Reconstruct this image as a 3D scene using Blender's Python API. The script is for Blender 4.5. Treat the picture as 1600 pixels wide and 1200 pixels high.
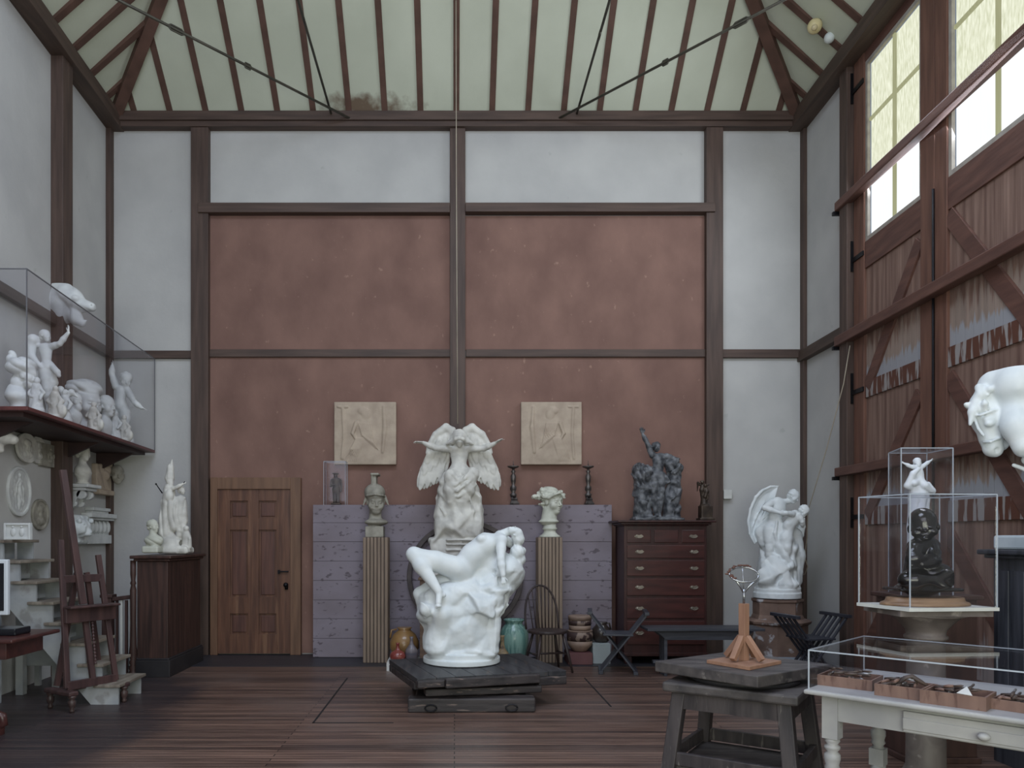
import bpy, bmesh, math, random
import numpy as np
from mathutils import Vector, Matrix
R = math.radians
random.seed(7)
for o in list(bpy.data.objects):
    bpy.data.objects.remove(o, do_unlink=True)
COL = bpy.context.scene.collection
SC = bpy.context.scene
# ------------------------------------------------------------ camera: level shift lens
EYE, F, CX, HY = 1.52, 1200.0, 710.0, 840.0
cam_d = bpy.data.cameras.new('camera'); cam = bpy.data.objects.new('camera', cam_d); COL.objects.link(cam)
cam.location = (0, 0, EYE); cam.rotation_euler = (R(90), 0, 0)
cam_d.sensor_fit = 'HORIZONTAL'; cam_d.sensor_width = 36; cam_d.lens = 36*F/1600
cam_d.shift_x = (800-CX)/1600; cam_d.shift_y = (HY-600)/1600
cam_d.clip_start = .05; cam_d.clip_end = 200
SC.camera = cam
# ------------------------------------------------------------ light and exposure
SC.view_settings.view_transform = 'Standard'; SC.view_settings.look = 'None'
SC.view_settings.gamma = 1; SC.view_settings.use_curve_mapping = False
SC.view_settings.exposure = 0.26
world = bpy.data.worlds.new('world'); SC.world = world; world.use_nodes = True
world.node_tree.nodes['Background'].inputs[0].default_value = (.5, .62, .8, 1)
world.node_tree.nodes['Background'].inputs[1].default_value = .3
def area(name, loc, target, sx, sy, energy, color):
    l = bpy.data.lights.new(name, 'AREA'); l.shape = 'RECTANGLE'; l.size = sx; l.size_y = sy
    l.energy = energy; l.color = color
    o = bpy.data.objects.new(name, l); COL.objects.link(o); o.location = loc
    o.rotation_euler = (Vector(target)-Vector(loc)).to_track_quat('-Z', 'Y').to_euler()
    return o
area('skylight_daylight', (-.6, 3.4, 8.2), (-.6, 4.8, 0), 4.6, 3.6, 370, (.68, .78, 1))
area('front_window_daylight', (-.4, -1.3, 4.3), (0, 10, 3.6), 6.0, 3.6, 175, (.83, .86, 1))
area('added_ceiling_fill', (.8, -1.25, 1.5), (0, 7.5, 8.6), 4.5, 2.2, 200, (.95, 1.0, .82))  # added fill aimed up to tint the ceiling green; no doorway stands there
area('side_window_daylight', (4.2, 7.0, 5.7), (-1.5, 7.5, 3.2), 2.8, 1.6, 85, (.82, .89, 1))

# ------------------------------------------------------------ colour and material helpers
def lin(c):
    c = c/255.0
    return c/12.92 if c <= .04045 else ((c+.055)/1.055)**2.4
def C(r, g, b): return (lin(r), lin(g), lin(b), 1)
MATS = {}
def mat(name, c1, c2=None, rough=.6, metal=0.0, scale=(1, 1, 1), ns=4.0, detail=6, lo=.35, hi=.65, bump=.0, bs=None, spec=.4,
        speck=None, coat=0.0, dist=0.0, bdist=.02):
    if name in MATS: return MATS[name]
    m = bpy.data.materials.new(name); m.use_nodes = True; nt = m.node_tree; N, L = nt.nodes, nt.links
    b = N['Principled BSDF']
    b.inputs['Roughness'].default_value = rough; b.inputs['Metallic'].default_value = metal
    b.inputs['Specular IOR Level'].default_value = spec; b.inputs['Coat Weight'].default_value = coat
    if c2 is None: c2 = c1
    tc = N.new('ShaderNodeTexCoord'); mp = N.new('ShaderNodeMapping'); mp.inputs['Scale'].default_value = scale
    L.new(tc.outputs['Object'], mp.inputs['Vector'])
    n = N.new('ShaderNodeTexNoise'); n.inputs['Scale'].default_value = ns; n.inputs['Detail'].default_value = detail
    n.inputs['Distortion'].default_value = dist
    L.new(mp.outputs['Vector'], n.inputs['Vector'])
    r = N.new('ShaderNodeValToRGB'); r.color_ramp.elements[0].position = lo; r.color_ramp.elements[1].position = hi
    r.color_ramp.elements[0].color = C(*c1); r.color_ramp.elements[1].color = C(*c2)
    L.new(n.outputs['Fac'], r.inputs['Fac'])
    out = r.outputs['Color']
    if speck:
        col, ss, th, am = speck
        n2 = N.new('ShaderNodeTexNoise'); n2.inputs['Scale'].default_value = ss; n2.inputs['Detail'].default_value = 5
        L.new(mp.outputs['Vector'], n2.inputs['Vector'])
        r2 = N.new('ShaderNodeValToRGB'); r2.color_ramp.elements[0].position = th; r2.color_ramp.elements[1].position = min(th+.06, 1)
        r2.color_ramp.elements[1].color = (am, am, am, 1)
        L.new(n2.outputs['Fac'], r2.inputs['Fac'])
        mx = N.new('ShaderNodeMixRGB'); mx.inputs['Color2'].default_value = C(*col)
        L.new(r2.outputs['Color'], mx.inputs['Fac']); L.new(out, mx.inputs['Color1']); out = mx.outputs['Color']
    L.new(out, b.inputs['Base Color'])
    if bump:
        bp = N.new('ShaderNodeBump'); bp.inputs['Strength'].default_value = bump; bp.inputs['Distance'].default_value = bdist
        if bs:
            n3 = N.new('ShaderNodeTexNoise'); n3.inputs['Scale'].default_value = bs; n3.inputs['Detail'].default_value = 4
            L.new(mp.outputs['Vector'], n3.inputs['Vector']); L.new(n3.outputs['Fac'], bp.inputs['Height'])
        else: L.new(n.outputs['Fac'], bp.inputs['Height'])
        L.new(bp.outputs['Normal'], b.inputs['Normal'])
    MATS[name] = m
    return m
plaster_wall = mat('wall_plaster', (174, 173, 171), (187, 186, 183), .85, ns=1.3, detail=8, bump=.15, bs=14, speck=((150, 150, 146), 5.0, .70, .35))
plaster_ceil = mat('ceiling_plaster', (184, 188, 170), (198, 202, 184), .9, ns=.9, detail=9, bump=.1, bs=12)
terracotta = mat('terracotta_canvas', (111, 83, 74), (132, 101, 90), .8, ns=2.0, detail=15, lo=.32, hi=.68, bump=.1, bs=20, speck=((172, 142, 126), 17.0, .68, .4), scale=(1, 1, .7))
beam_v = mat('brown_post_paint', (68, 54, 48), (86, 69, 61), .6, scale=(6, 6, .5), ns=3, bump=.15)
beam_h = mat('brown_rail_paint', (68, 54, 48), (86, 69, 61), .6, scale=(.5, 6, 6), ns=3, bump=.15)
beam_y = mat('brown_plate_paint', (66, 53, 46), (82, 66, 57), .6, scale=(6, .5, 6), ns=3, bump=.15)
rafter_m = mat('brown_rafter_paint', (80, 58, 49), (96, 70, 60), .7, ns=5, bump=.1)
door_wood = mat('old_door_wood', (84, 57, 46), (108, 75, 58), .45, scale=(7, 7, .6), ns=3.2, bump=.15, speck=((136, 104, 80), 1.6, .60, .4))
door_panel_wood = mat('door_panel_wood', (80, 54, 48), (100, 68, 58), .45, scale=(7, 7, .6), ns=3.2, bump=.1)
frame_wood = mat('door_frame_wood', (98, 72, 56), (118, 88, 68), .5, scale=(6, 6, .5), ns=3, bump=.12)
rail_redbrown = mat('red_brown_timber', (84, 58, 51), (104, 73, 63), .6, scale=(5, .7, 5), ns=3, bump=.2)
stile_redbrown = mat('red_brown_stile', (92, 64, 54), (116, 82, 68), .6, scale=(5, 5, .5), ns=3, bump=.2)
black_iron = mat('black_iron', (30, 30, 34), (44, 43, 46), .45, .8)
dark_void = mat('dark_stain', (26, 24, 26), (34, 31, 33), .8)
white_paint = mat('white_paint', (190, 190, 186), (206, 206, 200), .5, ns=6, bump=.06)
# weathered vertical boards with pale water stains bleeding down from the rails
def board_mat():
    m = bpy.data.materials.new('weathered_boards'); m.use_nodes = True; nt = m.node_tree; N, L = nt.nodes, nt.links
    b = N['Principled BSDF']; b.inputs['Roughness'].default_value = .65; b.inputs['Specular IOR Level'].default_value = .3
    tc = N.new('ShaderNodeTexCoord'); mp = N.new('ShaderNodeMapping'); mp.inputs['Scale'].default_value = (8, 8, .45)
    L.new(tc.outputs['Object'], mp.inputs['Vector'])
    n = N.new('ShaderNodeTexNoise'); n.inputs['Scale'].default_value = 2.2; n.inputs['Detail'].default_value = 8; L.new(mp.outputs[0], n.inputs['Vector'])
    r = N.new('ShaderNodeValToRGB'); r.color_ramp.elements[0].position = .3; r.color_ramp.elements[1].position = .72
    r.color_ramp.elements[0].color = C(98, 74, 66); r.color_ramp.elements[1].color = C(146, 120, 107)
    L.new(n.outputs['Fac'], r.inputs['Fac'])
    sp = N.new('ShaderNodeSeparateXYZ'); L.new(tc.outputs['Object'], sp.inputs[0])
    prev = r.outputs['Color']
    mp2 = N.new('ShaderNodeMapping'); mp2.inputs['Scale'].default_value = (14, 14, 1.6); L.new(tc.outputs['Object'], mp2.inputs['Vector'])
    n2 = N.new('ShaderNodeTexNoise'); n2.inputs['Scale'].default_value = 1.5; n2.inputs['Detail'].default_value = 5; L.new(mp2.outputs[0], n2.inputs['Vector'])
    for z0, h, col, am in ((3.2, .28, (140, 150, 166), .95), (1.83, .30, (140, 150, 166), .95), (3.2, .7, (168, 158, 146), .4), (1.8, .6, (168, 160, 150), .4), (.0, .9, (160, 158, 158), .5)):
        mr = N.new('ShaderNodeMapRange'); mr.inputs['From Min'].default_value = z0; mr.inputs['From Max'].default_value = z0+h
        mr.inputs['To Min'].default_value = .95; mr.inputs['To Max'].default_value = .2; L.new(sp.outputs['Z'], mr.inputs['Value'])
        g = N.new('ShaderNodeMath'); g.operation = 'GREATER_THAN'; g.inputs[1].default_value = z0-.03; L.new(sp.outputs['Z'], g.inputs[0])
        a = N.new('ShaderNodeMath'); a.operation = 'ADD'; L.new(mr.outputs[0], a.inputs[0]); L.new(n2.outputs['Fac'], a.inputs[1])
        q = N.new('ShaderNodeMapRange'); q.inputs['From Min'].default_value = .96; q.inputs['From Max'].default_value = 1.08
        q.inputs['To Max'].default_value = am; L.new(a.outputs[0], q.inputs['Value'])
        mu = N.new('ShaderNodeMath'); mu.operation = 'MULTIPLY'; L.new(q.outputs[0], mu.inputs[0]); L.new(g.outputs[0], mu.inputs[1])
        mx = N.new('ShaderNodeMixRGB'); mx.inputs['Color2'].default_value = C(*col)
        L.new(mu.outputs[0], mx.inputs['Fac']); L.new(prev, mx.inputs['Color1']); prev = mx.outputs['Color']
    L.new(prev, b.inputs['Base Color'])
    bp = N.new('ShaderNodeBump'); bp.inputs['Strength'].default_value = .25; bp.inputs['Distance'].default_value = .01
    L.new(n.outputs['Fac'], bp.inputs['Height']); L.new(bp.outputs[0], b.inputs['Normal'])
    return m
boards_m = board_mat()
def stained_rail_mat():
    return mat('stained_cross_rail', (150, 145, 143), (92, 58, 46), .65, scale=(9, 9, 1.2), ns=1.7, detail=4, lo=.44, hi=.5, bump=.15)
stain_rail = stained_rail_mat()
def floor_mat():
    m = bpy.data.materials.new('floor_boards'); m.use_nodes = True; nt = m.node_tree; N, L = nt.nodes, nt.links
    b = N['Principled BSDF']; b.inputs['Specular IOR Level'].default_value = .45
    tc = N.new('ShaderNodeTexCoord')
    br = N.new('ShaderNodeTexBrick'); br.inputs['Scale'].default_value = 1; br.inputs['Brick Width'].default_value = 3.4
    br.inputs['Row Height'].default_value = .058; br.inputs['Mortar Size'].default_value = .004; br.inputs['Mortar Smooth'].default_value = .3
    br.inputs['Color1'].default_value = C(120, 97, 85); br.inputs['Color2'].default_value = C(74, 61, 56); br.inputs['Mortar'].default_value = C(24, 20, 21)
    br.offset = .37; L.new(tc.outputs['Object'], br.inputs['Vector'])
    mp = N.new('ShaderNodeMapping'); mp.inputs['Scale'].default_value = (.6, 9, 1); L.new(tc.outputs['Object'], mp.inputs['Vector'])
    n = N.new('ShaderNodeTexNoise'); n.inputs['Scale'].default_value = 3; n.inputs['Detail'].default_value = 8; L.new(mp.outputs[0], n.inputs['Vector'])
    r = N.new('ShaderNodeValToRGB'); r.color_ramp.elements[0].position = .3; r.color_ramp.elements[1].position = .7
    r.color_ramp.elements[0].color = (.55, .5, .5, 1); r.color_ramp.elements[1].color = (1.25, 1.2, 1.2, 1); L.new(n.outputs['Fac'], r.inputs['Fac'])
    mx = N.new('ShaderNodeMixRGB'); mx.blend_type = 'MULTIPLY'; mx.inputs['Fac'].default_value = 1
    L.new(br.outputs['Color'], mx.inputs['Color1']); L.new(r.outputs['Color'], mx.inputs['Color2'])
    n2 = N.new('ShaderNodeTexNoise'); n2.inputs['Scale'].default_value = .8; n2.inputs['Detail'].default_value = 5; L.new(tc.outputs['Object'], n2.inputs['Vector'])
    r2 = N.new('ShaderNodeValToRGB'); r2.color_ramp.elements[0].position = .48; r2.color_ramp.elements[1].position = .62
    r2.color_ramp.elements[1].color = (.35, .35, .35, 1); L.new(n2.outputs['Fac'], r2.inputs['Fac'])
    m2 = N.new('ShaderNodeMixRGB'); m2.inputs['Color2'].default_value = C(112, 98, 92)
    L.new(r2.outputs[0], m2.inputs['Fac']); L.new(mx.outputs[0], m2.inputs['Color1']); L.new(m2.outputs[0], b.inputs['Base Color'])
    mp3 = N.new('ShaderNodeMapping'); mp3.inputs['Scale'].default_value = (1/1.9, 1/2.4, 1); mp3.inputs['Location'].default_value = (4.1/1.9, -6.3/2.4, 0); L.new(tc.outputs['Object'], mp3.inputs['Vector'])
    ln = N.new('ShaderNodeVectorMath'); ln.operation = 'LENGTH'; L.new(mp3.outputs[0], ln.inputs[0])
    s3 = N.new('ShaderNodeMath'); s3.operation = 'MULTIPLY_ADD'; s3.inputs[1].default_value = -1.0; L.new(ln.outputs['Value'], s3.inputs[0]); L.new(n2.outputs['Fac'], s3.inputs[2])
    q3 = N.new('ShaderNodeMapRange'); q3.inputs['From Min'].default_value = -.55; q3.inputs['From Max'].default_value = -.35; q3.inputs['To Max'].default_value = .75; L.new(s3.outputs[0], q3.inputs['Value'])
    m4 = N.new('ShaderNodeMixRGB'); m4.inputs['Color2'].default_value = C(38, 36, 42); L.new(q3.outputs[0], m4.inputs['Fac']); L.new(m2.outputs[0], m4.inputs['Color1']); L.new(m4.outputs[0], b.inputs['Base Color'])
    rr = N.new('ShaderNodeMapRange'); rr.inputs['To Min'].default_value = .28; rr.inputs['To Max'].default_value = .5; L.new(n.outputs['Fac'], rr.inputs['Value'])
    L.new(rr.outputs[0], b.inputs['Roughness'])
    bp = N.new('ShaderNodeBump'); bp.inputs['Strength'].default_value = .3; bp.inputs['Distance'].default_value = .004
    L.new(br.outputs['Fac'], bp.inputs['Height']); bp.invert = True; L.new(bp.outputs[0], b.inputs['Normal'])
    return m
floor_m = floor_mat()
def glass_mat(name='clear_acrylic', refl=1.0, tint=.992):
    m = bpy.data.materials.new(name); m.use_nodes = True; nt = m.node_tree; N, L = nt.nodes, nt.links
    N.remove(N['Principled BSDF']); out = N['Material Output']
    t = N.new('ShaderNodeBsdfTransparent'); t.inputs[0].default_value = (tint, tint, tint*1.01, 1)
    g = N.new('ShaderNodeBsdfGlossy'); g.inputs['Roughness'].default_value = .02
    fr = N.new('ShaderNodeLayerWeight'); fr.inputs['Blend'].default_value = .5
    pw = N.new('ShaderNodeMath'); pw.operation = 'POWER'; pw.inputs[1].default_value = 5.0; L.new(fr.outputs['Facing'], pw.inputs[0])
    mu = N.new('ShaderNodeMath'); mu.operation = 'MULTIPLY_ADD'; mu.inputs[1].default_value = .7; mu.inputs[2].default_value = .010*refl; mu.use_clamp = True
    L.new(pw.outputs[0], mu.inputs[0])
    mx = N.new('ShaderNodeMixShader'); L.new(mu.outputs[0], mx.inputs[0]); L.new(t.outputs[0], mx.inputs[1]); L.new(g.outputs[0], mx.inputs[2])
    L.new(mx.outputs[0], out.inputs['Surface'])
    return m
glass_m = glass_mat(); glass_m2 = glass_mat('clear_acrylic_strong', 2.2, .985)
def edge_mat():
    m = bpy.data.materials.new('acrylic_edge'); m.use_nodes = True; nt = m.node_tree; N, L = nt.nodes, nt.links
    b = N['Principled BSDF']; b.inputs['Base Color'].default_value = C(196, 204, 214); b.inputs['Roughness'].default_value = .25
    b.inputs['Alpha'].default_value = .55
    return m
edge_m = edge_mat()
def pane_mat(name, c1, c2, s, ns=3.0, scale=(16, 16, 1.0), wash=None):
    m = bpy.data.materials.new(name); m.use_nodes = True; nt = m.node_tree; N, L = nt.nodes, nt.links
    N.remove(N['Principled BSDF']); out = N['Material Output']
    tc = N.new('ShaderNodeTexCoord'); mp = N.new('ShaderNodeMapping'); mp.inputs['Scale'].default_value = scale
    L.new(tc.outputs['Object'], mp.inputs['Vector'])
    n = N.new('ShaderNodeTexNoise'); n.inputs['Scale'].default_value = ns; n.inputs['Detail'].default_value = 8; L.new(mp.outputs[0], n.inputs['Vector'])
    r = N.new('ShaderNodeValToRGB'); r.color_ramp.elements[0].position = .3; r.color_ramp.elements[1].position = .7
    r.color_ramp.elements[0].color = C(*c1); r.color_ramp.elements[1].color = C(*c2); L.new(n.outputs['Fac'], r.inputs['Fac'])
    e = N.new('ShaderNodeEmission'); e.inputs['Strength'].default_value = s; L.new(r.outputs[0], e.inputs[0])
    L.new(e.outputs[0], out.inputs['Surface'])
    return m
pane_frost = pane_mat('frosted_sheet_daylight', (194, 197, 168), (232, 234, 214), 1.0, 3.0, (16, 16, 3.5))
pane_clear = pane_mat('bright_daylight_pane', (232, 236, 238), (240, 243, 245), 1.0, 1)

# ------------------------------------------------------------ object helpers
ORG = {}
def put(o, name, parent, org):
    o.name = name; COL.objects.link(o)
    if parent is not None:
        o.parent = parent; ORG[o.name] = ORG[parent.name]
    else:
        o.location = org; ORG[o.name] = Vector(org)
def tag(o, label=None, cat=None, group=None, kind=None):
    if label: o['label'] = label
    if cat: o['category'] = cat
    if group: o['group'] = group
    if kind: o['kind'] = kind
    return o
def thing(name, label, cat, loc, group=None):
    o = bpy.data.objects.new(name, None); COL.objects.link(o); o.location = loc; o.empty_display_size = .1
    ORG[o.name] = Vector(loc)
    return tag(o, label, cat, group)
def at(px, py, Y): return Vector(((px-CX)*Y/F, Y, EYE-(py-HY)*Y/F))
def fl(px, py, z=0):
    Y = (EYE-z)*F/(py-HY); return Vector(((px-CX)*Y/F, Y, z))
class MB:
    def __init__(s): s.v = []; s.f = []; s.sm = []
    def add(s, vs, fs, smooth=False):
        o = len(s.v); s.v += [tuple(v) for v in vs]
        for f in fs: s.f.append(tuple(i+o for i in f)); s.sm.append(smooth)
        return s
    def box(s, lo, hi, M=None):
        x0, y0, z0 = lo; x1, y1, z1 = hi
        vs = [Vector(p) for p in ((x0,y0,z0),(x1,y0,z0),(x1,y1,z0),(x0,y1,z0),(x0,y0,z1),(x1,y0,z1),(x1,y1,z1),(x0,y1,z1))]
        if M is not None: vs = [M @ v for v in vs]
        return s.add(vs, [(0,3,2,1),(4,5,6,7),(0,1,5,4),(1,2,6,5),(2,3,7,6),(3,0,4,7)])
    def bar(s, a, b, w, h, up=(0, 0, 1)):
        a, b, up = Vector(a), Vector(b), Vector(up); d = (b-a)
        L = d.length; d = d/L; x = d.cross(up)
        if x.length < 1e-4: x = d.cross(Vector((1, 0, 0)))
        x.normalize(); u = x.cross(d)
        vs = []
        for p in (a, b):
            for i, j in ((-1,-1),(1,-1),(1,1),(-1,1)): vs.append(p+x*(i*w/2)+u*(j*h/2))
        return s.add(vs, [(0,1,2,3),(7,6,5,4),(0,4,5,1),(1,5,6,2),(2,6,7,3),(3,7,4,0)])
    def tube(s, pts, r, n=10, caps=True):
        pts = [Vector(p) for p in pts]; rs = r if isinstance(r, (list, tuple)) else [r]*len(pts)
        o = len(s.v); vs = []; ref = None
        for i, p in enumerate(pts):
            d = (pts[min(i+1, len(pts)-1)]-pts[max(i-1, 0)]).normalized()
            if ref is None:
                ref = Vector((0, 0, 1)) if abs(d.z) < .9 else Vector((1, 0, 0))
            x = d.cross(ref)
            if x.length < 1e-3: x = d.cross(Vector((0, 1, 0)))
            x.normalize(); y = x.cross(d); ref = y
            for k in range(n):
                a = 2*math.pi*k/n; vs.append(p+x*(math.cos(a)*rs[i])+y*(math.sin(a)*rs[i]))
        fs = []
        for i in range(len(pts)-1):
            for k in range(n):
                k2 = (k+1) % n; fs.append((i*n+k, (i+1)*n+k, (i+1)*n+k2, i*n+k2))
        s.add(vs, fs, True)
        if caps:
            m = len(pts)-1
            s.f.append(tuple(o+k for k in range(n))); s.sm.append(False)
            s.f.append(tuple(o+m*n+k for k in reversed(range(n)))); s.sm.append(False)
        return s
    def lathe(s, c, prof, n=32, squash=(1, 1), rot=0, smooth=True):
        c = Vector(c); vs = []
        for r, z in prof:
            for k in range(n):
                a = 2*math.pi*k/n; x, y = r*math.cos(a)*squash[0], r*math.sin(a)*squash[1]
                vs.append(c+Vector((x*math.cos(rot)-y*math.sin(rot), x*math.sin(rot)+y*math.cos(rot), z)))
        fs = []
        for i in range(len(prof)-1):
            for k in range(n):
                k2 = (k+1) % n; fs.append((i*n+k, i*n+k2, (i+1)*n+k2, (i+1)*n+k))
        o = len(s.v); s.add(vs, fs, smooth); m = len(prof)-1
        s.f.append(tuple(o+k for k in reversed(range(n)))); s.sm.append(False)
        s.f.append(tuple(o+m*n+k for k in range(n))); s.sm.append(False)
        return s
    def prism(s, poly, vec):
        poly = [Vector(p) for p in poly]; vec = Vector(vec); n = len(poly)
        vs = poly+[p+vec for p in poly]
        fs = [tuple(range(n)), tuple(reversed(range(n, 2*n)))]+[(i, i+n, (i+1) % n+n, (i+1) % n) for i in range(n)]
        return s.add(vs, fs)
    def ball(s, c, r, n=16, m=10):
        c = Vector(c); rx, ry, rz = r if isinstance(r, (tuple, list)) else (r, r, r)
        prof = []
        vs = []
        for i in range(1, m):
            t = math.pi*i/m
            for k in range(n):
                a = 2*math.pi*k/n; vs.append(c+Vector((rx*math.sin(t)*math.cos(a), ry*math.sin(t)*math.sin(a), -rz*math.cos(t))))
        fs = []
        for i in range(m-2):
            for k in range(n):
                k2 = (k+1) % n; fs.append((i*n+k, i*n+k2, (i+1)*n+k2, (i+1)*n+k))
        b = len(vs); vs += [c-Vector((0, 0, rz)), c+Vector((0, 0, rz))]
        for k in range(n):
            k2 = (k+1) % n; fs.append((b, k2, k)); fs.append((b+1, (m-2)*n+k, (m-2)*n+k2))
        return s.add(vs, fs, True)
    def build(s, name, m, parent=None, org=None, bevel=0, fix=True):
        if parent is not None: og = ORG[parent.name]
        elif org is None:
            a = np.array(s.v); og = Vector(((a[:,0].min()+a[:,0].max())/2, (a[:,1].min()+a[:,1].max())/2, a[:,2].min()))
        else: og = Vector(org)
        me = bpy.data.meshes.new(name)
        me.from_pydata([tuple(Vector(v)-og) for v in s.v], [], s.f)
        me.polygons.foreach_set('use_smooth', s.sm); me.update()
        if fix:
            bm = bmesh.new(); bm.from_mesh(me); bmesh.ops.recalc_face_normals(bm, faces=bm.faces); bm.to_mesh(me); bm.free()
        me.materials.append(m)
        o = bpy.data.objects.new(name, me); put(o, name, parent, og)
        if bevel:
            bv = o.modifiers.new('bevel', 'BEVEL'); bv.width = bevel; bv.segments = 2; bv.limit_method = 'ANGLE'; bv.angle_limit = R(50)
        return o
def one(name, m, mb, label=None, cat=None, group=None, parent=None, bevel=0, kind=None, org=None):
    o = mb.build(name, m, parent, org=org, bevel=bevel)
    return tag(o, label, cat, group, kind)
def struct(name, m, mb, bevel=0, parent=None, org=(0, 0, 0)):
    o = mb.build(name, m, parent, org=org if parent is None else None, bevel=bevel)
    if parent is None: o['kind'] = 'structure'
    return o
def dup(root, dloc=None, loc=None, label=None, rz=None):
    r = root.copy(); COL.objects.link(r)
    if loc is not None: r.location = loc
    if dloc is not None: r.location = root.location+Vector(dloc)
    if rz is not None: r.rotation_euler = (0, 0, rz)
    if label: r['label'] = label
    for ch in list(root.children):
        c = ch.copy(); COL.objects.link(c); c.parent = r
        for g in list(ch.children):
            d = g.copy(); COL.objects.link(d); d.parent = c
    return r
def rotm(c, a): return Matrix.Translation(Vector(c)) @ Matrix.Rotation(a, 4, 'Z')

# ============================================================ THE ROOM
def WL(Y, off=0, z=0): return Vector((-4.5-.05*(Y-10)+off, Y, z))      # left wall line
def WR(Y, off=0, z=0): return Vector((4.55+.0375*(Y-10)-off, Y, z))    # right wall line
YF = -1.6
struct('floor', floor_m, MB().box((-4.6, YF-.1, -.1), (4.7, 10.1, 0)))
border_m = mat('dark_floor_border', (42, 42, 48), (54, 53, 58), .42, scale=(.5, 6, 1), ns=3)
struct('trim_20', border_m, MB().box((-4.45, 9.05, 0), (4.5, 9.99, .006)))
struct('trim_21', dark_void, MB().box((-1.165, 6.29, -.01), (-1.15, 8.3, .003)).box((-1.165, 6.29, -.01), (-.5, 6.305, .003)).box((1.40, 6.9, -.01), (1.415, 8.3, .003)))
wb = struct('wall_back', plaster_wall, MB().box((-4.62, 10, 0), (4.7, 10.15, 7.3)))
def rectp(px0, px1, py0, py1, name):
    a = at(px0, py1, 10); b = at(px1, py0, 10)
    struct(name, terracotta, MB().box((a.x, 9.985, max(a.z, 0.02)), (b.x, 10.0, b.z)), parent=wb)
rectp(329, 706, 338, 548, 'painted_panel'); rectp(726, 1100, 338, 548, 'painted_panel')
rectp(329, 706, 558, 1022, 'painted_panel'); rectp(726, 1102, 558, 1022, 'painted_panel')
p = MB(); a, b = WL(10.1), WL(YF)
p.prism([a, b, b+Vector((-.15, 0, 0)), a+Vector((-.15, 0, 0))], (0, 0, 7.3)); struct('wall_left', plaster_wall, p)
p = MB(); a, b = WR(10.1), WR(8.72)
p.prism([a, a+Vector((.15, 0, 0)), b+Vector((.15, 0, 0)), b], (0, 0, 7.3))
a, b = WR(5.35), WR(YF)
p.prism([a, a+Vector((.15, 0, 0)), b+Vector((.15, 0, 0)), b], (0, 0, 7.3))
a, b = WR(8.72), WR(5.35)
p.prism([a+Vector((0, 0, 6.86)), a+Vector((.15, 0, 6.86)), b+Vector((.15, 0, 6.86)), b+Vector((0, 0, 6.86))], (0, 0, .44))
struct('wall_right', plaster_wall, p)
struct('wall_front', plaster_wall, MB().box((-4.6, YF-.15, 0), (4.7, YF, 7.3)))
# hipped plaster ceiling with rafters; a brown water stain with its own shape low on the back slope
def stain(m, c, rx, rz, col, am):
    nt = m.node_tree; N, L = nt.nodes, nt.links; b = N['Principled BSDF']; src = b.inputs['Base Color'].links[0].from_socket
    tc = N.new('ShaderNodeTexCoord'); mp = N.new('ShaderNodeMapping'); mp.vector_type = 'POINT'
    mp.inputs['Scale'].default_value = (1/rx, 1/rz, 1/rz); mp.inputs['Location'].default_value = (-c[0]/rx, -c[1]/rz, -c[2]/rz)
    L.new(tc.outputs['Object'], mp.inputs['Vector'])
    ln = N.new('ShaderNodeVectorMath'); ln.operation = 'LENGTH'; L.new(mp.outputs[0], ln.inputs[0])
    n = N.new('ShaderNodeTexNoise'); n.inputs['Scale'].default_value = 7; n.inputs['Detail'].default_value = 6; L.new(tc.outputs['Object'], n.inputs['Vector'])
    s_ = N.new('ShaderNodeMath'); s_.operation = 'MULTIPLY_ADD'; s_.inputs[1].default_value = -.8; L.new(ln.outputs['Value'], s_.inputs[0]); L.new(n.outputs['Fac'], s_.inputs[2])
    mr = N.new('ShaderNodeMapRange'); mr.inputs['From Min'].default_value = -.08; mr.inputs['From Max'].default_value = .25; mr.inputs['To Max'].default_value = am
    L.new(s_.outputs[0], mr.inputs['Value'])
    mx = N.new('ShaderNodeMixRGB'); mx.inputs['Color2'].default_value = C(*col); L.new(mr.outputs[0], mx.inputs['Fac']); L.new(src, mx.inputs['Color1']); L.new(mx.outputs[0], b.inputs['Base Color'])
stain(plaster_ceil, (-1.15, 9.93, 7.08), 1.0, .33, (96, 72, 54), .9); stain(plaster_ceil, (-4.3, 7.1, 7.2), .5, .45, (120, 100, 74), .6)
ZT, SL = 7.0, .88; ZF = 8.45; run = (ZF-ZT)/SL
c = MB()
bl, br_, fl_, fr_ = WL(10, 0, ZT), WR(10, 0, ZT), WL(YF, 0, ZT), WR(YF, 0, ZT)
tl, tr, gl, gr = bl+Vector((run, -run, ZF-ZT)), br_+Vector((-run, -run, ZF-ZT)), fl_+Vector((run, run, ZF-ZT)), fr_+Vector((-run, run, ZF-ZT))
vs = [bl, br_, tr, tl, fl_, fr_, gr, gl]
c.add(vs, [(0, 1, 2, 3), (1, 5, 6, 2), (5, 4, 7, 6), (4, 0, 3, 7), (3, 2, 6, 7)])
ceil_o = c.build('ceiling', plaster_ceil, None, org=(0, 0, 0), fix=False); ceil_o['kind'] = 'structure'
sol = ceil_o.modifiers.new('thick', 'SOLIDIFY'); sol.thickness = .08; sol.offset = 1
nrm_b = Vector((0, -SL, -1)).normalized()
for i in range(20):
    x = (713-CX)/120 + (i-9.5+.5)*.4605
    if i == 19: break
    t = min(run, min(x-bl.x, br_.x-x)-.05)
    if t < .2: continue
    a = Vector((x, 10, ZT))+Vector((0, -.02, .02)); b = a+Vector((0, -t, SL*t))
    off = nrm_b*.045
    struct('rafter', rafter_m, MB().bar(a+off, b+off, .075, .09, up=nrm_b), parent=ceil_o)
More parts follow.
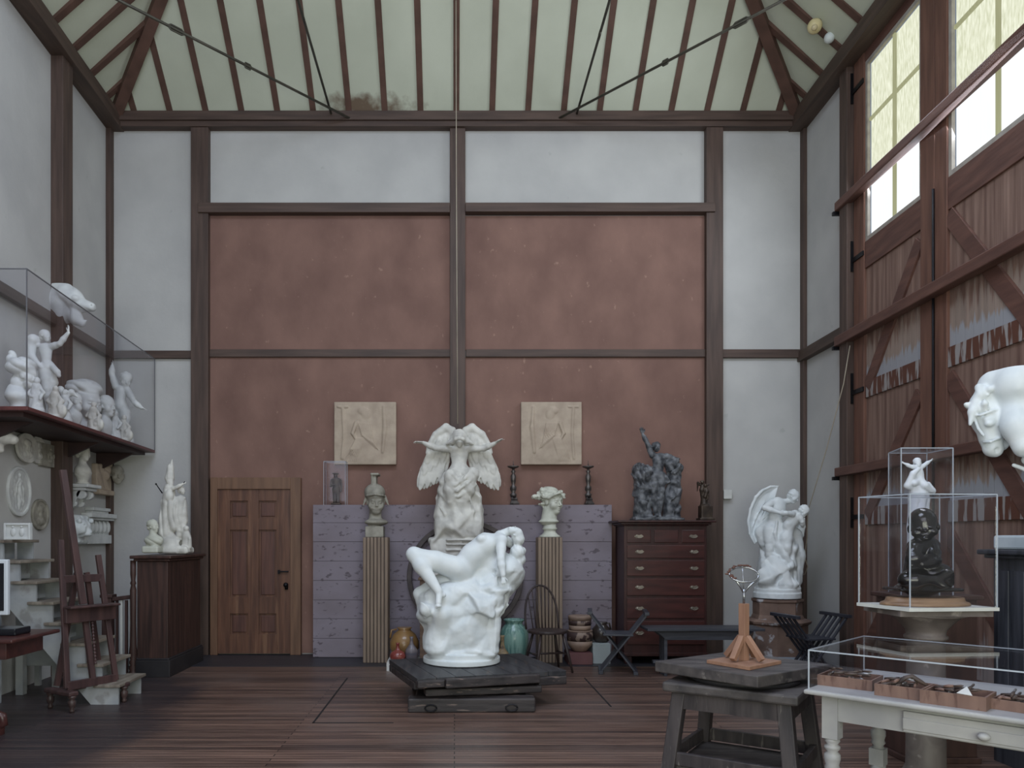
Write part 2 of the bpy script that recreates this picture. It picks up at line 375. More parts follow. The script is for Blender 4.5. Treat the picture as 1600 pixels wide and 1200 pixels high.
for sgn, W in ((1, WL), (-1, WR)):
    nn = Vector((sgn*SL, 0, -1)).normalized()
    for i in range(12):
        Y = 9.58-i*.468
        a = W(Y, 0, ZT)+Vector((0, 0, .02)); t = min(run, (10-Y)-.06)
        b = a+Vector((sgn*t, 0, SL*t)); off = nn*.055
        struct('rafter', rafter_m, MB().bar(a+off, b+off, .085, .11, up=nn), parent=ceil_o)
    a = (bl if sgn > 0 else br_); b = (tl if sgn > 0 else tr)
    off = Vector((sgn*.05, -.05, -.11))
    struct('hip_rafter', rafter_m, MB().bar(a+off, b+off, .13, .15), parent=ceil_o)
# posts, rails and plates
tn = [0]
def trim(m, mb, bevel=.006):
    tn[0] += 1; return struct('trim_%d' % tn[0], m, mb, bevel=bevel)
def bpost(x0, x1, py0=202, py1=1022, d=.07):
    a = at(x0, py1, 10); b = at(x1, py0, 10)
    trim(beam_v, MB().box((a.x, 10-d, max(0, a.z)), (b.x, 10.005, b.z)))
bpost(302, 329, d=.10); bpost(1100, 1126, d=.10); bpost(703, 727, d=.08)
bpost(163, 178, d=.10); bpost(1250, 1262, d=.10)
def brail(x0, x1, py0, py1, d=.05):
    a = at(x0, py1, 10); b = at(x1, py0, 10)
    trim(beam_h, MB().box((a.x, 10-d, a.z), (b.x, 10.005, b.z)))
brail(314, 703, 323, 338, .13); brail(727, 1113, 323, 337, .13)
brail(329, 704, 547, 559); brail(728, 1101, 547, 559); brail(176, 303, 549, 561); brail(1126, 1253, 547, 560)
brail(170, 1262, 183, 197, .16); brail(170, 1262, 196, 205, .125)
# side plates, girts, posts
def sbar(W, Y0, Y1, z, w, h, m, side):
    s = 1 if side == 'L' else -1
    a, b = W(Y0, w/2, z), W(Y1, w/2, z)
    trim(m, MB().bar(a, b, w, h))
sbar(WL, 10, YF, 6.89, .2, .18, beam_y, 'L'); sbar(WR, 10, YF, 6.89, .2, .18, beam_y, 'R')
sbar(WL, 10, YF, 3.9, .07, .11, beam_y, 'L'); sbar(WR, 10, 8.75, 3.87, .09, .13, beam_y, 'R')
def spost(W, Y, w=.17, d=.12, z1=6.9):
    p = W(Y, d/2, 0); trim(beam_v, MB().bar(p, p+Vector((0, 0, z1)), d, w, up=(0, 1, 0)))
spost(WL, 8.52, .22, .14); spost(WL, 6.2); spost(WL, 4.0)
spost(WR, 8.70, .17, .10); spost(WR, 5.3)
# ------------------------------------------------------------ six-panel door in the back wall
d1 = thing('door_1', None, None, at(399, 1020, 9.95)); d1['kind'] = 'structure'
del_z = 0
def fbox(px0, px1, py0, py1, Y0, Y1):
    a = at(px0, py1, 10); b = at(px1, py0, 10)
    return (a.x, Y0, max(a.z, 0.006)), (b.x, Y1, b.z)
m = MB()
for q in ((343,362,765,1020),(389.5,406.5,765,1020),(434,456,765,1020)): m.box(*fbox(*q, 9.925, 9.97))
for y0, y1 in ((765,783),(810,828),(932,958),(990,1020)):
    m.box(*fbox(362,389.5,y0,y1,9.926,9.97)); m.box(*fbox(406.5,434,y0,y1,9.926,9.97))
m.box(*fbox(343,456,765,1020,9.955,9.98)); m.box(*fbox(437,439,766,1020,9.915,9.93))
struct('door_leaf', door_wood, m, parent=d1, bevel=.003)
for x0, x1 in ((362,389.5),(406.5,434)):
    for y0, y1 in ((783,810),(828,932),(958,990)):
        a, b = fbox(x0+3, x1-3, y0+3, y1-3, 9.942, 9.96)
        struct('door_panel', door_panel_wood, MB().box(a, b), parent=d1, bevel=.008)
m = MB().box(*fbox(332,343,747,1022,9.90,10.0)).box(*fbox(456,472,747,1022,9.90,10.0)).box(*fbox(343,456,747,765,9.90,10.0))
struct('door_frame', frame_wood, m, parent=d1, bevel=.004)
k = at(446.5, 914, 9.88)
o = struct('door_knob', black_iron, MB().ball(k, .032).tube([k, k+Vector((0, .06, 0))], .012).lathe(k+Vector((0,.04,-.03)), [(.022,-.03),(.022,.03)], 12), parent=d1)
struct('door_latch', black_iron, MB().box(*fbox(437,453,891.5,893.5,9.89,9.92)).box(*fbox(437,440,890,896,9.885,9.92)), parent=d1)
# ------------------------------------------------------------ tall double doors with glazed tops in the right wall
def wy(px): return 4.175/((px-CX)/F-.0375)
def wpr(mb, Y0, Y1, z0, z1, o0, o1):
    a, b = WR(Y0, o0, z0), WR(Y1, o0, z0); c, d = WR(Y1, o1, z0), WR(Y0, o1, z0)
    return mb.prism([a, b, c, d], (0, 0, z1-z0))
rnd = random.Random(3)
def leaf(n, wn, Yf, Yn, sw, braces):
    t = thing('door_%d' % n, None, None, WR((Yf+Yn)/2, 0, 0)); t['kind'] = 'structure'
    m = MB(); y = Yf
    while y > Yn+.01:
        w = rnd.uniform(.105, .14); y2 = max(Yn, y-w); dd = rnd.uniform(0, .004)
        wpr(m, y-.002, y2+.002, .03, 4.5, -.03, -.003+dd); y = y2
    wpr(m, Yf, Yn, .02, 4.5, -.05, -.03); struct('board_panel', boards_m, m, parent=t)
    for a, b in ((Yf, Yf-sw), (Yn+sw, Yn)):
        struct('stile', stile_redbrown, wpr(MB(), a, b, .02, 6.84, -.03, .03), parent=t, bevel=.004)
    for z0, z1, mm in ((4.45, 4.74, rail_redbrown), (3.04, 3.22, stain_rail), (1.66, 1.85, stain_rail), (.03, .32, rail_redbrown), (6.70, 6.84, rail_redbrown)):
        struct('cross_rail', mm, wpr(MB(), Yf-sw, Yn+sw, z0, z1, -.03, .02), parent=t, bevel=.004)
    for (ya, za), (yb, zb) in braces:
        a, b = WR(ya, .005, za), WR(yb, .005, zb)
        struct('diagonal_brace', rail_redbrown, MB().bar(a, b, .045, .15, up=(-1, 0, 0)) if 0 else MB().bar(a, b, .15, .04, up=(-1, .0375, 0)), parent=t, bevel=.003)
    return t
L1 = leaf(2, 1, 8.59, 7.06, .225, [((7.32, 4.35), (8.32, 3.15)), ((7.32, 2.9), (8.32, 1.75)), ((7.32, 1.55), (8.32, .35))])
L2 = leaf(3, 2, 7.05, 5.45, .18, [((6.86, 4.40), (5.75, 3.06)), ((6.86, 2.96), (5.75, 1.6)), ((6.86, 1.55), (5.75, .3))])
for z in (4.62, 3.14, 1.75, 6.5):
    m = MB(); wpr(m, 8.68, 8.36, z-.025, z+.025, .03, .045); wpr(m, 8.64, 8.60, z-.12, z+.22, .03, .055)
    struct('strap_hinge', black_iron, m, parent=L1)
struct('door_bolt', black_iron, MB().tube([WR(7.05, .045, 4.72), WR(7.05, .045, 3.0), WR(7.05, .045, 1.0)], .011, 6), parent=L1)
putty = mat('grey_putty_frame', (142, 136, 128), (166, 160, 150), .8, ns=8, bump=.2)
def glazing(n, Yf, Yn):
    t = thing('window_%d' % n, None, None, WR((Yf+Yn)/2, 0, 4.74)); t['kind'] = 'structure'
    z0, z1 = 4.74, 6.70; ym = (Yf+Yn)/2; f = .045
    m = MB(); wpr(m, Yf, Yn, z0, z0+f, -.02, .012); wpr(m, Yf, Yn, z1-f, z1, -.02, .012)
    wpr(m, Yf, Yf-f, z0+f, z1-f, -.02, .012); wpr(m, Yn+f, Yn, z0+f, z1-f, -.02, .012)
    struct('window_frame', putty, m, parent=t)
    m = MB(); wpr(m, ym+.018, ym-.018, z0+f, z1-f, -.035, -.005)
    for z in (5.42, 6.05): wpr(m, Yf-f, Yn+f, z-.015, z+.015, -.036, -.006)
    struct('muntin', pane_mat('glowing_muntin', (156, 157, 122), (172, 173, 138), .8), m, parent=t)  # muntins emit, imitating daylight through a sheet over them
    for ya, yb in ((Yf-f, ym+.018), (ym-.018, Yn+f)):
        for za, zb, mm in ((z0+f, 5.405, pane_clear), (5.435, 6.035, pane_frost), (6.065, z1-f, pane_frost)):
            struct('pane', mm, wpr(MB(), ya, yb, za, zb, -.04, -.03), parent=t)
glazing(1, 8.365, 7.285); glazing(2, 6.87, 5.63)
def bar_across(z, w=.1, h=.1):
    a, b = WR(8.84, .085, z), WR(5.3, .085, z)
    t = trim(rail_redbrown, MB().bar(a, b, w, h), bevel=.01)
    m = MB()
    wpr(m, 8.87, 8.80, z-.09, z+.12, .0, .02); wpr(m, 8.87, 8.83, z-.09, z-.05, .02, .15)
    struct('iron_bracket', black_iron, m, parent=t)
bar_across(5.32); bar_across(3.77, .11, .11); bar_across(2.27, .1, .1)

# ------------------------------------------------------------ board screen and fluted pedestals by the back wall
lav = mat('lavender_grey_paint', (116, 106, 112), (136, 128, 138), .7, scale=(.8, 1, 1.4), ns=1.6, detail=10, lo=.3, hi=.7, bump=.12, bs=18,
          speck=((74, 64, 70), 14, .60, .7))
t = thing('board_screen', 'long low screen of lavender-grey painted horizontal boards along the terracotta wall', 'screen', (0.1, 9.8, 0))
seam = [1027, 997.5, 967, 937.5, 907, 877, 846.5, 817, 788.5]
m = MB(); x0, x1 = at(489, 0, 9.7).x, at(956, 0, 9.7).x
for i in range(8):
    za = max(0.006, EYE-(seam[i]-HY)*9.7/F+.002); zb = EYE-(seam[i+1]-HY)*9.7/F-.002
    m.box((x0, 9.70+.004*(i % 2), za), (x1, 9.72, zb))
one('front_boards', lav, m, parent=t, bevel=.003)
one('frame', lav, MB().box((x0+.005, 9.722, .006), (x1-.005, 9.90, 1.932)), parent=t)
reed_m = mat('ochre_fluted_wood', (122, 106, 92), (140, 122, 106), .6, scale=(4, 4, .6), ns=4, bump=.1)
gap_m = mat('umber_groove', (76, 66, 58), (86, 74, 66), .7)
def pedestal(px0, px1, Y, label):
    x0, x1 = at(px0, 0, Y).x, at(px1, 0, Y).x; w = x1-x0; top = 1.525
    t = thing('fluted_pedestal', label, 'pedestal', ((x0+x1)/2, Y+w/2, 0.006), group=None)
    one('core', gap_m, MB().box((x0+.008, Y+.012, .006), (x1-.008, Y+w-.012, top)), parent=t)
    m = MB(); n = 7
    for i in range(n):
        cx = x0+w*(i+.5)/n; r = w/n*.36
        m.box((cx-r, Y, .006), (cx+r, Y+.02, top-.002))
        cy = Y+w*(i+.5)/n
        for xx in (x0, x1-.02): m.box((xx, cy-r, .006), (xx+.02, cy+r, top-.002))
    one('reeding', reed_m, m, parent=t, bevel=.006)
    return t
PL = pedestal(567, 606, 9.28, 'tall ochre fluted pedestal carrying the helmeted plaster head')
PR = pedestal(841, 879, 9.28, 'tall ochre fluted pedestal behind the hoop-back chair')
# big hoop leaning on the screen
hoop_m = mat('grey_iron_hoop', (66, 60, 60), (88, 80, 78), .6, .2, ns=8, bump=.1)
c = at(727, 901, 9.6); m = MB(); pts = []
nn = 72; vs = []; Rr = .70
for i in range(nn):
    a = 2*math.pi*i/nn
    for r, y in ((Rr-.03, 9.61), (Rr+.03, 9.61), (Rr+.03, 9.685), (Rr-.03, 9.685)): vs.append((c.x+r*math.cos(a), y, c.z+r*math.sin(a)*.97))
fs = []
for i in range(nn):
    j = (i+1) % nn
    for k in range(4): fs.append((i*4+k, j*4+k, j*4+(k+1) % 4, i*4+(k+1) % 4))
m.add(vs, fs); one('iron_hoop', hoop_m, m, 'large dark iron hoop hung on the screen behind the winged plaster figure', 'hoop', bevel=.006)
# ------------------------------------------------------------ crate, pots
crate_m = mat('crate_brown', (92, 74, 62), (112, 90, 74), .7, ns=4, bump=.1, scale=(1, 1, 6))
m = MB(); x0, x1 = at(656, 0, 8.85).x, at(774, 0, 8.85).x
m.box((x0, 8.85, .006), (x1, 9.38, 1.03)).box((x0-.02, 8.83, 1.03), (x1+.02, 9.40, 1.055)); 
one('wooden_crate', crate_m, m, 'brown wooden plinth box under the winged plaster figure', 'plinth', bevel=.004)
def lathe_thing(name, m, c, prof, label, cat, n=32, parts=None):
    t = thing(name, label, cat, c)
    one('body', m, MB().lathe(c, prof, n), parent=t)
    for pn, pm, mb in (parts or []): one(pn, pm, mb, parent=t)
    return t
wblock = MB().box((at(604, 0, 8.75).x, 8.75, 0), (at(655, 0, 8.75).x, 9.25, .098))
one('white_block', white_paint, wblock, 'low white board under the ochre gourd pot and bottles', 'board')
och = mat('ochre_glaze', (146, 112, 68), (122, 94, 62), .35, ns=3, speck=((96, 80, 60), 3, .6, .6), coat=.3)
c = at(632, 0, 9.08); c.z = .099
lathe_thing('gourd_pot', och, c, [(.07,0),(.13,.03),(.172,.12),(.17,.2),(.13,.28),(.08,.32),(.07,.335),(.09,.36),(.075,.362)], 'squat ochre glazed pot behind the two small bottles', 'pot',
    parts=[('handle', och, MB().tube([c+Vector((-.09,-.02,.34)), c+Vector((-.15,-.03,.33)), c+Vector((-.165,-.04,.24))], .012, 8))])
redg = mat('red_glaze', (118, 52, 48), (146, 74, 64), .3, ns=8, coat=.5, speck=((168, 120, 100), 14, .6, .6))
c = at(621.5, 0, 8.82); c.z = .099
lathe_thing('bottle_vase', redg, c, [(.05,0),(.085,.03),(.094,.065),(.075,.105),(.03,.13),(.018,.16),(.018,.2),(.026,.212),(.015,.213)], 'small red glazed bottle vase at the left of the platform', 'vase')
greyg = mat('grey_blue_glaze', (88, 86, 96), (122, 112, 112), .4, scale=(1, 1, 8), ns=2, coat=.2)
c = at(643, 0, 8.84); c.z = .099
lathe_thing('bottle_vase', greyg, c, [(.05,0),(.07,.03),(.074,.1),(.07,.13),(.045,.165),(.022,.2),(.017,.25),(.024,.28),(.014,.281)], 'small grey-blue banded bottle vase beside the red one', 'vase')
green = mat('green_drip_glaze', (84, 122, 116), (128, 160, 150), .35, scale=(16, 16, .7), ns=2.2, coat=.3, lo=.4, hi=.6)
c = at(803, 0, 9.08); c.z = .006
lathe_thing('glazed_jar', green, c, [(.11,0),(.13,.02),(.155,.12),(.172,.28),(.17,.38),(.14,.45),(.105,.49),(.1,.51),(.122,.535),(.125,.55),(.1,.551),(.09,.50)], 'large green drip-glazed jar beside the white rock sculpture', 'jar')
c = at(785, 0, 8.55); c.z = 0
lathe_thing('bottle_vase', mat('mottled_tan', (110, 92, 70), (148, 130, 100), .5, ns=14, speck=((60, 46, 38), 16, .55, .8)), c, [(.05,0),(.09,.05),(.1,.14),(.08,.22),(.03,.29),(.02,.34),(.02,.41),(.03,.43),(.018,.432)], 'mottled tan long-necked bottle in front of the green jar', 'vase')
boxred = mat('dull_red_box', (92, 58, 60), (104, 68, 68), .6)
one('red_box', boxred, MB().box((at(888,0,9.15).x, 9.15, .006), (at(926,0,9.15).x, 9.5, .142)), 'dull red box under the decorated clay pots', 'box', bevel=.004)
clay = mat('painted_clay', (126, 106, 94), (150, 128, 112), .6, ns=5)
clay_dark = mat('clay_band_dark', (128, 110, 98), (62, 46, 44), .6, scale=(1, 1, .8), ns=14, detail=3, lo=.48, hi=.52)
c = at(906, 0, 9.33); c.z = .143
t = thing('decorated_bowl', 'round clay bowl with dark scroll band, lower of the two stacked pots', 'pot', c)
one('body', clay, MB().lathe(c, [(.07,0),(.09,.01),(.14,.07),(.155,.13)], 32), parent=t)
one('scroll_band', clay_dark, MB().lathe(c, [(.156,.13),(.158,.2),(.148,.24)], 32), parent=t); one('rim', clay, MB().lathe(c, [(.148,.24),(.152,.255),(.13,.256)], 32), parent=t)
c2 = c+Vector((0, 0, .257))
t = thing('decorated_pot', 'straight-sided clay pot with dark geometric band stacked on the bowl', 'pot', c2)
one('body', clay, MB().lathe(c2, [(.11,0),(.13,.01),(.134,.06)], 32), parent=t)
one('geometric_band', clay_dark, MB().lathe(c2, [(.135,.06),(.138,.12)], 32), parent=t); one('rim', clay, MB().lathe(c2, [(.138,.12),(.143,.16),(.14,.175),(.11,.176)], 32), parent=t)
one('white_box', mat('grey_white_box', (150, 158, 160), (160, 168, 168), .6), MB().box((at(926.5,0,9.22).x, 9.22, .006), (at(954,0,9.22).x, 9.6, .245)), 'pale grey box under the dark jug behind the folding chair', 'box', bevel=.003)
darkg = mat('dark_brown_glaze', (44, 38, 36), (66, 56, 50), .3, coat=.4)
c = at(939.5, 0, 9.38); c.z = .246
lathe_thing('dark_jug', darkg, c, [(.07,0),(.1,.03),(.118,.1),(.11,.16),(.07,.205),(.06,.225),(.075,.245),(.06,.246)], 'dark brown glazed jug standing on the pale box', 'jug',
    parts=[('handle', darkg, MB().tube([c+Vector((.05,0,.23)), c+Vector((.1,0,.225)), c+Vector((.115,0,.15))], .011, 8))])
# ------------------------------------------------------------ windsor chair
bw = mat('black_brown_chair', (46, 38, 38), (62, 50, 48), .45, ns=6)
def windsor(loc, rz):
    t = thing('windsor_chair', 'dark hoop-back wooden chair in front of the right fluted pedestal', 'chair', loc)
    M = rotm(loc, rz)
    P = lambda x, y, z: M @ Vector((x, y, z))
    m = MB(); n = 24; prof = []
    for i in range(n):
        a = 2*math.pi*i/n; x = .23*math.cos(a)*(1+.06*math.sin(a)); y = -.0+.21*math.sin(a); prof.append((x, y))
    m.prism([P(x, y, .435) for x, y in prof], (0, 0, .035)); one('seat', bw, m, parent=t, bevel=.01)
    for sx, sy in ((-1,-1),(1,-1),(1,1),(-1,1)):
        one('leg', bw, MB().tube([P(sx*.13, sy*.12, .435), P(sx*.17, sy*.165, .24), P(sx*.215, sy*.21, .006)], [.013,.02,.012], 8), parent=t)
    one('stretcher', bw, MB().tube([P(-.18,-.175,.2), P(-.18,.175,.2)], .01, 6).tube([P(.18,-.175,.2), P(.18,.175,.2)], .01, 6).tube([P(-.18,0,.2), P(.18,0,.2)], .012, 6), parent=t)
    hp = []
    for i in range(25):
        a = math.pi*i/24; hp.append(P(-.2*math.cos(a)*(1.0+.12*math.sin(a)), .17+.10*math.sin(a)**.7, .46+.50*math.sin(a)**.8))
    one('hoop_back', bw, MB().tube(hp, .012, 8), parent=t)
    m = MB()
    for i in range(7):
        x = (i-3)*.048; zt = .46+.50*(max(0, 1-(x/.225)**2))**.4
        m.tube([P(x*.8, .17, .46), P(x*1.05, .255, zt)], .0065, 6)
    one('spindles', bw, m, parent=t)
windsor((at(856,0,8.75).x, 8.75, 0), R(14))
# ------------------------------------------------------------ folding scissor chairs
fc = mat('slate_black_paint', (42, 44, 52), (60, 62, 70), .4, ns=5)
def scissor(loc, rz, label):
    t = thing('folding_chair', label, 'chair', loc)
    M = rotm(loc, rz); P = lambda x, y, z: M @ Vector((x, y, z))
    w = .2
    for nm, a, b, off in (('slatted_frame', (-.19, .0), (.31, .66), 0), ('slatted_frame', (.19, .0), (-.31, .66), .03)):
        m = MB(); n = 5
        for i in range(n):
            y = -w+2*w*(i+.5)/n+off-.015
            m.bar(P(a[0], y, a[1]+.02), P(b[0], y, b[1]), .03, .02, up=M.to_3x3() @ Vector((0, 0, 1)))
        for q in (a, b):
            m.bar(P(q[0], -w-.03, q[1]+.018), P(q[0], w+.03, q[1]+.018), .05, .034)
        one(nm, fc, m, parent=t, bevel=.003)
    m = MB()
    for i in range(5):
        y = -w+2*w*(i+.5)/5
        m.box((-.165, y-.036, .425), (.165, y+.03, .445), M)
    one('seat', fc, m, parent=t, bevel=.003)
scissor((at(965,0,8.72).x, 8.72, 0), R(-10), 'slatted black folding chair in front of the tall chest of drawers')
scissor((at(1266,0,8.35).x, 8.35, 0), R(12), 'slatted black folding chair beside the right-hand winged statue group')
# ------------------------------------------------------------ dark bench
bm_ = mat('dark_slate_bench', (50, 52, 58), (74, 76, 82), .45, scale=(.5, 5, 5), ns=4, speck=((126, 122, 120), 9, .66, .5))
a = at(1012, 0, 8.35).x; b = at(1196, 0, 8.35).x; t = thing('trestle_bench', 'long low black-painted bench in front of the chest of drawers', 'bench', ((a+b)/2, 8.52, 0))
one('bench_top', bm_, MB().box((a, 8.35, .50), (b, 8.70, .53)), parent=t, bevel=.006)
one('apron', bm_, MB().prism([(a+.1,8.40,.5),(a+.22,8.40,.40),(b-.22,8.40,.40),(b-.1,8.40,.5)], (0,.025,0)).prism([(a+.1,8.63,.5),(a+.22,8.63,.40),(b-.22,8.63,.40),(b-.1,8.63,.5)], (0,.025,0)), parent=t)
for x in (a+.2, b-.24):
    one('leg', bm_, MB().box((x, 8.42, 0), (x+.035, 8.63, .5)), parent=t, bevel=.004)
one('stretcher', bm_, MB().box((a+.1, 8.50, .13), (b-.1, 8.56, .16)), parent=t)
# ------------------------------------------------------------ tall chest of drawers
maho = mat('dark_mahogany', (54, 29, 28), (73, 39, 36), .35, scale=(.8, 1, 6), ns=3, coat=.15)
maho2 = mat('mahogany_carcass', (44, 23, 23), (60, 32, 30), .4, scale=(6, 1, .8), ns=3)
brass = mat('brass_pull', (134, 126, 116), (160, 152, 140), .35, .8)
Yc = 9.2
x0, x1 = at(975, 0, Yc).x, at(1104, 0, Yc).x
t = thing('chest_of_drawers', 'tall dark mahogany chest of drawers with brass pulls in front of the terracotta wall', 'chest of drawers', ((x0+x1)/2, 9.52, 0.006))
one('carcass', maho2, MB().box((x0, Yc, .12), (x1, 9.69, 1.66)), parent=t, bevel=.004)
m = MB(); zc = EYE-(813-HY)*Yc/F
for i, (o_, z0, z1) in enumerate(((.02, 1.66, 1.675), (.045, 1.675, 1.70), (.09, 1.70, zc))): m.box((x0-o_, Yc-o_, z0), (x1+o_, 9.69, z1))
one('cornice', maho2, m, parent=t, bevel=.006)
m = MB().box((x0-.015, Yc-.015, .10), (x1+.015, 9.69, .14))
one('base_moulding', maho2, m, parent=t, bevel=.004)
for fx in (x0+.01, x1-.10):
    for fy in (Yc+.01, 9.59):
        one('foot', maho2, MB().box((fx, fy, .006), (fx+.09, fy+.09, .10)), parent=t, bevel=.01)
def pull(cx, cz, Y, parent):
    m = MB(); 
    m.lathe((cx-.03, Y-.006, cz), [(.012,-.01),(.012,.01)], 8); 
    pts = [Vector((cx+.035*math.cos(a), Y-.018, cz-.02*math.sin(a))) for a in [math.pi*i/8 for i in range(9)]]
    m.tube(pts, .0045, 6)
    m.prism([(cx-.055,Y-.004,cz),(cx-.03,Y-.004,cz-.022),(cx,Y-.004,cz-.012),(cx+.03,Y-.004,cz-.022),(cx+.055,Y-.004,cz),(cx+.03,Y-.004,cz+.022),(cx,Y-.004,cz+.014),(cx-.03,Y-.004,cz+.022)], (0, .004, 0))
    one('brass_pull', brass, m, parent=parent)
rows = [(828, 848), (852, 872), (875.5, 900), (904, 930.5), (934.5, 966), (970, 1007)]
for i, (ya, yb) in enumerate(rows):
    cols = [(979.5, 1019), (1022, 1062), (1065, 1103)] if i == 0 else [(979.5, 1103)]
    for j, (xa, xb) in enumerate(cols):
        a = at(xa, yb, Yc); b = at(xb, ya, Yc)
        d = one('drawer', maho, MB().box((a.x, Yc-.014, a.z), (b.x-.02, Yc+.01, b.z)), parent=t, bevel=.006)
        if i == 0:
            if j != 1: pull((a.x+b.x)/2-.01, (a.z+b.z)/2, Yc-.016, d)
        else:
            for pxx in (999, 1084): pull(at(pxx, 0, Yc).x, (a.z+b.z)/2, Yc-.016, d)
# ------------------------------------------------------------ small sensor box on the back wall
a = at(1128, 780, 10); b = at(1141, 766, 10)
one('wall_sensor', white_paint, MB().box((a.x, 9.93, a.z), (b.x, 10.0, b.z)), 'small white sensor box on the wall right of the terracotta panel', 'sensor', bevel=.006)
# ------------------------------------------------------------ octagonal pedestal (right group)
ped = mat('brown_weathered_pedestal', (96, 78, 70), (124, 102, 90), .75, ns=5, bump=.15, speck=((186, 186, 190), 7, .60, .8))
pedw = mat('pale_blue_white_base', (140, 152, 168), (168, 176, 186), .7, ns=5)
c = Vector((at(1214.5, 0, 9.0).x, 9.0, .006)); t = thing('octagonal_pedestal', 'stepped eight-sided brown pedestal with peeling paint, under the right-hand winged group', 'pedestal', c)
def oct_(prof): return MB().lathe(c, prof, 8, rot=R(22.5), smooth=False)
one('lower_drum', ped, oct_([(.33,.16),(.33,.50),(.36,.52),(.37,.545),(.33,.57)]), parent=t)
one('upper_drum', ped, oct_([(.29,.57),(.28,.60),(.27,.62),(.27,.76),(.285,.775),(.285,.80),(.2,.802)]), parent=t)
one('plinth_base', pedw, oct_([(.345,0),(.345,.16)]), parent=t)
# ------------------------------------------------------------ central platform (turntable truck)
plat_m = mat('black_oily_planks', (44, 44, 48), (66, 66, 68), .5, scale=(5, .7, 5), ns=3, bump=.2, speck=((86, 72, 64), 5, .6, .5))
plat_e = mat('worn_dark_timber', (42, 39, 41), (66, 60, 60), .55, scale=(.7, 5, 5), ns=3, bump=.3, speck=((128, 112, 104), 7, .6, .6))
pc = Vector((.185, 7.28, 0)); ang = R(17.5)
t = thing('modelling_platform', 'low dark plank platform on heavy timbers under the white reclining figure', 'platform', pc)
M = rotm(pc, ang)
m = MB(); W2, D2 = .70, .545
nb = 8
for i in range(nb):
    xa = -W2+2*W2*i/nb; m.box((xa+.002, -D2, .27), (xa+2*W2/nb-.002, D2, .315), M)
one('deck_planks', plat_m, m, parent=t, bevel=.003)
m = MB().box((-W2, -D2-.03, .235), (-.46, -D2+.06, .298), M).box((-.455, -D2-.055, .225), (.42, -D2+.05, .305), M).box((.425, -D2-.012, .19), (W2, -D2+.05, .268), M)
m.box((-W2, D2-.07, .2), (W2, D2, .268), M).box((-W2, -D2+.1, .2), (-W2+.1, D2-.1, .268), M).box((W2-.12, -D2+.1, .2), (W2, D2-.1, .268), M)
one('edge_timber', plat_e, m, parent=t, bevel=.01)
M2 = rotm(pc+Vector((.02, -.02, 0)), R(10))
m = MB().box((-.55, -.50, .135), (.50, -.36, .198), M2).box((-.55, .30, .135), (.50, .44, .198), M2)
one('middle_timber', plat_e, m, parent=t, bevel=.012)
one('turning_plate', black_iron, MB().lathe(pc+Vector((0,0,.1)), [(.36,0),(.36,.09)], 32), parent=t)
M3 = rotm(pc+Vector((-.04, -.0, 0)), R(1))
m = MB().box((-.56, -.62, 0), (.55, -.46, .125), M3).box((-.56, .36, 0), (.55, .52, .125), M3).box((-.5, -.46, .02), (-.36, .36, .11), M3).box((.36, -.46, .02), (.5, .36, .11), M3)
one('sled_timber', plat_e, m, parent=t, bevel=.014)
for x in (-.36, .34):
    pts = [M3 @ Vector((x+.05*math.cos(a), -.635, .045+.028*math.sin(a))) for a in [2*math.pi*i/16 for i in range(17)]]
    one('ring_pull', black_iron, MB().tube(pts, .007, 6), parent=t)
one('caster', black_iron, MB().tube([M3 @ Vector((.06, -.5, .15)), M3 @ Vector((.06, -.46, .15))], .024, 12), parent=t)
# ------------------------------------------------------------ corner cabinet at left
cabm = mat('dark_stained_cabinet', (46, 32, 29), (72, 50, 44), .5, scale=(7, 7, .5), ns=3, bump=.1, speck=((104, 84, 78), 2.6, .66, .4))
Yc = 8.37; x0, x1, z1 = -3.46, -3.125, 1.26
t = thing('corner_cabinet', 'dark stained tall cabinet at the foot of the back-left corner holding plaster casts', 'cabinet', ((x0+x1)/2, 8.9, 0))
one('body', cabm, MB().box((x0, Yc, .2), (x1, 9.45, z1)), parent=t, bevel=.006)
one('plinth', mat('blackened_plinth', (34, 32, 34), (44, 42, 44), .5), MB().box((x0-.01, Yc-.02, 0), (x1+.03, 9.47, .185)).box((x0-.005, Yc-.012, .185), (x1+.02, 9.46, .205)), parent=t, bevel=.006)
one('cornice', cabm, MB().box((x0-.03, Yc-.03, z1), (x1+.03, 9.48, z1+.03)).box((x0-.06, Yc-.06, z1+.03), (x1+.055, 9.50, z1+.065)), parent=t, bevel=.01)
c = Vector((x0-.045, Yc+.01, 0))
one('turned_column', cabm, MB().lathe(c, [(.05,0),(.05,.05),(.035,.07),(.05,.1),(.03,.13),(.045,.16),(.03,.19),(.045,.25),(.035,.34),(.03,.6),(.034,.95),(.022,1.0),(.032,1.02),(.022,1.05),(.03,1.12),(.03,1.27)], 16), parent=t)
# ------------------------------------------------------------ newel post with balustrade
nw = mat('newel_brown', (58, 42, 40), (78, 58, 54), .5, scale=(6, 6, .6), ns=3)
t = thing('stair_balustrade', 'short brown balustrade with thin white-edged balusters between stair and cabinet', 'railing', (-3.72, 8.5, 0))
m = MB().box((-3.87, 8.42, 0), (-3.765, 8.52, .86)).box((-3.885, 8.405, .86), (-3.75, 8.535, .895))
one('newel_post', nw, m, parent=t, bevel=.006)
one('handrail', nw, MB().bar((-3.77, 8.47, .84), (-3.54, 8.47, .87), .06, .045), parent=t, bevel=.01)
for i in range(4):
    x = -3.735+i*.052
    one('baluster', nw if i % 2 == 0 else white_paint, MB().box((x, 8.46, .0), (x+.026, 8.485, .83)), parent=t)
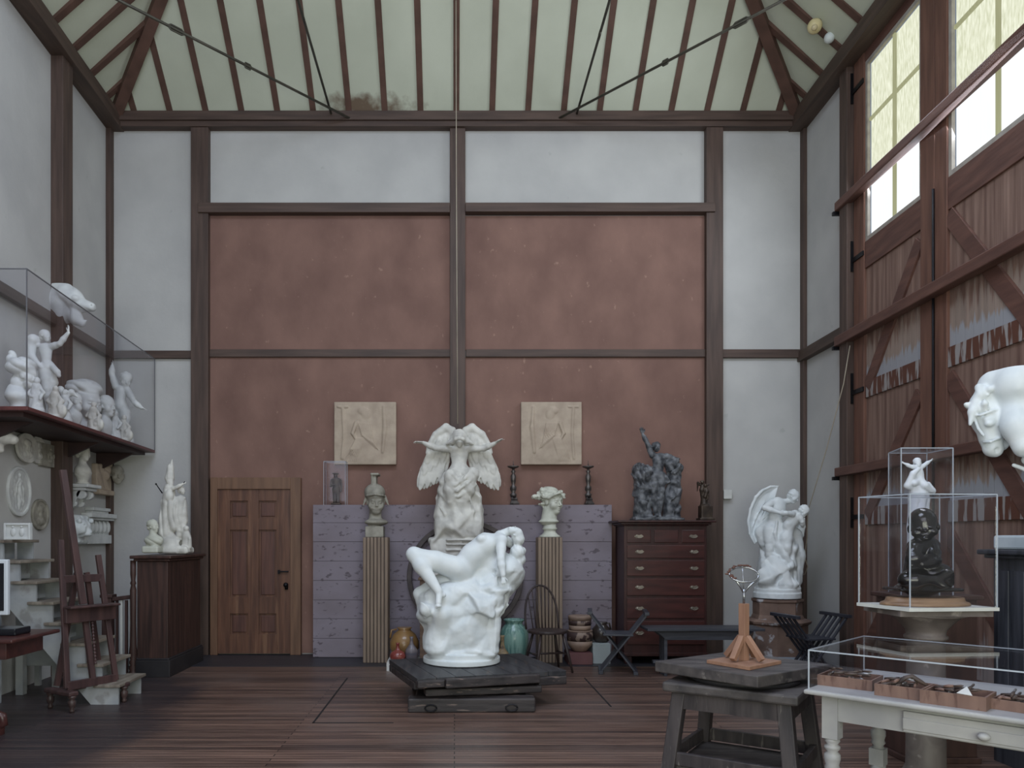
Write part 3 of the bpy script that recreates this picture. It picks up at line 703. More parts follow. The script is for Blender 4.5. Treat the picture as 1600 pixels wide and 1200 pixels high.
# ------------------------------------------------------------ white open stair at left
stm = mat('grey_white_stair_paint', (140, 144, 148), (168, 170, 170), .6, ns=4, bump=.1, speck=((110, 104, 98), 4, .63, .5))
tread_m = mat('worn_stair_tread', (104, 94, 84), (140, 132, 120), .6, scale=(5, .7, 1), ns=4, bump=.1)
t = thing('open_stair', 'steep little open stair painted grey-white climbing to the left wall', 'stairs', (-3.55, 7.1, 0))
NS = 8; rise, run_ = .1875, .150; xs = -3.03
for i in range(NS):
    z = rise*(i+1); xr = xs-run_*i
    one('tread', tread_m, MB().box((xr-.24, 6.95, z-.028), (xr, 7.55, z)), parent=t, bevel=.005)
for y0, y1 in ((6.99, 7.015), (7.48, 7.505)):
    poly = []
    m = MB()
    lo = []; hi = []
    for i in range(NS):
        z = rise*(i+1); xr = xs-run_*i
    P_ = [(xs-.03, y0, 0)]
    for i in range(NS):
        z = rise*(i+1)-.03; xr = xs-run_*i-.03
        P_ += [(xr, y0, z), (xr-run_, y0, z)]
    P_ += [(xs-run_*NS-.03, y0, rise*NS-.38), (xs-.28, y0, 0)]
    m.prism(P_, (0, y1-y0, 0)); one('stringer', stm, m, parent=t)
m = MB()
for i in range(1, NS, 1):
    z = rise*(i+1); xr = xs-run_*i
    m.box((xr-.215, 7.02, z-rise+.002), (xr-.20, 7.475, z-.032))
one('risers', stm, m, parent=t)
one('back_post', stm, MB().box((-4.24, 7.0, 0), (-4.17, 7.07, 1.2)).box((-4.24, 7.42, 0), (-4.17, 7.49, 1.2)), parent=t)
# low white bench by the left wall
t = thing('low_bench', 'low grey-white painted bench against the left wall behind the open stair', 'bench', (-4.12, 7.78, 0))
one('bench_top', stm, MB().box((-4.32, 7.6, .40), (-3.93, 7.95, .43)).box((-4.30, 7.605, .25), (-3.95, 7.62, .40)), parent=t, bevel=.004)
for x in (-4.31, -3.99):
    for y in (7.61, 7.88): one('leg', stm, MB().box((x, y, 0), (x+.05, y+.05, .40)), parent=t)
# ------------------------------------------------------------ easel
ez = mat('easel_red_brown', (58, 42, 42), (80, 58, 56), .45, scale=(5, 5, .6), ns=3, bump=.1)
A_, B_ = fl(105, 1090, .12), fl(181, 1076, .12)
u = (B_-A_).normalized(); nrm = Vector((u.y, -u.x, 0)).normalized()       # nrm points to the room / camera right
if nrm.y > 0: nrm = -nrm
base = (A_+B_)/2; 
t = thing('artist_easel', 'tall red-brown studio easel on a castored foot frame at the left', 'easel', (base.x, base.y, 0))
Wd = (B_-A_).length
def E(s, d, z): return Vector((base.x, base.y, 0))+u*s*Wd/2+nrm*d+Vector((0, 0, z))
def lean(z): return -.13*(z-.2)
for s, top in ((-1, 1.50), (1, 1.36)):
    k = .82 if s < 0 else .66
    one('side_post', ez, MB().bar(E(s, 0, .2), E(s*k, lean(top), top), .05, .03, up=nrm), parent=t, bevel=.004)
one('mast', ez, MB().bar(E(-.2, .03+lean(.92), .92), E(-.62, .03+lean(2.1), 2.13), .062, .035, up=nrm), parent=t, bevel=.005)
one('crossbar', ez, MB().bar(E(-.86, .0+lean(1.15), 1.15), E(.74, lean(1.15), 1.15), .03, .07, up=(0, 0, 1)), parent=t, bevel=.004)
m = MB().bar(E(-1.0, .05+lean(.83), .83), E(1.05, .05+lean(.83), .83), .035, .13).bar(E(-1.0, .09+lean(.9), .905), E(1.05, .09+lean(.9), .905), .12, .02)
one('canvas_ledge', ez, m, parent=t, bevel=.005)
one('bottom_rail', ez, MB().bar(E(-1, 0, .22), E(1, 0, .22), .03, .075), parent=t, bevel=.004)
m = MB()
one('centre_spine', ez, MB().bar(E(.02, .0, .25), E(-.1, lean(.85), .85), .05, .03, up=nrm), parent=t)
pts = []; rr = []
for i in range(60):
    z = .38+.45*i/59; pts.append(E(.12, .03+lean(z), z)); rr.append(.014 if i % 4 < 2 else .008)
one('wooden_screw', ez, MB().tube(pts, rr, 8), parent=t)
for s in (-1, 1):
    one('rear_brace', ez, MB().bar(E(s*.9, -.20, .2), E(s*.2, lean(1.2)-.03, 1.2), .045, .03, up=nrm), parent=t)
m = MB()
for s in (-1.05, 1.1): m.bar(E(s, .12, .165), E(s, -.27, .165), .09, .04)
m.bar(E(-1.05, -.15, .165), E(1.1, -.15, .165), .08, .038)
one('foot_frame', ez, m, parent=t, bevel=.01)
for s in (-1.05, 1.1):
    for dd in (.09, -.24):
        p = E(s, dd, 0); one('turned_foot', mat('turned_foot_brown', (60, 48, 46), (82, 64, 60), .4), MB().lathe(p, [(.018,0),(.024,.02),(.016,.035),(.03,.06),(.034,.1),(.02,.115),(.034,.13),(.034,.147)], 16), parent=t)
# ------------------------------------------------------------ desk with screen at far left
dk = mat('desk_mahogany', (60, 34, 33), (80, 46, 42), .35, scale=(1, 6, 6), ns=3, coat=.2)
zt = .76; c = fl(62, 990, zt); xr, yf = c.x, c.y-.1
t = thing('writing_desk', 'red-brown desk with scrolled foot at the left edge', 'desk', (xr-.5, yf+.25, 0))
one('desk_top', dk, MB().box((xr-.80, yf-.28, zt-.03), (xr, yf+.42, zt)), parent=t, bevel=.01)
one('apron', dk, MB().box((xr-.75, yf-.2, zt-.16), (xr-.09, yf+.32, zt-.03)), parent=t, bevel=.004)
sp = [(xr-.6, .0+.045), (xr-.5, .05), (xr-.36, .08), (xr-.25, .135), (xr-.15, .15), (xr-.08, .12), (xr-.07, .065), (xr-.11, .04), (xr-.145, .06), (xr-.13, .09)]
one('scrolled_foot', dk, MB().tube([(x-.12, yf-.06, z+.02) for x, z in sp], [.045,.045,.04,.04,.038,.036,.032,.028,.024,.02], 10).box((xr-.24, yf-.09, 0), (xr-.2, yf-.03, .06)), parent=t)
one('leg', dk, MB().box((xr-.74, yf-.1, .05), (xr-.64, yf+.05, zt-.16)), parent=t)
mon = at(-60, 0, 6.05)
t = thing('computer_screen', 'white-framed computer monitor on the desk at the left edge', 'monitor', (at(-50,0,6.05).x, 6.05, zt))
xr2 = at(14, 0, 6.05).x; zb, zt2 = EYE-(957-HY)*6.05/F, EYE-(878-HY)*6.05/F
gw = mat('monitor_white', (196, 202, 208), (200, 206, 212), .3); gs = mat('monitor_glass', (18, 20, 26), (22, 24, 30), .12)
one('housing', gw, MB().box((xr2-.52, 6.03, zb-.02), (xr2, 6.07, zt2+.02)), parent=t, bevel=.008)
one('screen', gs, MB().box((xr2-.49, 6.026, zb+.015), (xr2-.028, 6.032, zt2-.01)), parent=t)
one('stand', gw, MB().box((xr2-.32, 6.05, zt), (xr2-.2, 6.07, zb)).box((xr2-.36, 5.97, zt), (xr2-.16, 6.12, zt+.01)), parent=t)
one('black_device', gs, MB().box((at(-30,0,5.98).x, 5.93, zt), (at(30,0,5.98).x, 6.15, zt+.055)), 'flat black electronic box on the desk below the monitor', 'device', bevel=.01)
# ------------------------------------------------------------ shelf with acrylic cover on the left wall
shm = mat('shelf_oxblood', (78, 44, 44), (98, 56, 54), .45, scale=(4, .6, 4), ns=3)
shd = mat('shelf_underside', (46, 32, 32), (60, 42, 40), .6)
ZS = 2.65
YN, YFR = 6.6, 9.93
def sx(Y): return -3.67-.0600*(Y-6.6)
t = thing('wall_shelf', 'long oxblood wooden shelf high on the left wall loaded with plaster casts', 'shelf', (-4.0, 8.2, ZS-.2))
one('shelf_board', shm, MB().prism([(sx(YN), YN, ZS-.035), (sx(YFR), YFR, ZS-.035), WL(YFR, .0, ZS-.035)[:], WL(YN, 0, ZS-.035)[:]], (0, 0, .035)), parent=t, bevel=.004)
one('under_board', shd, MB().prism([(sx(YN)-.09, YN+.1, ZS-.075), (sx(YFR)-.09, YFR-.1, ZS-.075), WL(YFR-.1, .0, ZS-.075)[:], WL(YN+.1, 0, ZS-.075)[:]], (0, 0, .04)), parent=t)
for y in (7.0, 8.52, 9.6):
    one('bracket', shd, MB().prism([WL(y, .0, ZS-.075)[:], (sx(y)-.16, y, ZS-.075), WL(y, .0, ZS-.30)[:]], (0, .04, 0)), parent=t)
t = thing('acrylic_cover', 'long clear acrylic cover over the casts on the left wall shelf', 'display cover', (-4.0, 8.2, ZS))
zt_ = 3.83
def cx_(Y): return sx(Y)-.005
fr = [(cx_(YN), YN, ZS), (cx_(YFR), YFR, ZS)]
one('front_panel', glass_m, MB().prism([(cx_(YN), YN, ZS), (cx_(YFR), YFR, ZS), (cx_(YFR)-.006, YFR, ZS), (cx_(YN)-.006, YN, ZS)], (0, 0, zt_-ZS)), parent=t)
w0 = WL(YN, .0, ZS); w1 = WL(YFR, 0, ZS)
one('end_panel', glass_m, MB().prism([(cx_(YN)-.007, YN, ZS), (cx_(YN)-.007, YN+.006, ZS), (w0.x, YN+.006, ZS), (w0.x, YN, ZS)], (0, 0, zt_-ZS)), parent=t)
one('top_panel', glass_m, MB().prism([(cx_(YN), YN, zt_+.001), (cx_(YFR), YFR, zt_+.001), (w1.x, YFR, zt_+.001), (w0.x, YN, zt_+.001)], (0, 0, .006)), parent=t)
ed = mat('acrylic_seam', (96, 96, 100), (106, 106, 110), .3)
m = MB().bar((cx_(YN), YN, ZS), (cx_(YN), YN, zt_), .009, .009, up=(0,1,0)).bar((cx_(YN), YN, zt_), (cx_(YFR), YFR, zt_), .009, .009).bar((cx_(YN), YN, zt_), (w0.x, YN, zt_), .009, .009).bar((cx_(YFR), YFR, ZS), (cx_(YFR), YFR, zt_), .008, .008, up=(0,1,0))
one('seam', ed, m, parent=t)
# ------------------------------------------------------------ sculptor's turntable stand, right foreground
old = mat('worn_grey_timber', (50, 47, 49), (80, 75, 74), .55, scale=(1.2, 5, 3), ns=3, bump=.3, speck=((130, 124, 120), 5, .62, .4))
old2 = mat('worn_dark_leg', (46, 42, 45), (68, 62, 63), .55, scale=(5, 5, .8), ns=3, bump=.3, speck=((124, 118, 114), 8, .64, .5))
a0 = math.atan2(-.40, .583); cs = Vector((1.18, 4.37, 0)); du = Vector((math.cos(a0), math.sin(a0), 0)); dv = Vector((-math.sin(a0), math.cos(a0), 0))
t = thing('sculptors_stand', 'heavy worn timber modelling stand with a turning square top, right foreground', 'stand', cs+du*.36+dv*.36)
def S_(a, b, z): return cs+du*a+dv*b+Vector((0, 0, z))
def sbox(mb, a0_, a1, b0, b1, z0, z1): return mb.prism([S_(a0_,b0,z0), S_(a1,b0,z0), S_(a1,b1,z0), S_(a0_,b1,z0)], (0, 0, z1-z0))
one('lower_top', old, sbox(MB(), 0, .72, 0, .72, .645, .70), parent=t, bevel=.012)
m = MB(); sbox(m, .06, .66, .045, .07, .55, .645); sbox(m, .06, .66, .65, .675, .55, .645); sbox(m, .045, .07, .06, .66, .55, .645); sbox(m, .65, .675, .06, .66, .55, .645)
one('apron', old2, m, parent=t)
cc = (.36, .36)
for a, b in ((.08,.08),(.64,.08),(.64,.64),(.08,.64)):
    sa, sb = (1 if a > .36 else -1), (1 if b > .36 else -1)
    one('leg', old2, MB().bar(S_(a, b, .645), S_(a+sa*.07, b+sb*.07, 0), .075, .075, up=du), parent=t, bevel=.006)
for (a, b), (c_, d_) in (((.03,.03),(.69,.03)),((.69,.03),(.69,.69)),((.69,.69),(.03,.69)),((.03,.69),(.03,.03))):
    one('stretcher', old2, MB().bar(S_(a, b, .27), S_(c_, d_, .27), .03, .075), parent=t, bevel=.005)
one('lower_shelf', old, sbox(MB(), .04, .68, .04, .68, .20, .225), parent=t)
ctr = Vector((1.665, 4.44, 0))
one('turning_disc', mat('dark_disc', (34, 33, 36), (44, 42, 45), .5), MB().lathe(ctr+Vector((0,0,.70)), [(.30,0),(.31,.012),(.31,.03),(.2,.033)], 40), parent=t)
L_, F_, Rr_ = Vector((1.174, 4.5, 0)), Vector((1.58, 4.0, 0)), Vector((2.157, 4.386, 0)); Bk = L_+Rr_-F_
one('square_top', old, MB().prism([L_+Vector((0,0,.735)), F_+Vector((0,0,.735)), Rr_+Vector((0,0,.735)), Bk+Vector((0,0,.735))], (0, 0, .062)), parent=t, bevel=.006)
# wooden armature stand with wire fork
arm = mat('fresh_orange_wood', (132, 98, 80), (152, 116, 95), .5, scale=(5, 5, .8), ns=3)
ZA = .798
q = [fl(1104, 1031, ZA+.02), fl(1171, 1042, ZA+.02), fl(1221, 1032, ZA+.02)]; q.append(q[0]+q[2]-q[1])
bc = (q[0]+q[2])/2; bc.z = ZA
t = thing('armature_stand', 'small orange wooden post on braced square base holding a wire ring', 'armature', bc)
one('base_plate', arm, MB().prism([Vector((p.x, p.y, ZA)) for p in q], (0, 0, .02)), parent=t, bevel=.002)
e1 = (q[1]-q[0]).normalized(); e2 = (q[2]-q[1]).normalized(); hb = ZA+.02
one('post', arm, MB().bar(bc+Vector((0,0,.02)), bc+Vector((0,0,.345)), .042, .042, up=e1), parent=t, bevel=.002)
for d in (e1, -e1, e2, -e2):
    one('brace', arm, MB().bar(bc+d*.118+Vector((0,0,.033)), bc+d*.02+Vector((0,0,.155)), .032, .03), parent=t, bevel=.002)
mtl = mat('bright_wire', (150, 152, 156), (170, 172, 176), .25, .9)
tp = bc+Vector((0, 0, .345))
m = MB().tube([tp, tp+Vector((0,0,.08))], .007, 8)
cen = tp+Vector((.0, 0, .165)); ring = [cen+Vector((.083*math.cos(a), .03*math.sin(a), .042*math.sin(a))) for a in [2*math.pi*i/32 for i in range(33)]]
m.tube(ring, .005, 8)
m.tube([tp+Vector((0,0,.06)), tp+Vector((-.02,0,.095)), tp+Vector((-.05,-.02,.13))], .006, 6).tube([tp+Vector((0,0,.06)), tp+Vector((.03,0,.1)), tp+Vector((.07,-.015,.135))], .006, 6).tube([tp+Vector((0,0,.05)), tp+Vector((-.008,0,.2))], .003, 6)
one('wire_fork', mtl, m, parent=t)
m = MB()
for i in range(14):
    a = R(60+12*i); p = cen+Vector((.083*math.cos(a), .03*math.sin(a), .042*math.sin(a)))
    m.ball(p+Vector((rnd.uniform(-.008,.008), rnd.uniform(-.008,.008), rnd.uniform(0,.012))), (rnd.uniform(.008,.018), .007, .006), 8, 6)
one('dried_sprig', mat('dried_red_leaf', (62, 40, 36), (104, 72, 62), .7), m, parent=t)
# ------------------------------------------------------------ white table with acrylic cover, right foreground
wt = mat('cream_table_paint', (142, 142, 144), (164, 163, 162), .5, ns=4, bump=.05, speck=((128, 120, 108), 8, .68, .5))
C0 = Vector((1.70, 3.745, 0)); f1 = Vector((.693, -.721, 0)); f2 = Vector((.721, .693, 0)); ZW = .78
t = thing('white_table', 'cream-painted table with turned legs and a drawer, bottom right', 'table', C0+f1*.8+f2*.42)
def Tq(a, b, z): return C0+f1*a+f2*b+Vector((0, 0, z))
def tb(mb, a0_, a1, b0, b1, z0, z1): return mb.prism([Tq(a0_,b0,z0), Tq(a1,b0,z0), Tq(a1,b1,z0), Tq(a0_,b1,z0)], (0, 0, z1-z0))
LT, WT = 1.62, .86
one('table_top', wt, tb(MB(), 0, LT, 0, WT, ZW-.022, ZW), parent=t, bevel=.008)
m = MB(); tb(m, .1, LT-.1, .075, .10, ZW-.145, ZW-.022); tb(m, .1, LT-.1, WT-.10, WT-.075, ZW-.145, ZW-.022); tb(m, .075, .1, .1, WT-.1, ZW-.145, ZW-.022); tb(m, LT-.1, LT-.075, .1, WT-.1, ZW-.145, ZW-.022)
one('apron', wt, m, parent=t)
d = one('drawer', wt, tb(tb(MB(), .42, 1.18, .058, .078, ZW-.14, ZW-.045), .42, 1.18, .052, .06, ZW-.128, ZW-.075), parent=t, bevel=.004)
kp = Tq(.735, .05, ZW-.10)
one('drawer_knob', wt, MB().ball(kp-f2*.02, (.024, .024, .018)).tube([kp-f2*.01, kp+f2*.01], .011, 10), parent=d)
for a, b in ((.1,.1),(LT-.1,.1),(LT-.1,WT-.1),(.1,WT-.1)):
    p = Tq(a, b, 0); m = MB().prism([p+f1*sx_*.036+f2*sy_*.036+Vector((0,0,.545)) for sx_, sy_ in ((-1,-1),(1,-1),(1,1),(-1,1))], (0, 0, .213))
    m.lathe(p, [(.028,0),(.034,.03),(.022,.06),(.034,.2),(.038,.28)], 20)
    m.prism([p+f1*sx_*.036+f2*sy_*.036+Vector((0,0,.28)) for sx_, sy_ in ((-1,-1),(1,-1),(1,1),(-1,1))], (0, 0, .09))
    m.lathe(p, [(.032,.37),(.024,.385),(.036,.40),(.03,.415),(.037,.44),(.037,.465),(.024,.48),(.036,.495),(.036,.505),(.024,.515),(.035,.53),(.033,.545)], 20)
    one('leg', wt, m, parent=t)
def case(name, label, corners, z0, z1, th=.006, gm=None, top=True):
    n = len(corners); cc = sum((Vector((c[0], c[1], 0)) for c in corners), Vector())/n; cc.z = z0
    t = thing(name, label, 'display cover', cc)
    cs_ = [Vector((c[0], c[1], z0)) for c in corners]
    inn = [c+((Vector((cc.x, cc.y, z0))-c).normalized())*th*1.4 for c in cs_]
    for i in range(n):
        j = (i+1) % n
        one('side_panel', gm or glass_m, MB().prism([cs_[i], cs_[j], inn[j], inn[i]], (0, 0, z1-z0)), parent=t)
    if top: one('top_panel', gm or glass_m, MB().prism([c+Vector((0,0,z1-z0+.0005)) for c in cs_], (0, 0, th)), parent=t)
    m = MB()
    for i in range(n):
        j = (i+1) % n; up = Vector((0, 0, z1-z0))
        m.bar(cs_[i], cs_[i]+up, th, th, up=(0, 1, 0)); m.bar(cs_[i]+up, cs_[j]+up, th, th)
    one('bright_edges', edge_m, m, parent=t)
    return t
case('acrylic_box', 'shallow clear acrylic cover over the tool trays on the white table', [Tq(.015, .03, 0), Tq(1.58, .03, 0), Tq(1.58, .80, 0), Tq(.015, .80, 0)], ZW, ZW+.19)
# tool trays
tray_m = mat('tool_tray_wood', (104, 80, 71), (124, 98, 86), .5, scale=(4, 4, 1), ns=4, speck=((70, 46, 40), 6, .6, .6))
dt = mat('dark_tool_wood', (52, 44, 42), (82, 68, 60), .5, scale=(3, 3, 3), ns=6); mt_ = mat('tool_metal', (110, 108, 108), (140, 138, 138), .35, .8)
def tray(px, py, ang_, L, W, H, label):
    p = fl(px, py, ZW); M = rotm((p.x, p.y, ZW), ang_)
    t = thing('tool_tray', label, 'tray', (p.x, p.y, ZW), group=None)
    m = MB().box((0, 0, 0), (L, W, .006), M).box((0, 0, .006), (L, .008, H), M).box((0, W-.008, .006), (L, W, H), M).box((0, .008, .006), (.008, W-.008, H), M).box((L-.008, .008, .006), (L, W-.008, H), M)
    one('tray_box', tray_m, m, parent=t)
    return M, L, W, H
def tools(M, L, W, H, n, seed, label):
    r = random.Random(seed)
    for i in range(n):
        x = .03+(L-.1)*r.random(); y = .02+(W-.04)*r.random(); a = r.uniform(-.6, .6) if r.random() < .7 else r.uniform(1.0, 2.0); ln = r.uniform(.07, .13)
        z = H*.55+.010*(i % 5)
        dx, dy = math.cos(a)*ln/2, math.sin(a)*ln/2
        x = min(max(x, .02+abs(dx)), L-.02-abs(dx)) if abs(dx) < L/2-.02 else L/2
        y = min(max(y, .02+abs(dy)), W-.02-abs(dy)) if abs(dy) < W/2-.02 else W/2
        p0, p1 = M @ Vector((x-dx, y-dy, z)), M @ Vector((x+dx, y+dy, z+.012))
        k = r.random(); hv = (p0*.5+p1*.5)
        t = thing('modelling_tool', label, 'tool', (p0+p1)/2, group='tools in the wooden trays: '+label)
        one('handle', dt if k < .7 else tray_m, MB().tube([p0, p0*.5+hv*.5, hv], [.005, .008, .006], 8), parent=t)
        one('blade', mt_ if k < .5 else dt, MB().tube([hv, p1*.7+hv*.3, p1], [.004, .006, .002], 6), parent=t)
fa = math.atan2(f1.y, f1.x)
TR = [tray(1277, 1070, fa+.06, .25, .20, .052, 'leftmost wooden tool tray, worn and split, on the white table'),
      tray(1366, 1086, fa+.02, .215, .19, .055, 'second wooden tool tray from the left on the white table'),
      tray(1437, 1098, fa-.0, .25, .19, .06, 'third and reddest wooden tool tray on the white table'),
      tray(1546, 1107, fa-.1, .24, .16, .045, 'paler wooden tool tray at the right end of the white table')]
for i, (tr, lb) in enumerate(zip(TR, ('dark wooden modelling tool lying in the leftmost tray', 'dark wooden modelling tool lying in the second tray', 'dark wooden modelling tool lying in the third tray', 'dark wooden modelling tool in the right-end tray'))): tools(*tr, 13, 20+i, lb)
M = TR[1][0]; o = M @ Vector((.12, .03, .055))
one('curved_scraper', dt, MB().tube([M @ Vector((.08,.05,.05)), M @ Vector((.11,.07,.085)), M @ Vector((.135,.08,.095)), M @ Vector((.17,.10,.07)), M @ Vector((.2,.11,.05))], [.006,.011,.013,.01,.005], 8), 'dark arched scraper standing up from the second tray', 'tool')
M = TR[2][0]
one('white_card', white_paint, MB().prism([M @ Vector((.14,.01,.062)), M @ Vector((.2,.0,.06)), M @ Vector((.165,.07,.085))], (0,0,.002)), 'small white triangular scrap on the third tray', 'scrap')
# ------------------------------------------------------------ stone pedestal column with cover (right)
stone = mat('veined_stone', (96, 88, 84), (118, 109, 104), .5, ns=5, bump=.05, dist=1.5, speck=((172, 164, 156), 9, .64, .5))
cc = Vector((2.86, 4.66, 0))
t = thing('stone_column', 'round veined stone column with moulded capital behind the white table', 'column', cc)
one('shaft', stone, MB().lathe(cc, [(.15,0),(.15,.08),(.125,.10),(.108,.14),(.105,.55),(.102,.90)], 40), parent=t)
one('capital', stone, MB().lathe(cc, [(.102,.90),(.118,.91),(.118,.925),(.105,.935),(.11,.96),(.125,.98),(.15,1.01),(.19,1.045),(.24,1.06)], 40).prism([cc+Vector((x, y, 1.06)) for x, y in ((-.27,-.2),(.27,-.2),(.27,.2),(-.27,.2))], (0,0,.035)), parent=t)
KF, KL, KR = Vector((2.61, 4.40, 0)), Vector((2.517, 4.78, 0)), Vector((3.137, 4.44, 0)); KB = KL+KR-KF
cq = (KL+KR)/2
bs = MB().prism([Vector((v.x, v.y, 1.096))+((v-cq).normalized())*.012 for v in (KF, KR, KB, KL)], (0, 0, .02))
one('case_base', white_paint, bs, 'white board under the bronze infant, resting on the stone column', 'board')
case('acrylic_box', 'square clear acrylic cover over the dark bronze infant', [KF, KR, KB, KL], 1.1165, 1.77, gm=glass_m2)
oc = at(1445, 0, 4.6)
def ovalbase(c, rx, ry, z0, prof): return MB().lathe((c.x, c.y, z0), prof, 48, squash=(rx, ry))
ow = mat('bronze_base_oak', (124, 98, 76), (146, 118, 92), .4, scale=(.8, 6, 6), ns=4)
one('oak_plinth', ow, ovalbase(oc, .258, .155, 1.1165, [(1,0),(1,.012),(.97,.018),(.9,.024),(.88,.03),(.86,.046),(.8,.05)]), 'stepped oval oak base under the dark bronze infant', 'plinth')
# tall cover and dark stand behind it
c2 = at(1441, 0, 5.35)
stand_m = mat('dark_brown_stand', (58, 42, 38), (78, 56, 50), .55, scale=(6, 6, .6), ns=3)
b0 = Vector((c2.x-.2, 5.17, 0)); zz = 1.13
t = thing('dark_stand', 'tall dark brown stand behind the stone column, under the tall acrylic cover', 'stand', (c2.x+.03, 5.35, 0))
one('body', stand_m, MB().box((c2.x-.20, 5.17, .04), (c2.x+.26, 5.57, zz-.03)), parent=t, bevel=.004)
one('stand_top', stand_m, MB().box((c2.x-.23, 5.14, zz-.03), (c2.x+.29, 5.60, zz)), parent=t, bevel=.006)
one('stand_foot', stand_m, MB().box((c2.x-.22, 5.15, 0), (c2.x+.28, 5.59, .04)), parent=t, bevel=.006)
KK = [(at(1408,0,5.2).x, 5.2), (at(1489,0,5.2).x, 5.2), (at(1489,0,5.2).x+.02, 5.52), (at(1391,0,5.50).x, 5.52)]
case('acrylic_box', 'tall clear acrylic cover over the white mother and child model', KK, zz, EYE+(840-700)*5.2/F, gm=glass_m2)
# dark cabinet with plaster slab under the horse
dcab = mat('blue_black_cabinet', (40, 42, 48), (66, 68, 76), .45, scale=(6, 6, .5), ns=3, bump=.1)
x0 = at(1553, 0, 5.25).x
t = thing('dark_cabinet', 'blue-black panelled cabinet at the right edge under the white horse', 'cabinet', (x0+.36, 4.6, 0))
one('body', dcab, MB().box((x0, 5.25-1.3, .0), (x0+.57, 5.25, 1.38)), parent=t)
m = MB()
for i in range(9): m.box((x0-.012, 3.98+i*.14, .15), (x0+.001, 4.08+i*.14, 1.3))
one('side_battens', dcab, m, parent=t, bevel=.004)
one('cabinet_top', dcab, MB().box((x0-.045, 3.9, 1.38), (x0+.60, 5.29, 1.405)).box((x0-.075, 3.87, 1.405), (x0+.615, 5.32, 1.44)), parent=t, bevel=.01)
one('plaster_slab', mat('slab_plaster', (160, 170, 178), (184, 192, 198), .7, ns=4, bump=.15), MB().box((x0-.03, 4.0, 1.441), (x0+.56, 5.22, 1.535)), 'thick white plaster slab on top of the dark cabinet', 'slab', bevel=.015)
# ------------------------------------------------------------ tie rods, ropes, lamps
rod_m = mat('dark_tie_rod', (66, 64, 56), (86, 82, 72), .5, .4)
def rod(a, b, knots, label, r=.015):
    a, b = Vector(a), Vector(b); t = thing('tie_rod', label, 'tie rod', a)
    one('rod', rod_m, MB().tube([a, b], r, 8), parent=t)
    d = (b-a).normalized(); s = d.cross(Vector((0, 0, 1))).normalized()
    for k, ln in knots:
        p = a+(b-a)*k
        m = MB().tube([p-d*ln, p-d*ln*.6+Vector((0,0,.028)), p+d*ln*.6+Vector((0,0,.028)), p+d*ln], .009, 6).tube([p-d*ln, p-d*ln*.6-Vector((0,0,.028)), p+d*ln*.6-Vector((0,0,.028)), p+d*ln], .009, 6)
        one('turnbuckle', rod_m, m, parent=t)
ZR = 6.90
Lr = WL(6.75, .1, ZR); Rr2 = WR(6.55, .1, ZR)
rod((-1.30, 9.9, ZR), Lr, [(.36, .05), (.58-.02, .1), (.80, .07)], 'dark iron diagonal tie rod with turnbuckles at the upper left')
rod((1.30, 9.9, ZR), Rr2, [(.36, .05), (.56, .1), (.80, .07)], 'dark iron diagonal tie rod with turnbuckles at the upper right')
rod((-1.58, 9.9, ZR+.055), (-1.58, 3.5, ZR+.055), [], 'straight dark tie rod running forward, left of centre')
rod((1.57, 9.9, ZR+.055), (1.57, 3.5, ZR+.055), [(.25, .07)], 'straight dark tie rod running forward, right of centre')
rope_m = mat('pale_rope', (150, 140, 124), (168, 158, 140), .8)
one('hanging_rope', rope_m, MB().tube([at(712.5, 0, 8.9)+Vector((0,0,.5)), at(712.5, 30, 9.0), at(713, 260, 9.1), at(713.5, 380, 9.1), at(715, 662, 9.1)], .006, 6), 'thin pale rope hanging in front of the centre post down to the winged figure', 'rope')
m = MB().tube([at(1328, 540, 8.55), at(1318, 600, 8.6), at(1292, 700, 8.8), at(1268, 780, 9.05), at(1262, 800, 9.2), at(1261, 840, 9.3), at(1257, 870, 9.4), at(1262, 885, 9.4), at(1258, 897, 9.5), at(1252, 899, 9.6)], .0055, 6)
one('pull_cord', rope_m, m, 'thin pale cord tied to the door rail bracket and looped by the right corner', 'cord')
def lamp(px, py, r, Y, mm, label, tip):
    c = at(px, py, Y); t = thing('ceiling_lamp', label, 'lamp', c)
    n_ = Vector((-SL, 0, -1)).normalized()
    one('globe', mm, MB().ball(c, r), parent=t)
    top = c-n_*.16
    one('stem', rafter_m, MB().tube([c-n_*(r*.8), top], .02, 10), parent=t)
    if tip: one('bulb_tip', mat('bulb_glass', (196, 180, 140), (206, 192, 156), .2), MB().ball(c+Vector((-.035, -.07, -.06)), .032), parent=t)
lamp(1273, 41, .078, 8.55, mat('yellowed_globe', (206, 190, 140), (216, 202, 156), .4), 'yellowed globe lamp on the ceiling slope, upper right', True)
lamp(1296, 59, .058, 8.62, mat('white_globe', (206, 212, 210), (212, 218, 216), .4), 'smaller white globe lamp beside the yellowed one', False)
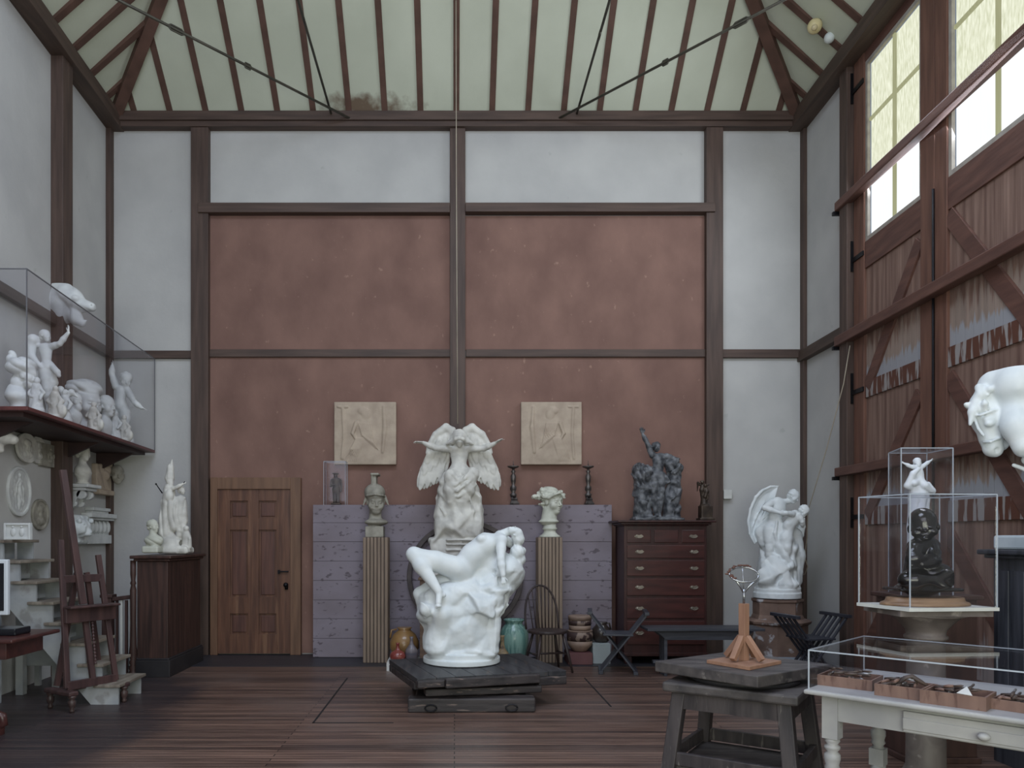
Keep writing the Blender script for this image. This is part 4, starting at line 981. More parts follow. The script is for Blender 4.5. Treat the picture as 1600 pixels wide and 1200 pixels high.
# ------------------------------------------------------------ candlesticks on the screen
cs_m = mat('tarnished_candlestick', (62, 58, 58), (104, 98, 94), .4, .6, ns=14)
for px, lb in ((802, 'tall tarnished baluster candlestick left of the right relief plaque'), (919, 'tall tarnished baluster candlestick right of the right relief plaque')):
    c = at(px, 0, 9.79); c.z = 1.941
    t = thing('candlestick', lb, 'candlestick', c)
    one('base', cs_m, MB().lathe(c, [(.085,0),(.08,.02),(.055,.05),(.06,.07),(.035,.11)], 3, smooth=False), parent=t, bevel=.006)
    one('shaft', cs_m, MB().lathe(c, [(.035,.09),(.045,.13),(.02,.15),(.04,.19),(.042,.22),(.018,.25),(.03,.29),(.036,.36),(.015,.40),(.03,.42),(.013,.44),(.02,.46)], 20), parent=t)
    one('drip_pan', cs_m, MB().lathe(c, [(.02,.455),(.07,.475),(.074,.49),(.02,.48)], 20).tube([c+Vector((0,0,.475)), c+Vector((0,0,.56))], [.007,.003], 6), parent=t)
# ============================================================ SCULPTURE: signed distance fields meshed with surface nets
V3 = lambda p: np.array([float(p[0]), float(p[1]), float(p[2])])
def nrmz(v):
    v = V3(v); n = np.linalg.norm(v); return v/n if n > 1e-9 else v
def frame(fwd, up=(0, 0, 1)):
    f = nrmz(fwd); r = nrmz(np.cross(f, V3(up))); u = np.cross(r, f)
    return np.stack([r, f, u], axis=1)           # columns: right, forward, up
LAT = np.random.RandomState(5).rand(32, 32, 32).astype(np.float32)*2-1
def vnoise(X, Y, Z, f):
    x, y, z = X*f+40, Y*f+40, Z*f+40
    xi, yi, zi = np.floor(x).astype(int), np.floor(y).astype(int), np.floor(z).astype(int)
    fx, fy, fz = x-xi, y-yi, z-zi
    fx, fy, fz = fx*fx*(3-2*fx), fy*fy*(3-2*fy), fz*fz*(3-2*fz)
    g = lambda a, b, c: LAT[(xi+a) & 31, (yi+b) & 31, (zi+c) & 31]
    return (((g(0,0,0)*(1-fx)+g(1,0,0)*fx)*(1-fy)+(g(0,1,0)*(1-fx)+g(1,1,0)*fx)*fy)*(1-fz) +
            ((g(0,0,1)*(1-fx)+g(1,0,1)*fx)*(1-fy)+(g(0,1,1)*(1-fx)+g(1,1,1)*fx)*fy)*fz)
class Sdf:
    def __init__(s, lo, hi, h):
        s.lo = V3(lo); s.h = h; s.n = np.ceil((V3(hi)-s.lo)/h).astype(int)+1
        s.F = np.full(s.n, 1.0, np.float32)
        s.ax = [(s.lo[i]+np.arange(s.n[i])*h).astype(np.float32) for i in range(3)]
    def blk(s, lo, hi):
        a = np.clip(np.floor((V3(lo)-s.lo)/s.h).astype(int), 0, s.n-1); b = np.clip(np.ceil((V3(hi)-s.lo)/s.h).astype(int)+1, 1, s.n)
        if (b <= a).any(): return None
        sl = tuple(slice(int(a[i]), int(b[i])) for i in range(3))
        return sl, s.ax[0][sl[0]][:, None, None], s.ax[1][sl[1]][None, :, None], s.ax[2][sl[2]][None, None, :]
    def put(s, sl, d, k, op):
        Fb = s.F[sl]; k = max(k, 1e-4)
        if op == 'u':
            h = np.maximum(k-np.abs(Fb-d), 0)/k; s.F[sl] = np.minimum(Fb, d)-h*h*k*.25
        else:
            d = -d; h = np.maximum(k-np.abs(Fb-d), 0)/k; s.F[sl] = np.maximum(Fb, d)+h*h*k*.25
    def cap(s, a, b, ra, rb=None, k=.01, op='u'):
        a, b = V3(a), V3(b); rb = ra if rb is None else rb; pad = max(ra, rb)+k+3*s.h
        q = s.blk(np.minimum(a, b)-pad, np.maximum(a, b)+pad)
        if q is None: return s
        sl, X, Y, Z = q; ba = b-a; L = max(float(ba@ba), 1e-9)
        t = np.clip(((X-a[0])*ba[0]+(Y-a[1])*ba[1]+(Z-a[2])*ba[2])/L, 0, 1)
        d = np.sqrt((X-a[0]-t*ba[0])**2+(Y-a[1]-t*ba[1])**2+(Z-a[2]-t*ba[2])**2)-(ra+(rb-ra)*t)
        s.put(sl, d, k, op); return s
    def limb(s, pts, rs, k=.01, op='u'):
        for i in range(len(pts)-1): s.cap(pts[i], pts[i+1], rs[i], rs[i+1], k, op)
        return s
    def ell(s, c, r, Rm=None, k=.01, op='u'):
        c, r = V3(c), V3(r); pad = r.max()+k+3*s.h
        q = s.blk(c-pad, c+pad)
        if q is None: return s
        sl, X, Y, Z = q; P = [X-c[0], Y-c[1], Z-c[2]]
        if Rm is not None: P = [P[0]*Rm[0, i]+P[1]*Rm[1, i]+P[2]*Rm[2, i] for i in range(3)]
        k0 = np.sqrt((P[0]/r[0])**2+(P[1]/r[1])**2+(P[2]/r[2])**2); k1 = np.sqrt((P[0]/r[0]**2)**2+(P[1]/r[1]**2)**2+(P[2]/r[2]**2)**2)
        s.put(sl, k0*(k0-1)/np.maximum(k1, 1e-6), k, op); return s
    def box(s, c, hf, Rm=None, rd=.0, k=.005, op='u'):
        c, hf = V3(c), V3(hf); pad = np.linalg.norm(hf)+k+3*s.h
        q = s.blk(c-pad, c+pad)
        if q is None: return s
        sl, X, Y, Z = q; P = [X-c[0], Y-c[1], Z-c[2]]
        if Rm is not None: P = [P[0]*Rm[0, i]+P[1]*Rm[1, i]+P[2]*Rm[2, i] for i in range(3)]
        Q = [np.abs(P[i])-hf[i]+rd for i in range(3)]
        d = np.sqrt(np.maximum(Q[0], 0)**2+np.maximum(Q[1], 0)**2+np.maximum(Q[2], 0)**2)+np.minimum(np.maximum(Q[0], np.maximum(Q[1], Q[2])), 0)-rd
        s.put(sl, d, k, op); return s
    def cyl(s, c, z0, z1, r, k=.004, sq=1.0, op='u'):
        pad = max(r*1.05, r*sq)+k+3*s.h
        q = s.blk((c[0]-pad, c[1]-pad, z0-k-3*s.h), (c[0]+pad, c[1]+pad, z1+k+3*s.h)); 
        if q is None: return s
        sl, X, Y, Z = q
        d = np.maximum(np.sqrt((X-c[0])**2+((Y-c[1])/sq)**2)-r, np.abs(Z-(z0+z1)/2)-(z1-z0)/2); s.put(sl, d, k, op); return s
    def plate(s, poly, yc, th, k=.01, curve=None):
        P = [V3(p) for p in poly]; lo = np.min(P, 0); hi = np.max(P, 0); pad = th+k+3*s.h; lo[1] = yc-th*4; hi[1] = yc+th*4
        q = s.blk(lo-pad, hi+pad)
        if q is None: return s
        sl, X, Y, Z = q; X2, Z2 = X[:, 0, :], Z[0, :, :]; D = None; ins = np.zeros(np.broadcast(X2, Z2).shape, bool)
        for i in range(len(P)):
            ax_, az, bx, bz = P[i][0], P[i][2], P[(i+1) % len(P)][0], P[(i+1) % len(P)][2]
            ex, ez = bx-ax_, bz-az; t = np.clip(((X2-ax_)*ex+(Z2-az)*ez)/max(ex*ex+ez*ez, 1e-9), 0, 1)
            d = np.sqrt((X2-ax_-t*ex)**2+(Z2-az-t*ez)**2); D = d if D is None else np.minimum(D, d)
            c = ((az > Z2) != (bz > Z2)) & (X2 < (bx-ax_)*(Z2-az)/((bz-az) if abs(bz-az) > 1e-9 else 1e-9)+ax_); ins ^= c
        D = np.where(ins, -D, D)[:, None, :]
        yy = yc+(curve(D) if curve else 0)
        d = np.maximum(D, np.abs(Y-yy)-th); s.put(sl, d, k, 'u'); return s
    def disp(s, lo, hi, fn, soft=.03):
        q = s.blk(lo, hi)
        if q is None: return s
        sl, X, Y, Z = q; lo, hi = V3(lo), V3(hi)
        w = np.minimum(np.minimum(np.minimum(X-lo[0], hi[0]-X), np.minimum(Y-lo[1], hi[1]-Y)), np.minimum(Z-lo[2], hi[2]-Z))
        w = np.clip(w/soft, 0, 1); s.F[sl] += (fn(X, Y, Z)*w).astype(np.float32); return s
    def noise(s, lo, hi, amp, f, soft=.03):
        return s.disp(lo, hi, lambda X, Y, Z: amp*vnoise(X, Y, Z, f), soft)
    def folds(s, lo, hi, amp, f, dr, warp=.6, wf=None, soft=.03):
        dr = nrmz(dr); wf = wf or f/6
        return s.disp(lo, hi, lambda X, Y, Z: amp*(.7-1.5*np.abs(np.sin(.5*f*(X*dr[0]+Y*dr[1]+Z*dr[2])+warp*3*vnoise(X, Y, Z, wf)))**.8), soft)
    def facets(s, lo, hi, n, amp, seed=1, soft=.03):
        rs = np.random.RandomState(seed); S = V3(lo)+rs.rand(n, 3)*(V3(hi)-V3(lo)); Nn = rs.randn(n, 3); Nn /= np.linalg.norm(Nn, axis=1)[:, None]
        def fn(X, Y, Z):
            vol = float(np.prod(V3(hi)-V3(lo))); g = 16.0/(vol/n)**(2/3.0); W_ = 1e-12; val = 0
            for i in range(n):
                dx, dy, dz = X-S[i, 0], Y-S[i, 1], Z-S[i, 2]
                w = np.exp(-g*(dx*dx+dy*dy+dz*dz)); val = val+w*(dx*Nn[i, 0]+dy*Nn[i, 1]+dz*Nn[i, 2]); W_ = W_+w
            return amp*val/W_
        return s.disp(lo, hi, fn, soft)
    def mesh(s, name, m, parent=None, org=None, smooth=True, relax=1):
        F_, h = s.F, s.h
        F_[0], F_[-1] = 1, 1; F_[:, 0], F_[:, -1] = 1, 1; F_[:, :, 0], F_[:, :, -1] = 1, 1
        S = F_ < 0; n = F_.shape
        cnt = np.zeros((n[0]-1, n[1]-1, n[2]-1), np.int8)
        for a in (0, 1):
            for b in (0, 1):
                for c in (0, 1): cnt += S[a:n[0]-1+a, b:n[1]-1+b, c:n[2]-1+c]
        act = (cnt > 0) & (cnt < 8); I, J, K = np.nonzero(act); N_ = len(I)
        idx = np.full(cnt.shape, -1, np.int32); idx[act] = np.arange(N_)
        val = {(a, b, c): F_[I+a, J+b, K+c] for a in (0, 1) for b in (0, 1) for c in (0, 1)}
        P = np.zeros((N_, 3)); Cn = np.zeros(N_)
        for ax in range(3):
            for u_ in (0, 1):
                for v_ in (0, 1):
                    p0 = [0, 0, 0]; o1, o2 = (ax+1) % 3, (ax+2) % 3; p0[o1] = u_; p0[o2] = v_; p1 = list(p0); p1[ax] = 1
                    v0, v1 = val[tuple(p0)], val[tuple(p1)]; cr = (v0 < 0) != (v1 < 0)
                    t = np.where(cr, v0/np.where(cr, v0-v1, 1), 0)
                    q = np.zeros((N_, 3)); q[:, o1] = u_; q[:, o2] = v_; q[:, ax] = t
                    P += q*cr[:, None]; Cn += cr
        P = P/Cn[:, None]; P = s.lo+(P+np.stack([I, J, K], 1))*h
        quads = []
        for ax in range(3):
            o1, o2 = (ax+1) % 3, (ax+2) % 3
            sl0 = [slice(None)]*3; sl1 = [slice(None)]*3; sl0[ax] = slice(0, -1); sl1[ax] = slice(1, None)
            a0_, a1_ = S[tuple(sl0)], S[tuple(sl1)]; E_ = np.stack(np.nonzero(a0_ != a1_), 1)
            E_ = E_[(E_[:, o1] > 0) & (E_[:, o2] > 0) & (E_[:, o1] < n[o1]-1) & (E_[:, o2] < n[o2]-1)]
            ins = a0_[E_[:, 0], E_[:, 1], E_[:, 2]]
            d1 = np.zeros(3, int); d1[o1] = 1; d2 = np.zeros(3, int); d2[o2] = 1
            g = lambda Q: idx[Q[:, 0], Q[:, 1], Q[:, 2]]
            q = np.stack([g(E_-d1-d2), g(E_-d2), g(E_), g(E_-d1)], 1)
            q[~ins] = q[~ins][:, ::-1]; quads.append(q)
        Q = np.concatenate(quads)
        for _ in range(relax):
            A = np.zeros_like(P); W_ = np.zeros(N_)
            for i in range(4):
                j = (i+1) % 4
                np.add.at(A, Q[:, i], P[Q[:, j]]); np.add.at(W_, Q[:, i], 1); np.add.at(A, Q[:, j], P[Q[:, i]]); np.add.at(W_, Q[:, j], 1)
            P = P*.5+.5*A/np.maximum(W_, 1)[:, None]
        if parent is not None: og = np.array(ORG[parent.name])
        elif org is None: og = np.array([(P[:, 0].min()+P[:, 0].max())/2, (P[:, 1].min()+P[:, 1].max())/2, P[:, 2].min()])
        else: og = V3(org)
        me = bpy.data.meshes.new(name); me.vertices.add(N_); me.vertices.foreach_set('co', (P-og).astype(np.float32).ravel())
        M_ = len(Q); me.loops.add(M_*4); me.polygons.add(M_)
        me.polygons.foreach_set('loop_start', np.arange(M_, dtype=np.int32)*4); me.polygons.foreach_set('loop_total', np.full(M_, 4, np.int32))
        me.loops.foreach_set('vertex_index', Q.astype(np.int32).ravel()); me.polygons.foreach_set('use_smooth', np.full(M_, smooth))
        me.update(calc_edges=True); me.validate(); me.materials.append(m)
        o = bpy.data.objects.new(name, me); put(o, name, parent, Vector(og)); return o
class Map:     # reads a crop of the picture as points of a plane at distance Y, with depth offsets d
    def __init__(s, ox, oy, sc, Y): s.ox, s.oy, s.sc, s.Y = ox, oy, sc, Y; s.u = Y/F/sc      # metres per crop pixel
    def __call__(s, x, y, d=0.0):
        Y = s.Y+d; return np.array([(s.ox+x/s.sc-CX)*Y/F, Y, EYE-(s.oy+y/s.sc-HY)*Y/F])
def head(S, c, u, fwd, up=(0, 0, 1), hair=None, k=None, beard=False):
    """c centre, u height of the head"""
    Rm = frame(fwd, up); k = k or .04*u
    P = lambda x, y, z: V3(c)+Rm @ np.array([x, y, z])*u
    S.ell(P(0, -.06, .14), (.325*u, .405*u, .36*u), Rm, k)
    S.ell(P(0, .09, -.10), (.262*u, .25*u, .37*u), Rm, k*2.2)
    S.ell(P(0, .20, -.38), (.12*u, .115*u, .095*u), Rm, k*2)
    S.cap(P(-.14, .30, .07), P(.14, .30, .07), .042*u, k=k*1.5)
    for sx in (-1, 1):
        S.ell(P(sx*.14, .395, -.005), (.085*u, .075*u, .042*u), Rm, k*.7, 's')
        S.ell(P(sx*.135, .288, -.01), (.065*u, .05*u, .036*u), Rm, k*.25)
        S.ell(P(sx*.18, .19, -.14), (.10*u, .10*u, .12*u), Rm, k*2)
        S.ell(P(sx*.325, -.02, -.03), (.035*u, .08*u, .11*u), Rm, k*.4)
    S.cap(P(0, .325, .07), P(0, .412, -.125), .028*u, .038*u, k*.7)
    S.cap(P(-.035, .365, -.145), P(.035, .365, -.145), .028*u, k=k*.4)
    S.limb([P(-.085, .295, -.245), P(-.02, .33, -.232), P(.02, .33, -.232), P(.085, .295, -.245)], [.018*u, .026*u, .026*u, .018*u], k*.3)
    S.limb([P(-.06, .30, -.288), P(0, .325, -.292), P(.06, .30, -.288)], [.02*u, .028*u, .02*u], k*.3)
    S.cap(P(-.08, .36, -.262), P(.08, .36, -.262), .009*u, k=k*.2, op='s')
    if beard:
        S.ell(P(0, .2, -.45), (.22*u, .2*u, .24*u), Rm, k*2)
    if hair:
        S.ell(P(0, -.12, .19), (.385*u, .425*u, .37*u), Rm, k)
        S.ell(P(0, -.30, -.02), (.30*u, .22*u, .30*u), Rm, k)
        S.ell(P(0, .36, -.02), (.24*u, .16*u, .22*u), Rm, k*.8, 's') if False else None
        hv = .5*u; cc = P(0, -.14, .2)
        S.disp(cc-hv, cc+hv, lambda X, Y, Z: (hair if isinstance(hair, float) else .02)*u*np.sin((26/u)*((X-cc[0])*Rm[0, 2]+(Y-cc[1])*Rm[1, 2]+(Z-cc[2])*Rm[2, 2]+.16*u*vnoise(X, Y, Z, 4/u)))*np.clip(-((X-cc[0])*Rm[0, 1]+(Y-cc[1])*Rm[1, 1]+(Z-cc[2])*Rm[2, 1])/u*4+1.3, 0, 1), .05*u)
def hand(S, w, d, nrm, L, curl=.3, spread=.16, thumb=1):
    """w wrist, d direction of the fingers, nrm back of the hand, L hand length"""
    d = nrmz(d); nrm = nrmz(nrm); x = nrmz(np.cross(d, nrm)); nrm = np.cross(x, d); Rm = np.stack([x, d, nrm], 1); w = V3(w)
    S.ell(w+d*.25*L, (.2*L, .29*L, .09*L), Rm, .05*L)
    for i, (o_, ln) in enumerate(((-.15, .40), (-.05, .46), (.05, .43), (.145, .34))):
        a = w+d*.46*L+x*o_*L; dd = nrmz(d+x*o_*spread*6-nrm*curl*.5); b = a+dd*ln*.5*L; d3 = nrmz(d+x*o_*spread*6-nrm*curl*1.8); c = b+d3*ln*.5*L
        S.limb([a, b, c], [.058*L, .05*L, .038*L], .012*L)
    a = w+d*.14*L-x*.13*L*thumb; b = a+(d*.22-x*.2*thumb-nrm*.06)*L; c = b+(d*.2-x*.02*thumb-nrm*.1*curl)*L
    S.limb([a, b, c], [.075*L, .06*L, .045*L], .03*L)
def torso(S, neck, sL, sR, waist, hip, hw, k, dep=.62, bust=0, fwd=None):
    """shoulders sL sR, hip centre and half width hw"""
    neck, sL, sR, waist, hip = map(V3, (neck, sL, sR, waist, hip)); w = np.linalg.norm(sL-sR)/2
    ax = nrmz(sR-sL); up = nrmz(neck-hip); f = nrmz(np.cross(up, ax)); Rm = np.stack([ax, f, np.cross(ax, f)], 1)
    ch = (sL+sR)/2*.62+waist*.38
    S.ell(ch, (w*.98, w*dep, np.linalg.norm(neck-waist)*.52), Rm, k)
    S.cap(sL, sR, w*.34, k=k*1.5)
    S.ell(waist, (w*.72, w*dep*.86, w*.9), Rm, k*2)
    S.ell(hip, (hw, hw*.82, hw*.85), Rm, k*2)
    S.cap(ch, hip, w*.55, hw*.62, k*2)
    if bust:
        fw = nrmz(fwd) if fwd is not None else f
        for sg in (-1, 1): S.ell(ch+ax*sg*w*.42+fw*w*dep*.85+Rm[:, 2]*w*.12, (bust, bust, bust), None, k)
    return ax, f
def arm(S, s, e, w, r, k): S.limb([s, (V3(s)*.55+V3(e)*.45), e, (V3(e)*.6+V3(w)*.4), w], [r*1.08, r*.98, r*.78, r*.84, r*.52], k)
def leg(S, h, kn, an, r, k): S.limb([h, (V3(h)*.5+V3(kn)*.5), kn, (V3(kn)*.68+V3(an)*.32), an], [r*1.15, r*.98, r*.68, r*.74, r*.40], k)
def foot(S, an, toe, r, k):
    an, toe = V3(an), V3(toe); S.cap(an, an*.35+toe*.65, r*1.0, r*.95, k); S.ell(toe*.85+an*.15, (r*.9, r*.9, r*.6), None, k)
    d = nrmz(toe-an); x = nrmz(np.cross(d, (0, 0, 1))) if abs(d[2]) < .9 else np.array([1., 0, 0])
    for i in range(5): S.cap(toe*.82+an*.18+x*r*(i-2)*.42, toe+x*r*(i-2)*.42-d*r*.15*abs(i-1), r*.28, r*.22, r*.1)
def wing(S, roots, tips, n, r, th, k, nd=(0, -1, 0), lead=None, sag=0.0):
    """overlapping feathers from a root polyline to a tip polyline"""
    def pl(P, t):
        P = [V3(p) for p in P]; L = [0]
        for i in range(len(P)-1): L.append(L[-1]+np.linalg.norm(P[i+1]-P[i]))
        t *= L[-1]
        for i in range(len(P)-1):
            if t <= L[i+1]+1e-9: q = (t-L[i])/max(L[i+1]-L[i], 1e-9); return P[i]*(1-q)+P[i+1]*q
        return P[-1]
    nd = nrmz(nd)
    for layer, (fr_, rr, off) in enumerate(((1.0, 1.0, 0.0), (.62, .85, .55), (.34, .75, 1.0))):
        for i in range(n):
            t = (i+.5)/n; a = pl(roots, t); b0 = pl(tips, t); b = a+(b0-a)*fr_
            c = (a+b)/2+nd*th*off*1.5+nd*th*1.1*((i % 2)-.5); d = b-a; L = np.linalg.norm(d)
            if L < 1e-4: continue
            Rm = frame(d, nd); S.ell(c, (r*rr, L/2, th*.75), Rm, k*.3)
    if lead is not None: S.limb(lead[0], lead[1], k*2)
plaster = mat('white_plaster', (206, 212, 214), (218, 222, 222), .55, ns=6, bump=.05, bs=30, spec=.35)
plaster_old = mat('aged_plaster', (180, 178, 172), (210, 208, 200), .65, ns=7, detail=9, bump=.08, bs=30, spec=.3)
plaster_mid = mat('studio_plaster', (188, 190, 190), (206, 208, 206), .6, ns=7, bump=.06, bs=30, spec=.3)
plaster_grey = mat('grey_plaster', (128, 124, 114), (158, 154, 142), .65, ns=9, detail=9, bump=.1, bs=30, spec=.3)
ivory = mat('ivory_plaster', (176, 177, 164), (196, 197, 184), .55, ns=8, bump=.05, bs=30)
bronze_grey = mat('grey_patina_plaster', (56, 58, 62), (116, 118, 122), .5, ns=14, detail=9, lo=.38, hi=.66, bump=.15, bs=50)
bronze_dark = mat('dark_bronze', (28, 26, 26), (42, 38, 36), .22, .55, ns=4, spec=.6, coat=.3)
bronze_brown = mat('brown_bronze', (46, 38, 34), (76, 64, 54), .45, .4, ns=12)
relief_m = mat('tan_relief_plaster', (160, 144, 128), (178, 162, 144), .75, ns=6, bump=.08, bs=30)

def rng(m, x0, x1, y0, y1, d0, d1):
    a = m(x0, y1, d0); b = m(x1, y0, d1); c_ = m(x0, y1, d1); e = m(x1, y0, d0)
    Q = np.stack([a, b, c_, e]); return Q.min(0), Q.max(0)

# ---- white reclining figure on a rock (centre)
def andromeda():
    m = Map(620, 800, 4.614, 7.45); U = m.u
    c0 = m(467, 1090, 0); zb = .316
    lo, hi = rng(m, 40, 960, 60, 1150, -.45, .45)
    t = thing('reclining_sculpture', 'white plaster reclining nude draped over a tall rock, on the dark platform', 'sculpture', (c0[0], 7.45, zb))
    S = Sdf((lo[0], 7.0, zb), (hi[0], 7.9, hi[2]), .0068)
    # rock column from stacked rounded masses, cut into facets
    for y0, y1, xa, xb, dp in ((1060, 760, 215, 725, .30), (860, 560, 225, 735, .28), (700, 520, 260, 790, .27)):
        a, b = m((xa+xb)/2, y0, 0), m((xa+xb)/2+10, y1, 0); r = (xb-xa)/2*U
        S.box((a+b)/2, (r, dp, abs(a[2]-b[2])/2), None, .13, .06)
    S.ell(m(330, 640, -.12), (150*U, .17, 110*U), None, .05); S.ell(m(220, 735, -.10), (70*U, .12, 45*U), None, .03)
    S.limb([m(560, 560, 0), m(800, 440, 0)], [.17, .15], .08); S.ell(m(790, 430, -.02), (110*U, .22, 120*U), None, .05)
    S.ell(m(700, 560, -.12), (140*U, .15, 50*U), None, .04); S.ell(m(450, 560, -.05), (150*U, .22, 70*U), None, .05)
    S.ell(m(660, 350, .04), (150*U, .16, 110*U), None, .05); S.ell(m(730, 520, .02), (110*U, .19, 75*U), None, .05); S.limb([m(620, 620, -.05), m(600, 980, -.05)], [.12, .11], .06)
    for cx, cy, d, rx, rz in ((560, 700, -.40, 60, 100), (330, 880, -.36, 60, 120)): S.ell(m(cx, cy, d), (rx*U, .07, rz*U), None, .05, 's')
    S.facets((lo[0], 7.0, zb+.1), (m(700, 0)[0], 7.9, m(0, 560, 0)[2]), 46, .42, 4, .05); S.facets((m(560, 0)[0], 7.0, m(0, 760)[2]), (hi[0], 7.9, m(0, 400, 0)[2]), 26, .34, 9, .05)
    S.noise((lo[0], 7.0, zb+.1), (hi[0], 7.9, m(0, 400, 0)[2]), .007, 14); S.noise((lo[0], 7.0, zb+.1), (hi[0], 7.9, m(0, 400, 0)[2]), .003, 34)
    S.folds((lo[0], 7.0, zb+.14), (hi[0], 7.9, m(0, 620)[2]), .011, 22, (1, .5, -.35), .9, 3, soft=.08)
    S.ell(m(235, 940, 0), (.04, .2, .05), None, .04); 
    cy_ = (c0[0], 7.45)
    S.cyl(cy_, zb+.045, zb+.11, .335, .012); S.cyl(cy_, zb, zb+.055, .372, .012)
    S.limb([m(225, 712, -.12), m(212, 706, -.27)], [.085, .062], .04)
    # body
    k = .022; hip = m(455, 425, -.08); waist = m(545, 310, -.08); neck = m(745, 165, -.04)
    S.ell(hip, (.125, .115, .105), frame((.3, 0, .1)), .03)
    S.limb([hip, waist, m(640, 240, -.06)], [.118, .104, .122], .05)
    S.ell(m(655, 235, -.06), (.145, .12, .088), frame(m(760, 190, 0)-m(560, 290, 0)) @ np.array([[0, 1, 0], [1, 0, 0], [0, 0, 1]]), .03)
    S.ell(m(612, 195, -.14), (.05, .05, .045), None, .02); S.ell(m(632, 180, .0), (.05, .05, .045), None, .02)
    sN, sF = m(752, 205, -.15), m(745, 175, .07); S.cap(sN, sF, .06, k=.05)
    # near leg with raised knee
    leg(S, m(430, 405, -.14), m(122, 305, -.22), m(300, 570, -.34), .098, .03); foot(S, m(306, 580, -.345), m(296, 695, -.41), .03, .012)
    S.cap(m(335, 600, -.33), m(305, 600, -.34), .026, k=.02); S.limb([m(330, 740, -.26), m(330, 820, -.2)], [.095, .10], .05); S.ell(m(225, 690, -.06), (60*U, .14, 75*U), None, .04); S.ell(m(225, 745, -.10), (85*U, .15, 55*U), None, .04); S.ell(m(215, 650, -.06), (60*U, .10, 80*U), None, .04)
    # far leg bent lower
    leg(S, m(420, 470, .0), m(168, 590, -.05), m(240, 745, -.04), .095, .02)
    # near arm hanging, hand on the rock
    arm(S, sN, m(750, 340, -.27), m(767, 455, -.32), .047, .015); hand(S, m(767, 460, -.32), m(770, 520, -.35)-m(767, 460, -.32), (0, -1, .25), .105, .3, .30, thumb=1)
    # far arm folded behind the head
    arm(S, sF, m(905, 280, .12), m(850, 345, .05), .045, .012)
    # head thrown back with hair falling
    S.cap(neck, m(815, 135, -.04), .042, .038, .02)
    head(S, m(852, 150, -.06), .158, (.25, -.45, .85), (.95, .1, -.3), None)
    S.ell(m(875, 195, -.03), (.062, .075, .065), None, .02); S.ell(m(868, 290, -.03), (.07, .085, .075), None, .025); S.ell(m(892, 345, -.02), (.05, .06, .05), None, .03)
    a, b = m(800, 380, -.15), m(940, 170, .1)
    S.folds((a[0], a[1], a[2]), (b[0], b[1], b[2]), .004, 150, (1, .3, .6), .5, soft=.04)
    S.mesh('figure_and_rock', plaster, t, relax=1)
andromeda()
